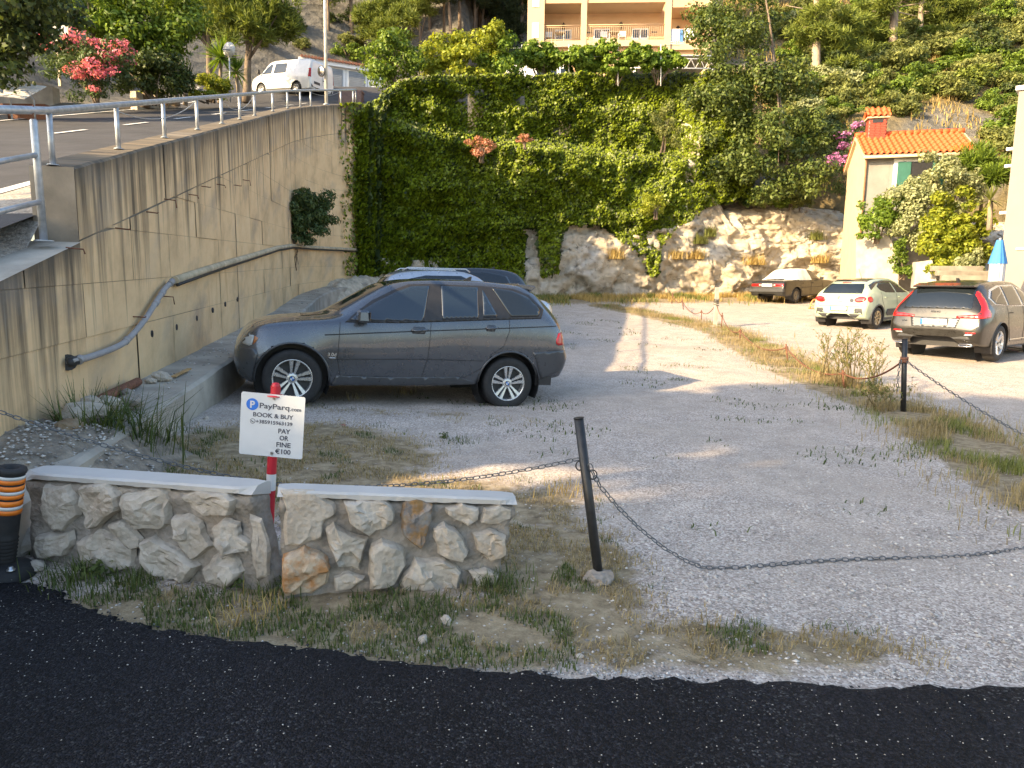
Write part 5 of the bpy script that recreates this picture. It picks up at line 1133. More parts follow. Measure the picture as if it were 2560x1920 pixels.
# draped sheet: shell over the body grid
Gd = c8.G; i0 = int(np.searchsorted(c8.xs, 1.42)); i1 = int(np.searchsorted(c8.xs, 2.84)); V = []; row = 0; W_ = Gd.shape[1]
js = [j for j in range(W_)]
for i in range(i0, i1+1):
    lim = lerp(.90, .78, (i-i0)/(i1-i0))
    for j in js:
        p = Vector(Gd[i, j]); c_ = Vector((p.x, 0, .8)); nr = Vector((0, p.y, max(.05, p.z-.8))).normalized(); zl = .93-.10*abs(math.sin(p.x*6))-(.08 if p.x > 2.2 and p.y > 0 else 0)
        if p.z < zl: p = Vector((p.x, math.copysign(max(abs(Gd[i, j][1]), .79), p.y), zl+.0))
        V.append(p+nr*(.028+.016*noise.noise(Vector((p.x*5, p.y*4, p.z*4)))))
F = [(a*W_+b, a*W_+b+1, (a+1)*W_+b+1, (a+1)*W_+b) for a in range(i1-i0) for b in range(W_-1) if not all(abs(V[q].z-(.93)) > .9 for q in (a*W_+b,)) and max(V[q].z for q in (a*W_+b, a*W_+b+1, (a+1)*W_+b+1)) > .95]
sh = link('cover_sheet', npmesh('sheet', [tuple(v) for v in V], F, True), simple('pale cotton sheet', (.62, .61, .56), .9, 0, .08, 6, .25, 12, .01), label='pale sheet draped over the rear of the old charcoal saloon', cat='sheet'); sh.matrix_world = c8.mw
# ---- cars hidden behind the grey SUV (only the roofs show)
def roofcar(label, px, Y, mat, rails, flip=1):
    p = at(px, 700, Y); e = Vector((.95, .31, 0)).normalized()*flip; o = Vector((p.x, p.y, g(p.x, p.y)))-e*1.9
    o.z = g(p.x, p.y); c = Car('parked_car', label, 'car', XC, mat, o, e, (0, 0, 1), [(0, .37), (2.865, .37)], .372, .43, .06); c.wheel('five', .93, .25, .24)
    for sd in (-1, 1):
        c.patch('window', [(.75, 1.115), (2.5, 1.12), (3.1, 1.20), (3.0, 1.43), (2.5, 1.52), (1.6, 1.52), (1.0, 1.285)], MT['glass'], 'side', sd, .006, maxl=.12)
        if rails: link('roof_rail', MB().tube([(1.35, sd*.60, 1.60), (1.45, sd*.60, 1.665), (2.9, sd*.58, 1.68), (3.05, sd*.57, 1.62)], .016, 6).mesh(), MT['alloy'], c.root)
        c.patch('tail_lamp', [(sd*.6, .92), (sd*.83, .92), (sd*.83, 1.0), (sd*.6, 1.0)], MT['red_lamp'], 'rear', 1, .01)
    c.patch('windscreen', [(.62, -.6), (1.3, -.58), (1.36, 0), (1.3, .58), (.62, .6)], MT['glass'], 'top', 1, .006, maxl=.12); c.patch('rear_window', [(-.6, 1.08), (.6, 1.08), (.5, 1.48), (-.5, 1.48)], MT['glass'], 'rear', 1, .006, maxl=.12)
    MB().prism([(2.75, 1.63), (2.84, 1.69), (2.88, 1.69), (2.88, 1.63)], .04, Matrix.Rotation(R(90), 4, 'X')).build('antenna', MT['plastic_black'], c.root); return c
sc_ = roofcar('silver roofed car with roof rails parked behind the grey SUV', 1078, 15.6, paint('silver blue paint', (.42, .46, .52), .6, .3), True, -1); sc_.root.scale = (.86, .9, 1.)
roofcar('dark car parked behind the silver roofed one', 1150, 19.2, paint('navy black paint', (.03, .034, .042), .4, .3), False)
# ---- white van on the upper road
VV = [(-1.0, .45, .55, .6, .7, .75, .66, .85, .5, .87), (-.93, .30, .78, .6, .86, .90, .80, 1.0, .62, 1.04), (-.6, .26, .90, .65, .95, 1.06, .86, 1.14, .70, 1.18), (-.3, .25, .94, .7, .975, 1.12, .90, 1.24, .75, 1.30), (.05, .25, .95, .75, .985, 1.15, .93, 1.48, .78, 1.55), (.45, .25, .95, .8, .99, 1.16, .95, 1.80, .78, 1.87), (.75, .25, .95, .8, .99, 1.17, .95, 1.88, .78, 1.96), (1.5, .25, .95, .8, .99, 1.18, .955, 1.91, .79, 1.985), (3.0, .26, .95, .8, .99, 1.2, .95, 1.91, .79, 1.985), (3.75, .28, .94, .8, .98, 1.2, .94, 1.88, .79, 1.95), (3.88, .30, .92, .8, .965, 1.19, .92, 1.80, .80, 1.87), (3.93, .34, .90, .75, .94, 1.0, .9, 1.3, .82, 1.4), (3.96, .40, .86, .6, .9, .66, .88, .70, .8, .72), (3.97, .45, .7, .55, .74, .58, .72, .6, .65, .61)]
MT['vanwhite'] = paint('white van paint', (.78, .78, .76), 0, .3, .8)
def van(label, pos, ex, up, wheels=True):
    c = Car('white_van', label, 'van', VV, MT['vanwhite'], pos, ex, up, [(0, .33), (2.93, .33)], .333, .40, .06); c.wheel('six', .96, .21, .2)
    for sd in (-1, 1):
        c.patch('window', [(.02, 1.20), (.80, 1.20), (.84, 1.72), (.62, 1.74), (.32, 1.55)], MT['glass'], 'side', sd, .006); c.patch('window', [(.98, 1.20), (2.0, 1.21), (2.0, 1.76), (1.02, 1.76)], MT['glass'], 'side', sd, .006)
        c.seam('door_seam', [(-.02, 1.15), (-.05, .75), (.35, .36), (.92, .36), (.95, 1.82)], .006, sd=sd); c.seam('door_seam', [(.97, .36), (2.1, .38), (2.1, 1.84)], .006, sd=sd)
        link('handle', MB().tube([(.70, sd*.995, 1.05), (.92, sd*.995, 1.05)], .02, 6).mesh(), MT['plastic_black'], c.root)
        c.patch('tail_lamp', [(sd*.86, .92), (sd*.93, .92), (sd*.91, 1.40), (sd*.85, 1.40)], MT['red_lamp'], 'rear', 1, .02); c.patch('tail_lamp', [(3.84, .92), (3.94, .92), (3.91, 1.40), (3.82, 1.40)], MT['red_lamp'], 'side', sd, .012)
        MB().box((-.12, sd*1.08, 1.28), (.12, .2, .28), None, 0, .85).build('wing_mirror', MT['plastic_black'], c.root, bevel=.03)
        c.patch('headlamp', [(-.92, .88), (-.72, .95), (-.62, 1.06), (-.80, 1.0)], MT['clear_lamp'], 'side', sd, .01)
        c.patch('sill', [(.45, .27), (.45, .36), (2.5, .37), (2.5, .28)], MT['plastic_dark'], 'side', sd, .01)
    c.arch_trim(.40, .016, MT['plastic_dark']); c.patch('windscreen', [(-.22, -.70), (.42, -.70), (.46, 0), (.42, .70), (-.22, .70), (-.28, 0)], MT['glass'], 'top', 1, .006)
    c.seam('rear_door_gap', [(0, .45), (0, 1.80)], .008, ax='rear'); c.patch('rear_handle', [(.04, .92), (.20, .92), (.20, .96), (.04, .96)], MT['plastic_black'], 'rear', 1, .015); c.patch('plate_recess', [(-.62, .62), (-.16, .62), (-.16, .76), (-.62, .76)], MT['plastic_dark'], 'rear', 1, .008); c.patch('rear_bumper', [(-.80, .42), (.80, .42), (.82, .56), (-.82, .56)], MT['plastic_dark'], 'rear', 1, .012)
    return c
# ================================================================ vegetation helpers
def unit(a): return a/np.maximum(1e-6, np.linalg.norm(a, axis=1, keepdims=True))
def leafquads(P, Nn, size, aspect=.62, droop=.35, fold=.18, spin=None):
    n_ = len(P); up = np.array([[0, 0, 1.]]); Nn = unit(Nn+rng.normal(0, .45, (n_, 3)))
    d = rng.normal(0, 1, (n_, 3)); d[:, 2] -= droop*1.6; d = d-Nn*np.sum(d*Nn, 1, keepdims=True); d = unit(d); b = np.cross(Nn, d); L = np.broadcast_to(size, (n_,))[:, None]*rng.uniform(.7, 1.3, (n_, 1)); Wd = L*aspect*.5
    V = np.stack([P-d*L*.5, P+b*Wd+Nn*L*fold*.4, P+d*L*.5, P-b*Wd+Nn*L*fold*.4], 1).reshape(-1, 3); return V, np.arange(n_*4).reshape(-1, 4)
def blob_pts(blobs, n_, shell=.55):
    vol = np.array([b[3]*b[4]*b[5] for b in blobs])**.75; idx = rng.choice(len(blobs), n_, p=vol/vol.sum()); B = np.array(blobs)[idx]
    d = unit(rng.normal(0, 1, (n_, 3))); r = shell+(1-shell)*rng.random((n_, 1))**.6; r *= 1+.22*np.sin(d[:, :1]*7+B[:, :1]*3)*np.cos(d[:, 1:2]*6+B[:, 1:2])
    return B[:, :3]+d*r*B[:, 3:6], d
def sub_blobs(blobs, k, f=.42):
    """break smooth lobes into many small clumps on their surface"""
    out = []
    for b in blobs:
        for _ in range(k):
            d = np.array([random.gauss(0, 1) for _ in range(3)]); d /= np.linalg.norm(d)+1e-6; r = random.uniform(.45, 1.0); s_ = random.uniform(.7, 1.25)*f
            out.append((b[0]+d[0]*b[3]*r, b[1]+d[1]*b[4]*r, b[2]+d[2]*b[5]*r, b[3]*s_, b[4]*s_, b[5]*s_*.8))
    return out
def foliage(name, blobs, n_, size, mat, parent=None, k=14, f=.42, aspect=.62, droop=.35, shell=.4, loc=None, clump=True):
    bl = sub_blobs(blobs, k, f) if clump else blobs
    P, d = blob_pts(bl, n_, shell); V, F = leafquads(P, d+np.array([[0, 0, .35]]), size, aspect, droop)
    if loc is not None: V = V-np.array([list(loc)])
    me = npmesh(name, V, F, False); return link(name, me, mat, parent)
def needles(blobs, n_, L, mat, parent=None, k=16, f=.36, loc=None, name='crown'):
    bl = sub_blobs(blobs, k, f); P, d = blob_pts(bl, n_, .35); P = np.repeat(P, 5, 0); d = np.repeat(d, 5, 0); m_ = len(P)
    dr = unit(d*.5+rng.normal(0, .55, (m_, 3))+np.array([[0, 0, .55]])); sd = unit(np.cross(dr, rng.normal(0, 1, (m_, 3)))); l = L*rng.uniform(.6, 1.2, (m_, 1)); w_ = l*.075
    V = np.stack([P-sd*w_, P+sd*w_, P+dr*l+sd*w_*.3, P+dr*l-sd*w_*.3], 1).reshape(-1, 3)
    if loc is not None: V = V-np.array([list(loc)])
    return link(name, npmesh(name, V, np.arange(m_*4).reshape(-1, 4)), mat, parent)
def trunk(parent, pts, r0, r1, mat, limbs=(), name='trunk', base=None):
    mb = MB(); b = Vector(base) if base is not None else Vector()
    P = [Vector(p)-b for p in pts]; Q = []
    for a, c in zip(P, P[1:]):
        for t in (0, .25, .5, .75): p = a.lerp(c, t); Q.append(p+Vector((noise.noise(p*2+b), noise.noise(p*2-b), 0))*.06*(1 if Q else 0))
    Q.append(P[-1]); mb.tube(Q, [lerp(r0, r1, i/(len(Q)-1)) for i in range(len(Q))], 9)
    for a, c, ra in limbs:
        a, c = Vector(a)-b, Vector(c)-b; m_ = a.lerp(c, .5)+Vector((random.uniform(-.1, .1), random.uniform(-.1, .1), random.uniform(-.05, .15)))*(c-a).length*.4; mb.tube([a, m_, c], [ra, ra*.7, ra*.25], 6)
    return link(name, mb.mesh(), mat, parent)
def tree(name, label, base, blobs, n_, size, leaf, bark='bark', r0=.16, kind='leaf', group=None, cat='tree', k=14, f=.42, lean=(0, 0), aspect=.62, nlimb=6):
    base = Vector(base); o = empty(name, tuple(base), label=label, cat=cat, group=group)
    top = Vector((np.mean([b[0] for b in blobs]), np.mean([b[1] for b in blobs]), max(b[2] for b in blobs)+.1))
    mid = base.lerp(top, .5)+Vector((lean[0], lean[1], 0)); limbs = []
    for i in range(nlimb):
        b = random.choice(blobs); a = base.lerp(top, random.uniform(.3, .8)); limbs.append((a, (b[0]+random.uniform(-.5, .5)*b[3], b[1]+random.uniform(-.5, .5)*b[4], b[2]+random.uniform(-.3, .4)*b[5]), r0*.38))
    trunk(o, [base-Vector((0, 0, .3)), mid, top], r0, r0*.25, MT[bark], limbs, base=base)
    if kind == 'leaf': foliage('crown', blobs, n_, size, MT[leaf], o, k, f, aspect, loc=base)
    else: needles(blobs, n_, size, MT[leaf], o, k, f, loc=base)
    return o
def bush(name, label, base, blobs, n_, size, leaf, cat='shrub', group=None, k=16, f=.38, aspect=.55, bark='bark', droop=.1):
    base = Vector(base); o = empty(name, tuple(base), label=label, cat=cat, group=group); mb = MB()
    for i in range(6):
        b = random.choice(blobs); e = Vector((b[0]+random.uniform(-.6, .6)*b[3], b[1]+random.uniform(-.6, .6)*b[4], b[2]))-base; mb.tube([Vector((random.uniform(-.1, .1), random.uniform(-.1, .1), -.15)), e*.5+Vector((0, 0, .1)), e], [.03, .02, .008], 5)
    link('stem', mb.mesh(), MT[bark], o); foliage('foliage', blobs, n_, size, MT[leaf], o, k, f, aspect, droop, loc=base); return o
def blooms(o, blobs, n_, size, mat, loc, k=12, f=.3, name='blossom'):
    return foliage(name, blobs, n_, size, MT[mat], o, k, f, .9, 0, .7, loc)
def onhill(px, py, t0=30):
    d = FW+RT*((px-1280)/1750)+UP*((960-py)/1750); t = t0
    while t < 150 and CAM_H+d.z*t > hill(d.x*t, d.y*t): t += .15
    return Vector((d.x*t, d.y*t, hill(d.x*t, d.y*t)))
def pb_(px, py, Y, rx, ry, rz): p = at(px, py, Y); return (p.x, p.y, p.z, rx, ry, rz)
def scl_(px, py, Y): p = at(px, py, Y)-Vector((0, 0, CAM_H)); return 1750/p.dot(FW)
# ---------------------------------------------------------------- ivy on the cliff
LOWB = [(890, 560), (905, 690), (960, 690), (1310, 705), (1314, 575), (1345, 565), (1352, 690), (1395, 690), (1402, 590), (1440, 555), (1500, 560), (1560, 610), (1610, 640), (1625, 690), (1642, 690), (1650, 620), (1700, 560), (1760, 520), (1830, 500), (1900, 505)]
UPB = [(890, 300), (905, 275), (925, 258), (960, 235), (1000, 205), (1100, 190), (1750, 185), (1900, 190)]
def proj(p):
    d = p-Vector((0, 0, CAM_H)); f_ = d.dot(FW); return 1280+1750*d.dot(RT)/f_, 960-1750*d.dot(UP)/f_
def ivy_surface(n_):
    P = []; Nn = []
    while len(P) < n_:
        px, py = random.uniform(890, 1880), random.uniform(180, 705)
        jit = 14*noise.noise(Vector((px*.03, py*.03, 0)))+8*noise.noise(Vector((px*.1, py*.1, 3)))
        if py > interp(LOWB, px)+jit or py < interp(UPB, px)+jit*.5: continue
        # march the pixel ray to the face
        d = FW+RT*((px-1280)/1750)+UP*((960-py)/1750); t = 24.
        for _ in range(60):
            q = Vector((0, 0, CAM_H))+d*t; yy = cliff_y(max(-7, min(20, q.x)), max(.5, min(11, q.z)))
            if q.x < -5.0: yy = min(yy, 25.9+(-5.0-q.x)*-.9)
            if q.y >= yy: break
            t += max(.04, (yy-q.y)*.6)
        b = .28+.30*fbm((q.x*.55, q.z*.55, 8), 1, 4)+.12*fbm((q.x*2, q.z*2, 4), 1, 2); q = q-Vector((0, 1, 0))*(max(.02, b)*random.uniform(.78, 1))
        P.append(q); Nn.append((-.75+.3*noise.noise(q*1.3), -1, .75+.7*noise.noise(q*1.1+Vector((5, 0, 0)))))
    return np.array([tuple(p) for p in P]), np.array(Nn)
ivy = empty('ivy', (0, 28.5, 1), label='dense green ivy curtain hanging over the rock cliff', cat='ivy')
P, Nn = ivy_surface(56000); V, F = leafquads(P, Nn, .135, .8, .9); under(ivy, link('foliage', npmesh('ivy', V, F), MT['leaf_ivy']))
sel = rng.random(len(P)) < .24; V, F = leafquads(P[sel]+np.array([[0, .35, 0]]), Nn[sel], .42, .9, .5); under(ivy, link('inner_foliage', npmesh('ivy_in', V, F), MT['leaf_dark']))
# hanging ivy strand on the wall end and a few ivy runners on the wall
iv2 = empty('ivy', tuple(wpos(17, 3, .05)), label='thin ivy climbing up the far end of the concrete wall', cat='ivy'); P = []
for _ in range(2600):
    s_ = random.uniform(16.2, 18.2); z = random.uniform(1.9, 8.0); w_ = .5+.5*noise.noise(Vector((s_*1.3, z*.7, 2)))+.35*(s_-17.2)
    if random.random() < w_: P.append(wpos(s_, min(z, top_at(s_)), .02+.12*random.random()))
V, F = leafquads(np.array([tuple(p) for p in P]), np.tile(np.array([[.95, -.3, .2]]), (len(P), 1)), .13, .8, .9); under(iv2, link('foliage', npmesh('ivy2', V, F), MT['leaf_ivy']))
# faded flower cluster in the ivy
p = at(1205, 365, 28.8); o = bush('faded_shrub', 'dried pinkish flower cluster at the shadow edge in the ivy', p-Vector((0, 0, .5)), [(p.x, p.y, p.z, .55, .4, .4)], 1500, .09, 'flower_rust')
p = at(1310, 345, 29.4); bush('faded_shrub', 'small dried pinkish cluster on the ivy ledge', p-Vector((0, 0, .3)), [(p.x, p.y, p.z, .3, .3, .2)], 500, .08, 'flower_rust')
p = at(1660, 300, 31.2); bush('ledge_shrub', 'pale green upright shrub on the ivy ledge', p-Vector((0, 0, 1.2)), [(p.x, p.y, p.z, .5, .5, .8), (p.x+.4, p.y, p.z-.5, .5, .5, .6)], 2600, .12, 'leaf_olive', aspect=.3)
p = at(1640, 510, 30.3); bush('ledge_shrub', 'yellow green shrub hanging at the lower ivy edge', p-Vector((0, 0, .5)), [(p.x, p.y, p.z, .6, .4, .5)], 1500, .13, 'leaf_yellow', aspect=.35)
# shrub growing out of the wall
c_ = wpos(12.3, 3.55, .45); wb_ = empty('wall_shrub', tuple(wpos(12.3, 3.0, 0)), label='dark green shrub growing out of the concrete wall', cat='shrub')
bl_2 = [(c_.x, c_.y-.2, c_.z+.2, .55, .75, .5), (c_.x, c_.y+.5, c_.z+.05, .5, .7, .5), (c_.x-.1, c_.y-.9, c_.z+.1, .45, .6, .5), (c_.x-.1, c_.y-1.0, c_.z-.55, .3, .3, .35), (c_.x, c_.y-.6, c_.z-.4, .4, .5, .4)]
foliage('foliage', bl_2, 6000, .15, MT['leaf_oleander'], wb_, 16, .4, .28, -.5, loc=wb_.location); mb = MB()
for b in bl_2: mb.tube([(0, 0, 0), (Vector(b[:3])-wb_.location)*.6, Vector(b[:3])-wb_.location+Vector((0, 0, .3))], [.03, .02, .006], 5)
for k_ in range(14): mb.tube([Vector((.12, -.9+random.uniform(-.25, .25), -.2)), Vector((.1, -.9+random.uniform(-.4, .4), -.5)), Vector((.1, -.85+random.uniform(-.5, .5), -.85-random.random()*.2))], .006, 4)
link('stem', mb.mesh(), MT['bark'], wb_)
# ---------------------------------------------------------------- left bank plants
def gb(px, py, Y): p = at(px, py, Y); return Vector((p.x, p.y, min(p.z, hill(p.x, p.y)+.4)))
tree('shade_tree', 'dark overhanging tree above the roadside canopy', at(-60, 250, 20), [pb_(30, 60, 20, 1.5, 1.5, 1.4), pb_(-60, 110, 19.5, 1.6, 1.5, 1.6), pb_(70, 20, 21, 1.4, 1.4, .9), pb_(0, -60, 20, 2, 2, 1.2), pb_(60, 130, 20.5, .6, .8, .6)], 9000, .17, 'leaf_dark', r0=.2)
o = bush('oleander', 'pink flowering oleander beside the upper road', gb(240, 240, 24.5), [pb_(215, 150, 24.5, 1.0, .9, .8), pb_(275, 150, 24.5, .8, .8, .7), pb_(160, 130, 25, .9, .8, .7), pb_(190, 205, 24.5, .9, .8, .6), pb_(250, 200, 24.5, .6, .7, .6)], 6500, .17, 'leaf_oleander', aspect=.22)
blooms(o, [pb_(225, 110, 24.4, .9, .8, .35), pb_(270, 120, 24.3, .7, .7, .35), pb_(290, 140, 24.3, .5, .6, .3), pb_(140, 105, 24.7, .7, .6, .25), pb_(235, 165, 24, .8, .5, .5), pb_(215, 190, 23.9, .7, .5, .5)], 2600, .075, 'flower_pink', o.location)
tree('tree_of_heaven', 'feathery bright green tree behind the pink oleander', gb(240, 235, 27), [pb_(225, 30, 27, 1.0, 1, .9), pb_(250, 70, 27, .9, .9, .8), pb_(200, 10, 27, .7, .7, .6)], 3600, .26, 'leaf_vine', aspect=.22, r0=.1)
tree('maple_tree', 'sunlit yellow green leafy tree beside the upper road', gb(365, 240, 28.5), [pb_(340, 50, 28, 1.6, 1.4, 1.3), pb_(400, 60, 28, 1.3, 1.3, 1.2), pb_(360, 130, 27.8, 1.3, 1.2, 1.0), pb_(320, 100, 28, 1.1, 1.1, 1.0), pb_(380, -20, 28.5, 1.8, 1.6, 1.4)], 11000, .17, 'leaf_tree', r0=.14)
bush('laurel_shrub', 'dark round shrub under the yellow green tree', gb(385, 235, 27.2), [pb_(375, 185, 27, 1.1, .9, .8), pb_(420, 175, 27.2, .9, .8, .8), pb_(330, 190, 26.6, .8, .8, .7)], 6500, .13, 'leaf_dark')
bush('hedge_plant', 'yellow green round shrub beside the round road sign', gb(530, 235, 31), [pb_(530, 205, 31, .7, .6, .5), pb_(548, 215, 31, .5, .5, .4)], 2600, .12, 'leaf_yellow')
bush('hedge_plant', 'low bright hedge along the kerb garden', gb(515, 240, 30), [pb_(500, 234, 30, .6, .4, .18), pb_(530, 236, 30, .6, .4, .18), pb_(375, 228, 28.6, .5, .3, .15)], 1500, .10, 'leaf_yellow')
def yucca(label, base, head, n_, L, leaf='leaf_olive'):
    o = empty('yucca', tuple(base), label=label, cat='yucca'); base, head = Vector(base), Vector(head); link('trunk', MB().tube([Vector((0, 0, -.2)), (head-base)*.5, head-base], [.10, .08, .07], 8).mesh(), MT['bark_pale'], o); V = []; F = []
    for k_ in range(n_):
        a = random.uniform(0, 6.28); e = random.uniform(-.7, 1.4); d = Vector((math.cos(a)*math.cos(e), math.sin(a)*math.cos(e), math.sin(e))); s_ = d.cross(Vector((0, 0, 1)))
        if s_.length < .05: s_ = Vector((1, 0, 0))
        s_.normalize(); l_ = L*random.uniform(.75, 1.1); w_ = .030*L/.6; c = head-base; n0 = len(V); sag = Vector((0, 0, -.10*l_*max(0, .9-e)))
        V += [c-s_*w_*.6, c+s_*w_*.6, c+d*l_*.5+s_*w_, c+d*l_*.5-s_*w_, c+d*l_+sag]; F += [(n0, n0+1, n0+2, n0+3), (n0+3, n0+2, n0+4)]
    link('leaves', MB().add(V, F).mesh(), MT[leaf], o); return o
yucca('tall sunlit yucca behind the round road sign', gb(548, 235, 32.5), at(553, 145, 32.5), 110, 1.05, 'leaf_vine'); yucca('smaller yucca right of the round road sign', gb(598, 235, 33), at(590, 180, 33), 80, .8, 'leaf_vine')
yucca('dark shaded yucca above the block wall', gb(462, 240, 29.5), at(468, 205, 29.5), 70, .8, 'leaf_dark'); yucca('small dark yucca at the block wall end', gb(443, 240, 29), at(442, 222, 29), 50, .55, 'leaf_dark')
tree('pine_tree', 'pine with a leaning trunk left of the white van', gb(528, 230, 38), [pb_(520, 30, 38, 2.0, 1.6, 1.1), pb_(470, 55, 38, 1.5, 1.3, .8), pb_(580, 10, 38, 1.6, 1.5, .9), pb_(500, -30, 38, 2.2, 1.8, 1.2)], 3600, .34, 'leaf_pine', r0=.2, kind='needle')
tree('pine_tree', 'pine standing right beside the white van', gb(615, 235, 37), [pb_(640, 60, 37, 1.7, 1.5, .8), pb_(590, 80, 36.6, 1.3, 1.2, .7), pb_(690, 40, 37, 1.3, 1.2, .8), pb_(630, 0, 37, 2.0, 1.7, 1.2), pb_(600, 30, 37, 1.5, 1.4, .8)], 3900, .34, 'leaf_pine', r0=.22, kind='needle')
# ---------------------------------------------------------------- terrace plants above the ivy
tree('citrus_tree', 'small leafy tree at the end of the railing', at(985, 235, 31), [pb_(960, 150, 31, 1.0, 1, .9), pb_(1005, 140, 31, .9, .9, .9), pb_(985, 185, 30.6, 1.0, .9, .8), pb_(990, 105, 31, .7, .7, .6)], 5200, .14, 'leaf_tree', r0=.09)
tree('fig_tree', 'bright yellow green tree on the terrace by the bank', at(1120, 215, 32.5), [pb_(1090, 140, 32.5, .9, .9, .8), pb_(1150, 125, 32.5, 1.0, .9, .8), pb_(1220, 110, 32.7, .9, .9, .9), pb_(1110, 175, 32, .9, .8, .7), pb_(1180, 165, 32, .9, .8, .7)], 7000, .16, 'leaf_yellow', r0=.1)
tree('fig_tree', 'tall bright leafy tree left of the apartment building', at(1240, 215, 33), [pb_(1245, 140, 33, .8, .8, 1.0), pb_(1290, 150, 33, .8, .8, .8), pb_(1225, 175, 32.6, .8, .8, .7)], 4600, .15, 'leaf_vine', r0=.08)
vn = 0
for x0, x1, lab in ((1310, 1400, 'grapevine left of the pergola post'), (1400, 1490, 'grapevine behind the white van roof'), (1490, 1600, 'dense grapevine in the middle of the terrace'), (1600, 1690, 'grapevine with an open stem over the carport')):
    bl_3 = [pb_(lerp(x0, x1, random.random()), random.uniform(125, 168), 34+random.uniform(-.4, .6), .6, .5, .45) for _ in range(6)]; bush('grapevine', lab, at((x0+x1)/2, 205, 34.2), bl_3, 4200, .16, 'leaf_vine', cat='vine', aspect=.85)
vp = empty('vine_trellis', tuple(at(1420, 200, 34)), label='thin white trellis poles and wires carrying the grapevines', cat='trellis')
for px in (1305, 1422, 1545, 1652): under(vp, MB().tube([at(px, 215, 34), at(px, 112, 34)], .025, 6).build('pole', MT['white_paint'], None))
for y0 in (116, 142): under(vp, MB().tube([at(1240, y0+6, 34), at(1422, y0, 34), at(1700, y0-2, 34)], .010, 5).build('wire', MT['galv'], None))
# ---------------------------------------------------------------- big dark tree and right hillside
tree('holm_oak', 'large dark dense tree growing down the cliff edge', at(1985, 500, 34.6), [pb_(1830, 130, 33.5, 1.7, 1.4, 1.6), pb_(1800, 260, 33, 1.4, 1.2, 1.5), pb_(1890, 260, 33, 1.7, 1.4, 1.6), pb_(1930, 380, 32.6, 1.6, 1.3, 1.5), pb_(1850, 400, 32.4, 1.3, 1.1, 1.2), pb_(1990, 440, 32.8, 1.4, 1.2, 1.2), pb_(1960, 200, 34, 1.5, 1.4, 1.4), pb_(2030, 330, 33.6, 1.2, 1.2, 1.2), pb_(1870, 30, 34.5, 1.7, 1.5, 1.4), pb_(1940, 480, 32.3, 1.1, .9, .6), pb_(1790, 60, 34.5, 1.3, 1.3, 1.3)], 28000, .16, 'leaf_oak', r0=.13, k=12, nlimb=3)
o = bush('oleander', 'purple flowering oleander in shade beside the tiled house', at(2100, 480, 33.5), [pb_(2110, 380, 33.5, 1.1, .8, 1.0), pb_(2150, 330, 33.8, .8, .8, .8), pb_(2090, 440, 33.4, .9, .8, .9)], 4200, .16, 'leaf_oleander', aspect=.22)
blooms(o, [pb_(2120, 350, 33.2, .9, .5, .6), pb_(2160, 320, 33.4, .6, .5, .5), pb_(2090, 400, 33, .6, .5, .5)], 900, .10, 'flower_purple', o.location)
for px, ytop, ybot, Y, r_, lab in ((2040, -40, 205, 46, .28, 'pale straight pine trunk left of the hillside shrubs'), (2232, -40, 165, 50, .30, 'thick pine trunk with dead branches on the hillside'), (2300, -40, 150, 53, .2, 'thin dark pine trunk beside the dry stone wall')):
    b = at(px, ybot, Y); t = at(px+6, ytop-60, Y); o = empty('pine_tree', tuple(b), label=lab, cat='tree'); limbs = []
    for k_ in range(12):
        a = b.lerp(t, random.uniform(.35, .95)); e = a+Vector((random.uniform(-2.2, 2.2), random.uniform(-1, .6), random.uniform(-.5, 1.2))); limbs.append((a, e, .05))
    trunk(o, [b-Vector((0, 0, .5)), b.lerp(t, .5), t], r_, r_*.75, MT['bark_pale'], limbs, base=b)
    bl_4 = {2040: [(2075, 95), (2095, 160), (2110, 60), (2050, 30), (2130, 110), (2020, 90)], 2232: [(2180, 20), (2270, -10), (2150, 60), (2230, -40), (2200, 90)], 2300: [(2340, 20), (2390, 50), (2310, -30), (2360, 90), (2420, 10)]}[px]
    needles([pb_(x, y, Y-.3, 1.4, 1.2, .6) for x, y in bl_4], 2600, .36, MT['leaf_pine'], o, 9, .42, loc=b)
PROTO = []
for i, lf in enumerate(('leaf_olive', 'leaf_tree', 'leaf_dark', 'leaf_olive', 'leaf_silver', 'leaf_pine')):
    P, d = blob_pts(sub_blobs([(0, 0, .55, 1, 1, .6), (.5, .2, .4, .6, .6, .5), (-.5, -.2, .45, .6, .6, .45)], 14, .36), 2600, .4); V, F = leafquads(P, d+np.array([[0, 0, .4]]), .15, .5, .1); me = npmesh('shrub', V, F); me.materials.append(MT[lf]); PROTO.append(me)
stem_me = MB().tube([(0, 0, -.2), (.1, .05, .3), (.3, .1, .7)], [.04, .03, .01], 5).tube([(0, 0, -.2), (-.15, .0, .3), (-.35, -.1, .7)], [.04, .03, .01], 5).mesh('stem'); stem_me.materials.append(MT['bark'])
def shrub(p, s_, k_, label, group):
    o = empty('hillside_shrub', tuple(p), random.uniform(0, 6), label=label, cat='shrub', group=group); o.scale = (s_, s_, s_*random.uniform(.8, 1.15)); link('foliage', PROTO[k_], None, o); link('stem', stem_me, None, o); return o
kinds = ['grey green hillside shrub on the sunny slope', 'fresh green hillside shrub on the sunny slope', 'dark green hillside shrub on the slope', 'dull olive hillside shrub on the sunny slope', 'pale flowering silvery shrub on the slope', 'yellowish pine seedling on the slope']
pts_ = []
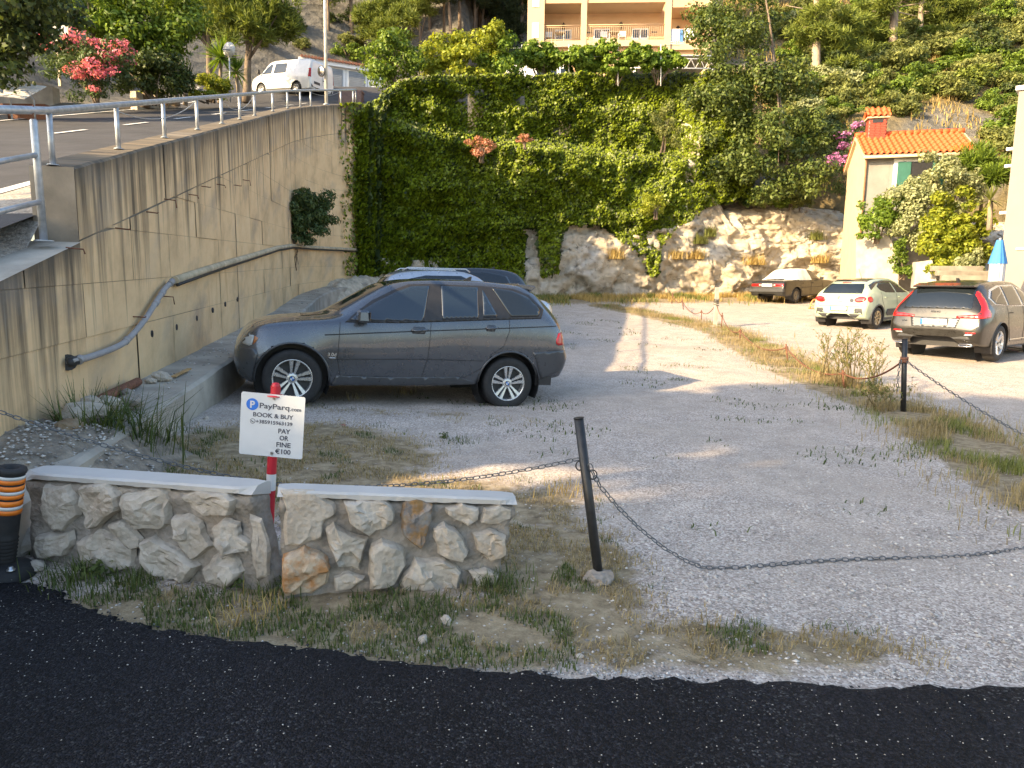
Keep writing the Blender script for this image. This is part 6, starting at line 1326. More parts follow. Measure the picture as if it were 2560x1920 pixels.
for _ in range(3000):
    px, py = random.uniform(1960, 2560), random.uniform(30, 400)
    if px > 2100 and py > 300 and px < 2470: continue
    if len(pts_) >= 150: break
    q = onhill(px, py, 30)
    if any((q-w_).length < 1.25 for w_ in pts_): continue
    if 2300 < px < 2470 and 250 < py: continue
    pts_.append(q); k_ = random.choices(range(6), (4, 5, 3, 4, 2 if px < 2300 else .5, 1))[0]; shrub(q-Vector((0, 0, .15)), random.uniform(.8, 1.5), k_, kinds[k_], 'shrubs on the right hillside')
for px, py, s_, k_, lab in ((2060, 215, 1.3, 4, 'pale plumed shrub below the straight pine trunk'), (2120, 230, 1.3, 4, 'silvery plumed shrub above the tiled chimney'), (2010, 230, 1.2, 4, 'plumed grey shrub beside the dark tree')): shrub(onhill(px, py, 30), s_, k_, lab, None)
# wooded slope behind: pines (copies)
PINE = []
for i in range(3):
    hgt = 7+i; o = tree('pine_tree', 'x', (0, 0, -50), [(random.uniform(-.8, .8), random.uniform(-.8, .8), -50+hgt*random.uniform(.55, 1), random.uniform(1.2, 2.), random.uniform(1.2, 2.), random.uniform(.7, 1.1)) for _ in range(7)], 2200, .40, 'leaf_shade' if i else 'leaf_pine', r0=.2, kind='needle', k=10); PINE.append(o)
used = set(); spots = []
def pine_at(p, s_, label, group):
    k_ = random.randrange(3); src = PINE[k_]
    if k_ not in used: o = src; used.add(k_)
    else: o = copy_tree(src)
    o.location = p; o.rotation_euler = (0, 0, random.uniform(0, 6)); o.scale = (s_, s_, s_); o['label'] = label; o['group'] = group
for _ in range(2500):
    if len(spots) >= 105: break
    x = random.uniform(-46, 46); y = random.uniform(57, 92)
    if -24 < x < -6 and y < 64: continue
    if x > 9: y = random.uniform(56, 92)
    if 0 < x < 14 and y < 62: continue
    q = Vector((x, y, hill(x, y)))
    if any((q-w_).length < 2.5 for w_ in spots): continue
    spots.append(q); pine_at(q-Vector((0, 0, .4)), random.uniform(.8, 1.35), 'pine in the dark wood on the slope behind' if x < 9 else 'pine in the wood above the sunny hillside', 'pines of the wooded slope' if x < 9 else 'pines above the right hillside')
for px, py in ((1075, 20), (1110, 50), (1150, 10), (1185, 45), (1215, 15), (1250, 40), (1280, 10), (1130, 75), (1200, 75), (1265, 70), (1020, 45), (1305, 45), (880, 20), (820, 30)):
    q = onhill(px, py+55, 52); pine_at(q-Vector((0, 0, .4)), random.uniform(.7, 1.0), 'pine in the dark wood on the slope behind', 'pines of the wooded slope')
for px, py, Y, lab in ((940, 40, 56, 'sunlit pine at the left edge of the wood'), (985, 75, 54, 'small sunlit pine above the railing end'), (1050, 10, 58, 'sunlit pine near the apartment building')):
    p = at(px, py+60, Y); tree('pine_tree', lab, (p.x, p.y, hill(p.x, p.y)), [pb_(px, py, Y, 1.4, 1.3, .9), pb_(px-25, py+20, Y, 1.0, 1, .7), pb_(px+20, py-25, Y, 1.1, 1.1, .8)], 2200, .36, 'leaf_pine', r0=.15, kind='needle')
# scrub on the left rock slope
for px, py, k_ in ((760, 130, 0), (880, 120, 3), (720, 70, 2), (830, 60, 2), (900, 60, 2), (650, 120, 3), (870, 150, 1)): shrub(onhill(px, py, 44), random.uniform(.7, 1.2), k_, 'scrub bush on the shaded rock slope behind the van', 'scrub on the rock slope')
# ---------------------------------------------------------------- plants below the tiled house
bush('laurel_shrub', 'glossy green laurel on top of the curved concrete wall', at(2190, 600, 27.6), [pb_(2185, 530, 27.5, .75, .6, .75), pb_(2225, 520, 27.6, .7, .6, .8), pb_(2175, 570, 27.4, .5, .5, .45)], 3400, .17, 'leaf_vine', aspect=.35)
bush('pittosporum', 'big grey green flowering shrub in front of the tiled house', at(2330, 640, 26.8), [pb_(2290, 480, 27, .9, .8, .9), pb_(2350, 430, 27.2, .9, .8, .8), pb_(2280, 570, 26.8, .8, .7, .9), pb_(2410, 470, 27.2, .8, .7, .8), pb_(2340, 540, 26.6, .9, .7, .9), pb_(2440, 450, 27.4, .5, .5, .5)], 14000, .13, 'leaf_silver')
bush('pittosporum', 'bright yellow green round shrub beside the parasol', at(2370, 700, 25.6), [pb_(2380, 520, 25.8, .7, .6, .7), pb_(2350, 600, 25.6, .75, .65, .9), pb_(2410, 620, 25.6, .75, .6, .9), pb_(2360, 670, 25.4, .6, .5, .6), pb_(2440, 560, 25.8, .5, .5, .5), pb_(2385, 570, 25.4, .7, .6, .7)], 15000, .13, 'leaf_yellow')
bush('laurel_shrub', 'small yellow green creeper spilling down the concrete wall', at(2255, 690, 26.8), [pb_(2250, 640, 26.8, .35, .3, .6), pb_(2270, 680, 26.6, .5, .4, .3)], 2000, .11, 'leaf_tree')
bush('variegated_shrub', 'pale variegated shrub at the foot of the steps', at(2420, 710, 24.6), [pb_(2415, 670, 24.6, .45, .4, .35), pb_(2440, 640, 24.8, .3, .3, .3)], 1500, .14, 'leaf_silver')
tree('young_pine', 'feathery young pine leaning beside the grey building', at(2455, 560, 28), [pb_(2440, 400, 28, 1.1, .8, .5), pb_(2480, 440, 27.6, .8, .7, .6), pb_(2420, 440, 28, .8, .7, .4)], 2400, .34, 'leaf_tree', r0=.08, kind='needle', nlimb=4)
yucca('spiky palm against the grey building corner', at(2475, 560, 24.5), at(2476, 500, 24.5), 60, .6, 'leaf_olive')
# ---------------------------------------------------------------- shade trees beyond the left of the view
SH = [(-13.5, -4.4, 6.6, 2.0), (-13.5, -5.6, 8.8, 2.1), (-13.5, -6.0, 10.2, 2.8), (-13.5, -.8, 7.6, 2.2), (-13.3, -1.4, 9.2, 1.9), (-13.6, -7.4, 7.8, 2.8), (-18, -3.6, 10.1, 2.4), (-18, -5.6, 12.0, 2.1), (-18, -9, 11, 3.0), (-14, -10.5, 9, 3.2)]
for i, (x, y, z, r_) in enumerate(SH):
    bl_5 = [(x+random.uniform(-.5, .5)*r_, y+random.uniform(-.5, .5)*r_, z+random.uniform(-.35, .4)*r_, r_*.55, r_*.55, r_*.42) for _ in range(7)]
    tree('roadside_tree', 'tall leafy tree shading the lot from the far roadside', (x, y, z-8), bl_5, 3000, .36, 'leaf_dark', r0=.25, group='roadside shade trees', k=9, f=.46)
# ================================================================ buildings and street furniture
def frame(o, ex, ez=(0, 0, 1)):
    ex = Vector(ex).normalized(); ez = Vector(ez); ey = ez.cross(ex).normalized(); m = Matrix((ex, ey, ez)).transposed().to_4x4(); return m
def bxp(root, name, x0, x1, y0, y1, z0, z1, mat, bev=0):
    return MB().box(((x0+x1)/2, (y0+y1)/2, (z0+z1)/2), (x1-x0, y1-y0, z1-z0)).build(name, mat, root, bevel=bev)
# ---- apartment building; local x along the facade, -y towards the lot
A0 = at(1318, 119, 47); Bd = Vector((.998, -.06, 0)).normalized()
ab = empty('apartment_building', label='peach apartment building with deep balconies above the terrace', cat='building'); mA = frame(None, Bd); mA.translation = A0; ab.matrix_world = mA
MT['peach'] = simple('peach render', (.56, .37, .215), .85, 0, .06, 1.2, .15, 30, .008); MT['peach_lt'] = simple('pale cream render', (.50, .375, .24), .85, 0, .05, 1.2, .15, 30, .008); MT['curtain'] = simple('blue curtain', (.42, .50, .62), .8, 0, .2, 14, .2, 20, stretch=(6, 6, .3))
SC = scl_(1400, 60, 47); U = lambda px: (px-1318)/SC; Zz = lambda py: (119-py)/SC*1.0
D_ = 1.7; top = 8.5
bxp(ab, 'side_wall', 0, U(1348), -.15, 6, -6, top, MT['peach_lt'])
bxp(ab, 'back_wall', U(1348), U(1770), D_, D_+.3, -6, top, MT['peach'])
for nm, a, b in (('pillar', 1348, 1360), ('pillar', 1451, 1465), ('pillar', 1657, 1672), ('pillar', 1757, 1769)): bxp(ab, nm, U(a), U(b), -.2, .12, -6, top, MT['peach_lt'])
for a, b, zt, zb in ((1360, 1451, Zz(17), None), (1465, 1657, Zz(15), None)):
    bxp(ab, 'parapet', U(a), U(b), -.12, .08, Zz(17), Zz(-14), MT['peach']); bxp(ab, 'floor_slab', U(a), U(b), -.16, D_, Zz(119), Zz(105), MT['peach_lt']); bxp(ab, 'ceiling_slab', U(a), U(b), .081, D_, Zz(17)+.02, Zz(8), MT['peach_lt'])
bxp(ab, 'floor_slab', U(1672), U(1757), -.10, D_, Zz(128), Zz(114), MT['peach_lt']); bxp(ab, 'ceiling_slab', U(1672), U(1757), -.14, D_, Zz(30), Zz(11), MT['peach'])
bxp(ab, 'lower_wall', U(1348), U(1757), .15, D_, -6, Zz(119)-.01, MT['peach']); bxp(ab, 'return_wall', U(1769), U(1785), .4, 6, -6, top, MT['peach_lt']); bxp(ab, 'rear_wing', U(1785), U(1822), 3.0, 9, -6, top, MT['peach_lt'])
def railing(a, b, zf, zt, y=-.08):
    r_ = empty('balcony_railing'); r_.parent = ab; mb = MB()
    MB().tube([(U(a), y, Zz(zt)), (U(b), y, Zz(zt))], .03, 6).build('top_rail', MT['peach'], r_); MB().tube([(U(a), y, Zz(zf-3)), (U(b), y, Zz(zf-3))], .02, 6).build('bottom_rail', MT['peach'], r_); MB().tube([(U(a), y, Zz(zt+4)), (U(b), y, Zz(zt+4))], .015, 6).build('middle_rail', MT['peach'], r_)
    n_ = max(3, int((U(b)-U(a))/.13)); me = MB().tube([(0, y, Zz(zf-3)), (0, y, Zz(zt+4))], .012, 5).mesh('baluster'); me.materials.append(MT['peach_lt'])
    for k_ in range(n_+1): o = link('baluster', me, None, r_); o.location = (lerp(U(a), U(b), k_/n_), 0, 0)
railing(1360, 1451, 105, 69); railing(1465, 1657, 105, 68); railing(1672, 1757, 114, 80, -.06)
railing(1672, 1757, 11, -24, -.1)
for a, b, y0, y1 in ((1387, 1429, 55, 105), (1486, 1528, 54, 105), (1584, 1626, 54, 105), (1679, 1721, 62, 114)):
    w_ = bxp(ab, 'french_window', U(a), U(b), D_-.06, D_, Zz(y1)+.01, Zz(y0), MT['white_paint']); m_ = (a+b)/2
    for c, d in ((a+2.5, m_-1.5), (m_+1.5, b-2.5)): bxp(w_, 'pane', U(c), U(d), D_-.075, D_-.062, Zz(y1-4), Zz(y0+3), MT['glass']); bxp(w_, 'curtain', U(c)+.03, U(d)-.03, D_-.09, D_-.078, Zz(y1-4), lerp(Zz(y1), Zz(y0), .55), MT['curtain'])
for a, b, y0, y1 in ((1330, 1347, 3, 26), (1330, 1347, 63, 98), (1331, 1346, 105, 126)): w_ = bxp(ab, 'window', U(a), U(b), -.19, -.152, Zz(y1), Zz(y0), MT['white_paint']); bxp(w_, 'pane', U(a)+.06, U(b)-.04, -.20, -.192, Zz(y1)+.06, Zz(y0)-.06, simple('blind', (.38, .42, .46), .5, 0, .1, 5, 0) if y0 < 100 else MT['glass'])
for px, py in ((1408, 48), (1555, 47), (1700, 57)):
    l_ = empty('wall_lantern'); l_.parent = ab; l_.location = (U(px), D_-.12, Zz(py)); link('lantern_body', MB().lathe([(.0, -.22), (.06, -.18), (.11, .08), (.13, .10), (.03, .20), (0, .26)], 6).mesh(), MT['black_steel'], l_); link('bracket', MB().tube([(0, 0, -.2), (0, .12, -.25)], .02, 5).mesh(), MT['black_steel'], l_)
bxp(ab, 'air_conditioner', U(1772), U(1783), .12, .4, Zz(42), Zz(12), MT['plastic_dark'])
for a, b in ((1366, 1380), (1466, 1480), (1632, 1648), (1724, 1740)): bxp(ab, 'wall_vent', U(a), U(b), D_-.03, D_, Zz(64), Zz(61), MT['plastic_dark'])
for px, lab in ((1371, 'white plastic chair at the left balcony corner'), (1510, 'white chair left of the balcony table'), (1557, 'white chair right of the balcony table')):
    ch = empty('balcony_chair', label=lab, cat='chair'); ch.matrix_world = mA @ Matrix.Translation((U(px), .7, Zz(105)))
    link('seat', MB().box((0, 0, .44), (.45, .45, .04)).mesh(), MT['white_paint'], ch); link('backrest', MB().box((0, .21, .68), (.44, .04, .42), Matrix.Rotation(-.15, 3, 'X')).mesh(), MT['white_paint'], ch)
    for sx in (-1, 1):
        for sy in (-1, 1): link('leg', MB().box((sx*.19, sy*.19, .21), (.04, .04, .42)).mesh(), MT['white_paint'], ch)
for px, lab in ((1398, 'small round table on the left balcony'), (1535, 'wooden table on the wide balcony')):
    tb_ = empty('balcony_table', label=lab, cat='table'); tb_.matrix_world = mA @ Matrix.Translation((U(px), .75, Zz(105))); link('tabletop', MB().box((0, 0, .72), (.7, .6, .04)).mesh(), MT['bark_pale'], tb_)
    for sx in (-1, 1): link('leg', MB().box((sx*.28, 0, .35), (.05, .4, .70)).mesh(), MT['white_paint'], tb_)
for a, b, y0, y1, lab in ((1671, 1694, 81, 107, 'white towel hung left on the right balcony railing'), (1705, 1730, 80, 105, 'white towel hung right on the right balcony railing')):
    V = []; n_ = 10
    for i in range(n_+1):
        for z, yy in ((Zz(y1), -.11), (Zz(y0)+.035, -.10), (Zz(y0)+.035, -.02), (Zz(y1-8), -.01)): V.append((lerp(U(a), U(b), i/n_), yy+.012*math.sin(i*1.7), z))
    F = [(i*4+k_, (i+1)*4+k_, (i+1)*4+k_+1, i*4+k_+1) for i in range(n_) for k_ in range(3)]; o = link('towel', npmesh('towel', V, F, True), MT['sign_white'], label=lab, cat='towel', group=None); o.matrix_world = mA
o = link('towel', npmesh('towel', [(U(1696), -.09, Zz(110)), (U(1703), -.09, Zz(110)), (U(1703), -.09, Zz(80)), (U(1696), -.09, Zz(80))], [(0, 1, 2, 3)]), simple('blue towel', (.08, .2, .45), .8), label='narrow blue towel between the two white towels', cat='towel'); o.matrix_world = mA
# carport with lattice girder
cpo = at(1690, 185, 40.5); cp_ = empty('carport', tuple(cpo), label='white lattice girder carport beneath the apartment building', cat='carport'); s4 = scl_(1690, 170, 40.5)
w_ = 4.6
bxp(cp_, 'roof_sheet', -w_*.55, w_*.45, -.1, 4, .92, .98, MT['galv'])
for z in (.30, .80): MB().tube([(-w_*.55, 0, z), (w_*.45, 0, z)], .035, 6).build('chord', MT['white_paint'], cp_)
for k_ in range(9): x0 = -w_*.55+k_*w_/9; MB().tube([(x0, 0, .30), (x0+w_/18, 0, .80), (x0+w_/9, 0, .30)], .022, 5).build('lattice', MT['white_paint'], cp_)
for x0 in (-w_*.5, w_*.42): bxp(cp_, 'column', x0-.06, x0+.06, -.06, .06, -2.2, .3, MT['white_paint'])
bxp(cp_, 'back_panel', -w_*.55, w_*.45, 3.8, 3.9, -2.2, .9, MT['plastic_dark'])
van('white van parked behind the grapevines', at(1300, 168, 37)-Vector((0, 0, 1.98))+Vector((2.9, 0, 0)), (-.99, .1, 0), (0, 0, 1))
# ---- white van on the upper road, shed, bins, pole
vp_ = at(655, 229, 43.2); exv2 = Vector((.86, -.50, -.09)); van('white panel van standing at the top of the upper road', vp_+Vector((.35, .95, -.22)), exv2, (0.06, 0, 1))
sd0 = at(840, 252, 47.5); sh_ = empty('service_shed', label='white prefabricated shed with roller shutters and tiled roof edge', cat='shed'); mS = frame(None, Vector((.93, .36, -.06))); 
mS.translation = sd0; sh_.matrix_world = mS; L_ = 5.2; x0 = -2.2; MT['shed_white'] = simple('white shed panel', (.74, .75, .76), .6, 0, .05, 2, .05, 20)
bxp(sh_, 'wall', x0, x0+L_, 0, 3, -1.2, 2.25, MT['shed_white']); bxp(sh_, 'fascia', x0-.15, x0+L_+.15, -.25, 0, 2.06, 2.32, MT['shed_white'])
MT['shutter'] = simple('grey shutter', (.20, .22, .25), .5, .2, .1, 4, 0)
for a, b in ((1.95, 2.55), (3.05, 4.0)):
    sw = bxp(sh_, 'shutter_frame', x0+a-.05, x0+b+.05, -.06, 0, -.6, 1.95, MT['shutter'])
    for k_ in range(12): bxp(sw, 'slat', x0+a, x0+b, -.085, -.062, .65+k_*.105, .74+k_*.105, MT['shutter'])
    bxp(sw, 'pane', x0+a, x0+b, -.07, -.062, -.5, .6, MT['glass'])
for k_ in range(4): bxp(sh_, 'panel_joint', x0+[1.7, 2.8, 4.2, 4.9][k_], x0+[1.7, 2.8, 4.2, 4.9][k_]+.03, -.012, 0, -.6, 2.05, MT['shutter'])
MT['tile_dark'] = simple('weathered roof tile', (.28, .12, .075), .8, 0, .35, 7, .2, 30)
tme = MB().tube([(0, -.38, 0), (0, 0, .06), (0, .4, .14)], [.09, .085, .08], 8).mesh('roof_tile'); tme.materials.append(MT['tile_dark'])
for k_ in range(25): o = link('roof_tile', tme, None, sh_); o.location = (x0+.05+k_*.21, -.02, 2.36)
bxp(sh_, 'roof', x0-.1, x0+L_+.1, .0, 3.1, 2.33, 2.40, MT['tile_dark'])
for px, py, lab in ((865, 246, 'brown wheelie bin in front of the white shed'), (891, 248, 'second brown bin next to the shed shutter')):
    p = at(px, py, 40); o = empty('waste_bin', tuple(p-Vector((0, 0, .5))), label=lab, cat='bin'); link('bin_body', MB().box((0, 0, .35), (.62, .6, .95), None, 0, 1.12).mesh(), simple('brown bin plastic', (.10, .055, .05), .5), o); link('lid', MB().box((0, .02, .86), (.74, .72, .07)).mesh(), simple('brown bin lid', (.12, .065, .06), .5), o)
lp = wpos(s_for_px(816), 0, -.18); lpz = top_at(s_for_px(816)); lo_ = empty('light_pole', (lp.x, lp.y, lpz), label='tall pale lamp pole standing on the wall top', cat='pole')
link('shaft', MB().tube([(0, 0, 0), (.03, 0, 3), (.05, 0, 7.5)], [.055, .048, .035], 12).mesh(), simple('cream pole paint', (.55, .52, .45), .5), lo_); link('base_plate', MB().lathe([(.11, 0), (.11, .02), (.06, .03)], 12).mesh(), MT['galv'], lo_); link('lamp_head', MB().box((.45, 0, 7.5), (1.0, .2, .12)).mesh(), MT['galv'], lo_)
mr_ = empty('traffic_mirror', tuple(at(803, 178, lp.y-.12)), label='round convex traffic mirror fixed to the lamp pole', cat='mirror'); qm = Vector((-.55, -.75, -.1)).to_track_quat('Z', 'Y').to_matrix()
link('mirror_glass', MB().lathe([(.155, 0), (.14, .02), (.08, .035), (0, .04)], 24, rot=qm).mesh(), MT['chrome'], mr_); link('rim', MB().lathe([(.155, -.02), (.17, -.02), (.17, .015), (.155, .012)], 24, rot=qm).mesh(), MT['plastic_dark'], mr_); link('bracket', MB().tube([(0, 0, 0), (.13, .1, .02)], .015, 6).mesh(), MT['galv'], mr_)
# ---- left roadside furniture
rs_ = at(575, 236, 31); rd_ = empty('road_sign', tuple(rs_), label='back of a round road sign on a thin pole by the yucca', cat='sign'); link('pole', MB().tube([(0, 0, -.3), (0.05, 0, 2.05)], .028, 8).mesh(), MT['galv'], rd_); link('disc', MB().lathe([(.0, .012), (.30, .012), (.30, -.012), (0, -.012)], 28, (.06, -.05, 1.78), Matrix.Rotation(R(90), 3, 'X') @ Matrix.Rotation(R(-18), 3, 'Y')).mesh(), simple('sign back aluminium', (.60, .58, .53), .5, .2), rd_); link('clip', MB().box((.05, -.08, 1.78), (.5, .02, .04)).mesh(), MT['galv'], rd_)
ib = at(145, 105, 26); ibo = empty('billboard', tuple(ib), label='back of a rectangular signboard with pale frame above the oleander', cat='sign'); s5 = scl_(145, 75, 26)
MT['cream'] = simple('cream frame paint', (.62, .52, .38), .6)
bw, bh = 55/s5, 62/s5; link('panel', MB().box((0, 0, bh/2), (bw, .03, bh)).mesh(), simple('grey board back', (.5, .5, .48), .6), ibo)
for x in (-bw/2, bw/2): link('frame_bar', MB().box((x, -.03, bh/2), (.07, .07, bh+.06)).mesh(), MT['cream'], ibo)
link('frame_bar', MB().box((0, -.03, bh), (bw, .06, .06)).mesh(), MT['cream'], ibo); link('support_post', MB().box((0, -.06, bh/2-.6), (.08, .07, bh+1.8)).mesh(), MT['cream'], ibo)
cs = at(60, 262, 20.5); cso = empty('roadside_canopy', tuple(cs), label='small white slatted canopy on curved legs at the roadside', cat='canopy'); 
for k_ in range(6): MB().box((-.55+.22*k_*0, .15-.17*k_, .62-.10*k_+.0), (2.1, .15, .022), Matrix.Rotation(R(32), 3, 'X') @ Matrix.Rotation(R(6), 3, 'Y')).build('slat', MT['white_paint'], cso)
for x in (-1.0, -.3, .35): MB().tube([(x, -.1, -.6), (x, -.1, .1), (x, -.35, .28), (x, -.65, .22)], .025, 6).build('leg', MT['galv'], cso)
bxp(cso, 'bench', -1.6, .4, .3, .55, -.6, .1, MT['rust'])
# bank wall and garden block wall
bk0 = at(-120, 150, 23); bk1 = at(130, 215, 25.5); bw_ = empty('bank_wall', tuple(bk0), label='shaded concrete bank wall behind the roadside canopy', cat='wall'); d = bk1-bk0
link('slab', MB().add([Vector((0, 0, 0)), d, d-Vector((0, 0, 3)), Vector((0, 0, -3.5)), Vector((0, .4, 0)), d+Vector((0, .4, 0)), d+Vector((0, .4, -3)), Vector((0, .4, -3.5))], [(0, 1, 2, 3), (0, 4, 5, 1), (5, 6, 2, 1), (4, 7, 6, 5), (0, 3, 7, 4), (3, 2, 6, 7)]).mesh(), MT['concrete'], bw_)
gp0 = at(340, 228, 28); gp1 = at(452, 248, 30.5); gw = empty('block_wall', tuple(gp0), label='low garden wall of pale cut stone blocks by the kerb', cat='wall'); d = (gp1-gp0); L_ = Vector((d.x, d.y, 0)).length; ex = Vector((d.x, d.y, 0)).normalized(); mG = frame(None, ex); mG.translation = gp0; gw.matrix_world = mG
MT['block'] = simple('pale cut stone', (.50, .43, .34), .85, 0, .2, 5, .3, 30, .01)
for r_ in range(3):
    n_ = 5
    for k_ in range(n_):
        a, b = L_*(k_+(.5 if r_ % 2 else 0))/n_, L_*(k_+1+(.5 if r_ % 2 else 0))/n_; b = min(b, L_)
        if b-a < .15: continue
        zt = -.02-.26*r_+d.z*((a+b)/2/L_)*(1 if r_ == 0 else .8); bxp(gw, 'block', a+.012, b-.012, 0+random.uniform(-.012, .012), .3, zt-.245, zt, MT['block'], .012)
# ---- tiled house
hz0 = at(2166, 381, 29); HE = hz0.z; ho = empty('tiled_house', label='small grey house with orange tiled roof and brick chimney', cat='house'); mH = frame(None, Vector((.966, -.26, 0))); mH.translation = (hz0.x, hz0.y, 0); ho.matrix_world = mH
MT['grey_plaster'] = simple('grey plaster', (.23, .22, .20), .92, 0, .12, 2, .5, 18, .02); MT['cream_plaster'] = simple('cream plaster', (.52, .42, .27), .9, 0, .06, 2, .2, 25, .01); MT['tile'] = simple('orange roof tile', (.52, .092, .018), .65, 0, .14, 5, .1, 40); MT['green_shutter'] = simple('green shutter', (.03, .12, .09), .55, 0, .12, 6, .05, 30); MT['brick'] = simple('red brick', (.36, .055, .03), .8, 0, .22, 14, .2, 50)
Lh, Dh = 3.75, 3.6; RZ = HE+.98
bxp(ho, 'front_wall', 0, Lh, 0, .25, .8, HE-.05, MT['grey_plaster'])
MB().add([(0, 0, .8), (0, Dh, .8), (0, Dh, HE-.05), (0, Dh/2, RZ-.08), (0, 0, HE-.05), (-.03, 0, .8), (-.03, Dh, .8), (-.03, Dh, HE-.05), (-.03, Dh/2, RZ-.08), (-.03, 0, HE-.05)], [(5, 6, 7, 8, 9), (4, 3, 2, 1, 0), (0, 1, 6, 5), (9, 4, 0, 5), (1, 2, 7, 6)]).build('gable_wall', MT['cream_plaster'], ho)
bxp(ho, 'rear_wall', 0, Lh, Dh-.25, Dh, .8, HE-.05, MT['grey_plaster']); bxp(ho, 'right_wall', Lh-.25, Lh, .25, Dh-.25, .8, HE-.05, MT['grey_plaster'])
ov = .28; sl_ = (RZ-HE)/(Dh/2); ang = math.atan(sl_)
for sgn, nm in ((1, 'front'), (-1, 'rear')):
    y0, y1 = (-ov, Dh/2) if sgn > 0 else (Dh+ov, Dh/2); z0, z1 = HE-ov*sl_, RZ
    MB().add([(-.15, y0, z0-.02), (Lh+.2, y0, z0-.02), (Lh+.2, y1, z1-.02), (-.15, y1, z1-.02), (-.15, y0, z0-.14), (Lh+.2, y0, z0-.14), (Lh+.2, y1, z1-.14), (-.15, y1, z1-.14)], [(0, 1, 2, 3), (7, 6, 5, 4), (0, 4, 5, 1), (0, 3, 7, 4), (1, 5, 6, 2)]).build('roof_deck', MT['cream_plaster'], ho)
rf = empty('roof'); rf.parent = ho
V = []; F = []; n_ = 8
for j in range(2):
    for i in range(n_+1): t = i/n_; V.append((t*.235, j*.40, .045*math.sin(t*2*math.pi)+.03-(0 if j == 0 else .035)))
for i in range(n_): F.append((i, i+1, n_+2+i, n_+1+i))
V += [(v[0], v[1], v[2]-.02) for v in V[:n_+1]]; o0 = 2*(n_+1); F += [(i+1, i, o0+i, o0+i+1) for i in range(n_)]
tl_me = MB().add(V, F, 0, True).mesh('roof_tile'); tl_me.materials.append(MT['tile'])
slen = math.hypot(Dh/2+ov, RZ-(HE-ov*sl_)); nr = int(math.ceil(slen/.345)); nc = int((Lh+.35)/.22)
for sgn in (1, -1):
    for r_ in range(nr):
        for c in range(nc):
            o = link('roof_tile', tl_me, None, rf); t = r_*slen/nr
            if sgn > 0: o.location = (-.15+c*.22, -ov-.02+t*math.cos(ang), HE-ov*sl_+t*math.sin(ang)+.03); o.rotation_euler = (ang, 0, 0)
            else: o.location = (-.15+(c+1)*.22, Dh+ov+.02-t*math.cos(ang), HE-ov*sl_+t*math.sin(ang)+.03); o.rotation_euler = (ang, 0, math.pi)
rt = MB().tube([(0, 0, 0), (.30, 0, 0)], [.10, .115], 10).mesh('ridge_tile'); rt.materials.append(MT['tile'])
for c in range(int((Lh+.35)/.27)): o = link('ridge_tile', rt, None, rf); o.location = (-.15+c*.27, Dh/2, RZ+.04); o.rotation_euler = (0, R(-3), 0)
link('gutter', MB().tube([(-.15, -ov-.05, HE-ov*sl_-.10), (Lh+.2, -ov-.05, HE-ov*sl_-.10)], .045, 8).mesh(), MT['cream_plaster'], ho); link('downpipe', MB().tube([(-.02, -ov, HE-.2), (.02, -.06, HE-.4), (.02, -.06, .9)], .04, 8).mesh(), simple('brown downpipe', (.30, .17, .10), .5), ho)
ch = empty('chimney'); ch.parent = rf; cx_, cy_ = .62, Dh/2-.1; cb = .02
brk = MB().box((0, 0, 0), (.195, .09, .058)).mesh('brick'); brk.materials.append(MT['brick'])
bxp(ch, 'chimney_core', cx_-.32, cx_+.32, cy_-.24, cy_+.24, RZ-.35, RZ+.62, MT['mortar'])
for r_ in range(13):
    z = RZ-.30+r_*.068
    for k_ in range(3):
        for yy in (cy_-.235, cy_+.235): o = link('brick', brk, None, ch); o.location = (cx_-.22+k_*.21+(.03 if r_ % 2 else 0), yy, z)
    for k_ in range(2):
        for xx in (cx_-.315, cx_+.315): o = link('brick', brk, None, ch); o.location = (xx, cy_-.1+k_*.21, z); o.rotation_euler = (0, 0, math.pi/2)
bxp(ch, 'smoke_opening', cx_-.2, cx_+.2, cy_-.29, cy_-.27, RZ+.44, RZ+.58, MT['plastic_black']); bxp(ch, 'chimney_cap', cx_-.42, cx_+.42, cy_-.36, cy_+.36, RZ+.62, RZ+.68, MT['cream_plaster'])
for r_ in range(2):
    for c in range(4): o = link('roof_tile', tl_me, None, ch); o.location = (cx_-.44+c*.22, cy_-.42+r_*.26, RZ+.70+r_*.20); o.rotation_euler = (R(38), 0, 0)
for c in range(4): o = link('roof_tile', tl_me, None, ch); o.location = (cx_-.22+c*.22, cy_+.42, RZ+.72); o.rotation_euler = (R(38), 0, math.pi)
wf = bxp(ho, 'window_frame', 1.02, 3.0, -.05, 0, HE-2.2, HE-.28, MT['white_paint']); bxp(wf, 'opening', 1.62, 2.45, -.062, -.052, HE-2.05, HE-.42, MT['plastic_black']); bxp(wf, 'shutter', 1.16, 1.64, -.10, -.063, HE-2.05, HE-.42, MT['green_shutter'], .01); bxp(wf, 'shutter', 2.40, 2.86, -.10, -.063, HE-2.05, HE-.42, MT['green_shutter'], .01); bxp(ho, 'wall_lamp', 2.55, 2.78, -.22, -.05, HE-.42, HE-.14, MT['white_paint'])
bxp(ho, 'plaster_patch', .48, .88, -.006, 0, HE-1.9, HE-.5, MT['grey_plaster'])
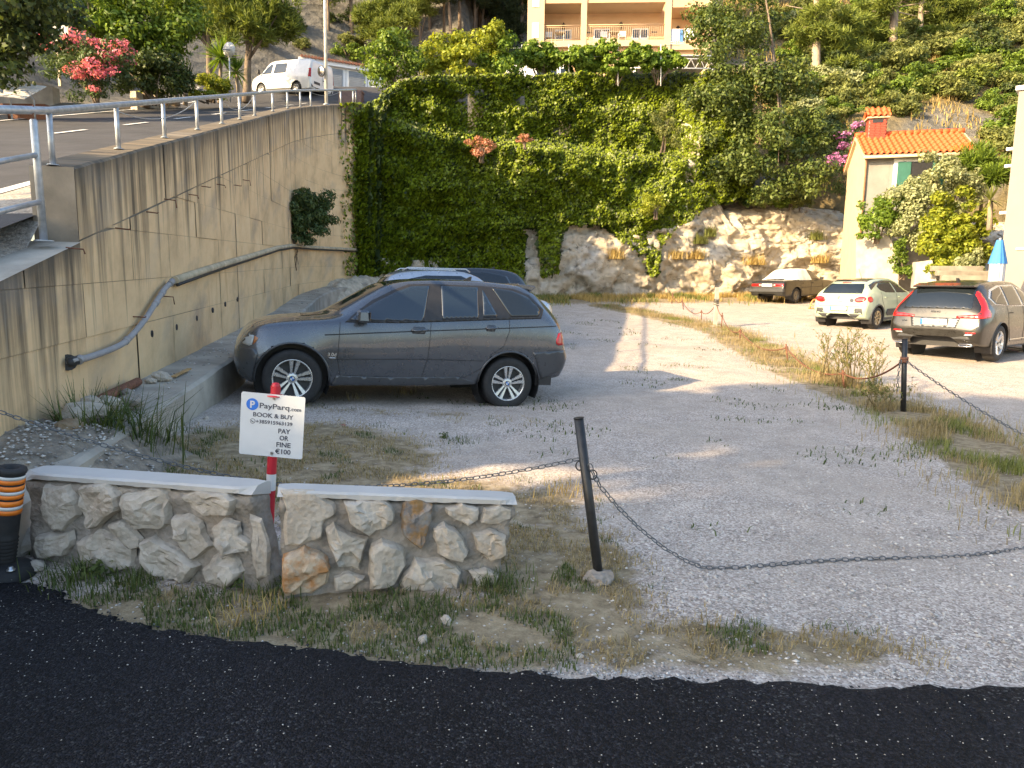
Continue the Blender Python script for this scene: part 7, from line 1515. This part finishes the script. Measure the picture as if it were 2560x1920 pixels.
# curved concrete wall below it
cw = empty('concrete_wall', tuple(at(2190, 700, 28)), label='stained curved concrete wall below the tiled house', cat='wall'); V = []; n_ = 14
for i in range(n_+1):
    px = lerp(2140, 2246, i/n_); ytop = interp([(2140, 592), (2150, 590), (2215, 582), (2228, 600), (2246, 650)], px); Y = lerp(28.2, 27.4, i/n_)
    for y in (ytop, 730): V.append(at(px, y, Y)-cw.location)
    V.append(at(px, ytop, Y)-cw.location+Vector((.1, .5, 0)))
F = [(i*3, i*3+1, (i+1)*3+1, (i+1)*3) for i in range(n_)]+[(i*3+2, i*3, (i+1)*3, (i+1)*3+2) for i in range(n_)]; MB().add(V, F).build('slab', MT['concrete'], cw)
V = [at(2290, 655, 25.9)-cw.location, at(2330, 650, 25.6)-cw.location, at(2345, 720, 25.4)-cw.location, at(2285, 720, 25.9)-cw.location]; V += [v+Vector((.1, .4, 0)) for v in V]; MB().add(V, [(0, 1, 2, 3), (0, 4, 5, 1), (0, 3, 7, 4), (1, 5, 6, 2)]).build('stub_pier', MT['concrete'], cw)
# ---- grey building at the right edge
gA = at(2497, 700, 22); gbz = empty('grey_building', label='pale rendered building with white ledges at the lot edge', cat='building'); mG = frame(None, Vector((.76, -.65, 0))); mG.translation = (gA.x, gA.y, 0); gbz.matrix_world = mG
MT['render_grey'] = simple('pale beige render', (.25, .225, .195), .9, 0, .06, 1, .15, 30, .01)
bxp(gbz, 'wall', 0, 7, 0, 8, .3, 7.6, MT['render_grey']); bxp(gbz, 'upper_wall', .55, 7, .1, 8, 7.6, 9.2, MT['render_grey']); bxp(gbz, 'parapet_cap', -.08, .6, -.08, 8, 7.6, 7.72, MT['white_paint'])
for z, x0 in ((6.1, .55), (4.35, .7), (2.9, .35)): bxp(gbz, 'ledge', x0, 7, -.05, 0, z, z+.05, MT['white_paint'])
bxp(gbz, 'lower_plinth', .85, 7, -.03, 0, .3, 4.2, MT['grey_plaster'])
wf = bxp(gbz, 'window_frame', .72, 1.2, -.04, 0, 6.2, 8.4, MT['shutter']); bxp(wf, 'pane', .78, 1.15, -.05, -.041, 6.25, 8.35, MT['glass'])
for z in (5.4, 5.9, 4.0): bxp(gbz, 'wall_lamp', -.18, 0, .1, .3, z, z+.08, MT['white_paint'])
for k_ in range(2): link('number_ring', MB().tube([(.62+.13*k_+.05*math.cos(a), -.02, 3.02+.09*math.sin(a)) for a in np.linspace(0, 6.283, 15)[:-1]], .012, 5, closed=True).mesh(), MT['white_paint'], gbz)
bxp(gbz, 'meter_box', .72, .84, -.06, 0, 2.0, 2.2, MT['white_paint'])
for x in (.25, .35, .6): link('rebar', MB().tube([(x, .4, 7.6), (x+.04, .4, 9.0 if x < .5 else 10.4)], .018, 5).mesh(), MT['rust'], gbz)
st = empty('stone_steps', tuple(at(2462, 705, 22.3)), label='grey concrete steps climbing between the shrubs and the building', cat='steps')
for k_ in range(6): MB().box((0, .3*k_, -.35+.16*k_), (1.5, .32, .17), Matrix.Rotation(R(-15), 3, 'Z')).build('step', MT['concrete_dark'], st, bevel=.008)
# ---- folded parasol
pp = at(2490, 712, 20.4); po = empty('parasol', (pp.x, pp.y, g(pp.x, pp.y)), label='folded white parasol with a blue top', cat='parasol'); zt = at(2500, 600, 20.4).z-g(pp.x, pp.y); rx = at(2500, 600, 20.4).x-pp.x
link('pole', MB().tube([(0, 0, 0), (rx, 0, zt+.05)], .025, 8).mesh(), MT['white_paint'], po); link('base', MB().lathe([(.3, 0), (.3, .06), (.05, .1)], 20).mesh(), MT['concrete'], po)
def folds(z0, z1, r0, r1, name, mt, n_=26, rows=8):
    V = []; F = []
    for j in range(rows+1):
        t = j/rows; z = lerp(z0, z1, t); r_ = lerp(r0, r1, t)*(1-.35*math.exp(-((z-zt*.30)/.06)**2)); 
        for k_ in range(n_): a = 2*math.pi*k_/n_; q = r_*(1+.22*math.cos(a*6.5*2)); V.append((q*math.cos(a)+rx*z/zt, q*math.sin(a), z))
    for j in range(rows):
        for k_ in range(n_): F.append((j*n_+k_, j*n_+(k_+1) % n_, (j+1)*n_+(k_+1) % n_, (j+1)*n_+k_))
    return link(name, MB().add(V, F, 0, True).mesh(), mt, po)
folds(zt*.10, zt*.34, .30, .17, 'skirt', MT['sign_white']); folds(zt*.33, zt*.76, .16, .17, 'canopy', MT['sign_white'], rows=14); folds(zt*.745, zt, .20, .07, 'top_cover', simple('blue canvas', (.05, .22, .55), .8, 0, .1, 6, .2, 20)); link('strap', MB().tube([(.16*math.cos(a)+rx*.33, .16*math.sin(a), zt*.335) for a in np.linspace(0, 6.283, 15)[:-1]], .012, 5, closed=True).mesh(), MT['badge_blue'], po)
# ---- orange parking hoop and litter
hp_ = ong(2036, 772); hq = empty('parking_barrier', tuple(hp_), label='orange folding parking hoop between the saloon and the hatchback', cat='barrier'); MT['orange_paint'] = simple('faded orange paint', (.75, .22, .06), .5)
link('hoop', MB().tube([(-.17*math.cos(a), .02*math.sin(a*2), .36*math.sin(a)) for a in np.linspace(0, math.pi, 14)], .028, 8).mesh(), MT['orange_paint'], hq); link('crossbar', MB().tube([(-.16, 0, .12), (.16, 0, .12)], .02, 6).mesh(), MT['orange_paint'], hq); link('foot', MB().box((0, 0, .015), (.45, .12, .03)).mesh(), MT['orange_paint'], hq)
p = ong(1885, 738); MB().box((0, 0, .08), (.3, .2, .18)).build('orange_debris', MT['orange_paint'], label='faded orange plastic piece in the dry grass by the cliff', cat='debris').location = p
p = ong(858, 1065); o = MB().add([(-.035, -.02, .004), (.04, -.014, .01), (.035, .02, .002), (-.03, .018, .012), (0, 0, .022)], [(0, 1, 4), (1, 2, 4), (2, 3, 4), (3, 0, 4)]).build('litter', simple('pink wrapper', (.55, .06, .14), .4), label='crumpled pink wrapper on the dry grass', cat='litter'); o.location = p
# ================================================================ grass, weeds, gravel
def blades(name, pts, h_, mat, w_=.006, bend=.5, parent=None, **k):
    P = np.array(pts); n_ = len(P); a = rng.uniform(0, 6.283, n_); hh = np.broadcast_to(h_, (n_,))*rng.uniform(.45, 1.25, n_); b = rng.uniform(.1, 1, n_)*bend; d = np.stack([np.cos(a), np.sin(a), 0*a], 1); s_ = np.stack([-np.sin(a), np.cos(a), 0*a], 1)*w_; up = np.array([[0, 0, 1.]])
    H = hh[:, None]; B = b[:, None]
    V = np.stack([P-s_, P+s_, P+up*H*.55+d*H*B*.35+s_*.8, P+up*H*.55+d*H*B*.35-s_*.8, P+up*H*(1-.35*B)+d*H*B*1.1+s_*.12, P+up*H*(1-.35*B)+d*H*B*1.1-s_*.12], 1).reshape(-1, 3)
    i0 = np.arange(n_)*6; F = np.concatenate([np.stack([i0, i0+1, i0+2, i0+3], 1), np.stack([i0+3, i0+2, i0+4, i0+5], 1)]); return link(name, npmesh(name, V, F), mat, parent, **k)
def road_edge_y(x):
    best = 3.
    for a, b in zip(ep, ep[1:]):
        if a.x <= x <= b.x: best = lerp(a.y, b.y, (x-a.x)/(b.x-a.x)); break
    return best
EX = [(b1l, b1r), (b2l, b2r)]
def ok_spot(x, y):
    if y < road_edge_y(x)+.02: return False
    for a, b in EX:
        t = ((x-a.x)*(b.x-a.x)+(y-a.y)*(b.y-a.y))/((b-a).length_squared)
        if -.02 < t < 1.05:
            yy = lerp(a.y, b.y, t)
            if yy-.05 < y < yy+.18: return False
    return True
G1, D1 = [], []
while len(G1)+len(D1) < 26000:
    x, y = random.uniform(-3.4, 2.6), random.uniform(2.7, 8.6); v = grassy(x, y)
    if random.random() > v*(1.25 if y < 4.6 else .6) or not ok_spot(x, y): continue
    cl = fbm((x*2.3, y*2.3, 9), 1, 3)
    if noise.noise(Vector((x*3.4, y*3.4, 2))) < -.12: continue
    gr_ = cl+(.45 if y < 3.5 and x < .3 else 0)+(.35 if abs(x+2.7) < .9 and y < 5.5 else 0)+(.25 if y < road_edge_y(x)+.22 else 0)
    (G1 if gr_ > .36 else D1).append((x, y, gz(x, y)-.004))
blades('green_grass', G1, .05, MT['grass_green'], .0028, .8, label='short green grass around the stone walls', cat='grass', kind='stuff'); blades('dry_grass', D1, .045, MT['grass_dry'], .0024, 1.3, label='trampled dry grass around the stone walls', cat='grass', kind='stuff')
G2, D2 = [], []
while len(G2)+len(D2) < 26000:
    t = random.random()**.8; 
    i = random.randrange(len(CHAIN_LINE)-1); a, b = CHAIN_LINE[i], CHAIN_LINE[i+1]; f_ = random.random(); x = lerp(a[0], b[0], f_)+random.gauss(0, .36)+.12; y = lerp(a[1], b[1], f_)+random.gauss(0, .3)
    if noise.noise(Vector((x*1.5, y*1.5, 4))) < -.15: continue
    (G2 if fbm((x*1.2, y*1.2, 2), 1, 3) > .12 else D2).append((x, y, gz(x, y)-.004))
blades('green_grass', G2, .11, MT['leaf_olive'], .0032, .7, label='green weeds along the chain fence', cat='grass', kind='stuff'); blades('dry_grass', D2, .13, MT['grass_dry'], .003, .8, label='dry grass along the chain fence', cat='grass', kind='stuff')
D3, G3 = [], []
while len(D3)+len(G3) < 15000:
    x = random.uniform(-4.5, 15); y = Yc(x)-abs(random.gauss(0, 1.1))-.1
    if noise.noise(Vector((x*.9, y*.9, 6))) < -.1: continue
    (G3 if fbm((x*.6, y*.6, 2), 1, 3) > .22 or x < 2.5 and random.random() < .5 else D3).append((x, y, gz(x, y)))
blades('golden_grass', D3, .26, MT['grass_gold'], .007, .6, label='golden dry weeds along the cliff foot', cat='grass', kind='stuff'); blades('green_grass', G3, .26, MT['leaf_olive'], .012, .6, label='green weeds along the cliff foot', cat='grass', kind='stuff')
HG = []
while len(HG) < 9000:
    x, y = random.uniform(9, 34), random.uniform(35, 66)
    if noise.noise(Vector((x*.35, y*.35, 6))) > -.05: HG.append((x, y, hill(x, y)))
blades('golden_grass', HG, .6, MT['grass_gold'], .03, .8, label='dry golden grass between the hillside shrubs', cat='grass', kind='stuff')
# sparse sprigs on the gravel
S3 = []
while len(S3) < 2600:
    x, y = random.uniform(-2.5, 6), random.uniform(4.5, 24)
    if noise.noise(Vector((x*1.1, y*1.1, 12))) > .28 and random.random() < .8: S3.append((x+random.gauss(0, .03), y+random.gauss(0, .03), gz(x, y)))
blades('sparse_weeds', S3, .05, MT['grass_green'], .006, 1.2, label='sparse green sprigs on the gravel lot', cat='grass', kind='stuff')
def tuft(label, p, n_, h_, mat, sp=.12, name='grass_tuft', bend=1.0, w_=.003, group=None):
    o = empty(name, tuple(p), label=label, cat='grass', group=group); blades('blades', [(random.gauss(0, sp), random.gauss(0, sp), 0) for _ in range(n_)], h_, mat, w_, bend, o, kind='stuff'); return o
tuft('tall green grass tuft in front of the wall ledge', onz(285, 1165, .1), 330, .62, MT['grass_green'], .16, bend=.9, w_=.007); tuft('tall grass tuft leaning beside the rubble', onz(228, 1175, .12), 170, .66, MT['grass_green'], .09, bend=.9, w_=.007); tuft('lower grass tuft at the ledge front', onz(355, 1150, .1), 220, .45, MT['grass_green'], .16, bend=.9)
for px, py, lab, n_, h_, mt in ((190, 1450, 'green grass tuft against the left stone wall', 160, .16, 'grass_green'), (330, 1465, 'grass tuft in front of the left stone wall', 140, .13, 'grass_green'), (690, 1480, 'green weed tuft in the gap between the stone walls', 160, .12, 'grass_green'), (1010, 1520, 'low tuft before the right stone wall', 120, .09, 'grass_green'), (1240, 1470, 'tuft at the right end of the stone wall', 160, .13, 'grass_green'), (650, 1540, 'straw coloured grass tuft before the wall gap', 60, .12, 'grass_gold'), (1410, 1230, 'dry grass stalks left of the black post', 70, .16, 'grass_gold'), (1150, 1105, 'small green tuft on the gravel behind the wall', 90, .07, 'grass_green'), (880, 1000, 'thin weeds under the grey SUV sill', 40, .16, 'grass_dry'), (1010, 985, 'weed stalks below the SUV rear door', 40, .2, 'grass_dry'), (1690, 950, 'low weed patch on the lot gravel', 60, .06, 'grass_green')):
    tuft(lab, ong(px, py), int(n_*1.3), h_*.8, MT[mt], .10)
def leafy_weed(px, py, r_, label):
    p = ong(px, py); o = empty('broadleaf_weed', tuple(p), label=label, cat='weed'); P = []; Nn = []
    for _ in range(70): a = random.uniform(0, 6.28); q = r_*random.random()**.5; P.append((q*math.cos(a), q*math.sin(a), r_*.9*random.random())); Nn.append((math.cos(a)*.5, math.sin(a)*.5, 1))
    V, F = leafquads(np.array(P), np.array(Nn), r_*.55, .4, .2); link('leaves', npmesh('leaves', V, F), MT['grass_green'], o); link('stem', MB().tube([(0, 0, -.02), (0, 0, r_*.8)], .005, 5).mesh(), MT['grass_green'], o)
leafy_weed(245, 1440, .10, 'leafy green weed against the left stone wall'); leafy_weed(600, 1465, .06, 'small leafy weed at the broken end of the left wall'); leafy_weed(1110, 1095, .06, 'leafy weed on the gravel behind the right wall')
def fennel(px, py, n_, h_, label):
    p = ong(px, py); o = empty('tall_weed', tuple(p), label=label, cat='weed'); mb = MB(); P = []
    for _ in range(n_):
        a = random.uniform(0, 6.28); e = Vector((math.cos(a)*.35*random.random(), math.sin(a)*.35*random.random(), h_*random.uniform(.6, 1.1))); b = Vector((random.gauss(0, .09), random.gauss(0, .09), 0)); mb.tube([b, b+e*.5+Vector((0, 0, .04)), b+e], [.007, .005, .003], 4)
        for k_ in range(6):
            t = random.uniform(.35, 1); q = b+e*t; d = Vector((random.uniform(-1, 1), random.uniform(-1, 1), .9)).normalized()*random.uniform(.08, .2); mb.tube([q, q+d], .0025, 3)
            for _2 in range(7): P.append(tuple(q+d*random.uniform(.2, 1.1)))
    link('stems', mb.mesh(), MT['grass_dry'], o); V, F = leafquads(np.array(P), rng.normal(0, 1, (len(P), 3)), .055, .2, -.3); link('leaves', npmesh('leaves', V, F), MT['leaf_olive'], o); return o
fennel(2118, 965, 26, .85, 'tall feathery green weed growing at the rope fence'); fennel(2060, 950, 12, .75, 'thin dry stalks left of the feathery weed'); fennel(2180, 985, 12, .75, 'brown dry stalks right of the feathery weed'); fennel(2200, 1030, 10, .4, 'straggly dry weed beside the dark post')
for px, py, Y, r_, lab in ((1545, 640, 30.6, .35, 'golden tuft on the cliff beside the hanging ivy'), (1700, 640, 31.2, .55, 'wide golden tuft on the cliff ledge'), (1760, 640, 31.4, .4, 'golden tuft right on the cliff ledge'), (1905, 655, 31.8, .55, 'golden tuft high above the old saloon'), (2080, 650, 32, .4, 'golden green tuft near the house foot'), (1770, 600, 31.5, .3, 'green tuft on the bare cliff'), (2070, 590, 32.2, .35, 'green tuft near the cliff top'), (1800, 580, 31.5, .25, 'small green tuft on the cliff wall')):
    p = at(px, py, Y); p.y = cliff_y(p.x, p.z)-.15; tuft(lab, p-Vector((0, 0, .1)), 260, .5, MT['grass_gold' if 'golden' in lab else 'leaf_olive'], r_*.5, bend=.9, w_=.012)
for x in np.arange(8.8, 13.8, .55): q = Vector((x, cliff_y(x, ctop(x))+.9, ctop(x))); shrub(q-Vector((0, 0, .1)), random.uniform(.5, .9), random.choice((0, 1, 3)), 'low bush along the top edge of the bare cliff', 'bushes on the cliff top')
# gravel stones
def stones(name, pts, size, mat, label):
    base = np.array([(1, 0, 0), (-1, 0, 0), (0, 1, 0), (0, -1, 0), (0, 0, 1), (0, 0, -1)], float); tri = np.array([(0, 2, 4), (2, 1, 4), (1, 3, 4), (3, 0, 4), (2, 0, 5), (1, 2, 5), (3, 1, 5), (0, 3, 5)]); P = np.array(pts); n_ = len(P)
    s_ = np.broadcast_to(size, (n_,))[:, None, None]*rng.uniform(.5, 1.4, (n_, 1, 1)); V = base[None]*rng.uniform(.6, 1.2, (n_, 6, 1))*np.array([[[1, .8, .5]]]); a = rng.uniform(0, 6.28, n_); c, s2 = np.cos(a), np.sin(a); X = V[..., 0]*c[:, None]-V[..., 1]*s2[:, None]; Yv = V[..., 0]*s2[:, None]+V[..., 1]*c[:, None]; V = np.stack([X, Yv, V[..., 2]], -1)*s_+P[:, None, :]
    F = (tri[None]+np.arange(n_)[:, None, None]*6).reshape(-1, 3); link(name, npmesh(name, V.reshape(-1, 3), F), mat, label=label, cat='gravel', kind='stuff')
n = NT('gravel stones'); ri = n.n('NewGeometry').outputs['Random Per Island']; n.col(n.ramp(ri, [(0, (.20, .185, .17)), (.5, (.42, .39, .36)), (1, (.66, .63, .59))])); n.set(Roughness=.9); MT['gstone'] = n.m
Pg = []
while len(Pg) < 15000:
    y = 2.75+6.5*random.random()**2.2; x = random.uniform(-3.2, .95*y)
    if not ok_spot(x, y): continue
    if grassy(x, y) > .35 and random.random() < .75: continue
    Pg.append((x, y, gz(x, y)+.001))
Pg2 = []
while len(Pg2) < 1300:
    x, y = random.uniform(.3, 4.2), random.uniform(2.8, 5.2)
    if ok_spot(x, y) and noise.noise(Vector((x*1.4, y*1.4, 8))) > -.15: Pg2.append((x, y, gz(x, y)+.002))
stones('gravel', Pg2, .014, MT['gstone'], 'larger pale stones on the gravel near the road')
stones('gravel', Pg, .0085, MT['gstone'], 'loose pale gravel on the lot')
Pg = [(random.uniform(-3.3, 2.6), 0, 0) for _ in range(900)]; Pg = [(x, road_edge_y(x)-abs(random.gauss(0, .45))-.01, .040) for x, _, _ in Pg]; stones('road_grit', Pg, .0038, MT['gstone'], 'pale grit scattered on the fresh asphalt')
Pg = [(p.x+random.gauss(0, .05), p.y-.02-abs(random.gauss(0, .015))+random.gauss(0, .012), .022) for p in dense for _ in range(5)]; stones('asphalt_crumbs', Pg, .009, simple('asphalt crumb', (.014, .014, .016), .6), 'black asphalt crumbs along the road edge')
Pg = []
for _ in range(900): s_ = random.uniform(-4.6, 18); q = wpos(s_, base_at(s_)+.01, random.uniform(.02, .6)*random.random()); Pg.append(tuple(q))
stones('ledge_rubble', Pg, .022, MT['gstone'], 'small rubble lying along the wall ledge')
Pg = [(random.uniform(-4., -2.5), random.uniform(3.9, 5.4)) for _ in range(1100)]; Pg = [(x, y, -.05+g(x, y)+.42*(1-sstep(-3.3, -2.6, x))*sstep(3.5, 4.6, y)*(1-.3*sstep(5.2, 6, y))) for x, y in Pg]; stones('ledge_rubble', Pg, .018, MT['gstone'], 'loose stones on the rubble bank under the chain')
# pale rubble heap at the far wall foot
Vr = []; N1 = 30
for j in range(N1):
    for i in range(N1): a, b = lerp(11.5, 18.5, i/(N1-1)), lerp(-.1, 1.8, j/(N1-1)); q = wpos(a, 0, b); e = sstep(12.5, 15.5, a)*(1-sstep(.3, 1.5, b)); Vr.append((q.x, q.y, g(q.x, q.y)-.1+e*(base_at(a)+.25-g(q.x, q.y))+.16*fbm((q.x*2.6, q.y*2.6, 0), 1, 5)*sstep(12, 14, a)))
link('rubble_heap', npmesh('rubble_heap', Vr, [(j*N1+i, j*N1+i+1, (j+1)*N1+i+1, (j+1)*N1+i) for j in range(N1-1) for i in range(N1-1)], False), simple('pale rubble', (.48, .42, .33), .95, 0, .35, 5, .8, 30, .04, coord='World'), kind='structure')
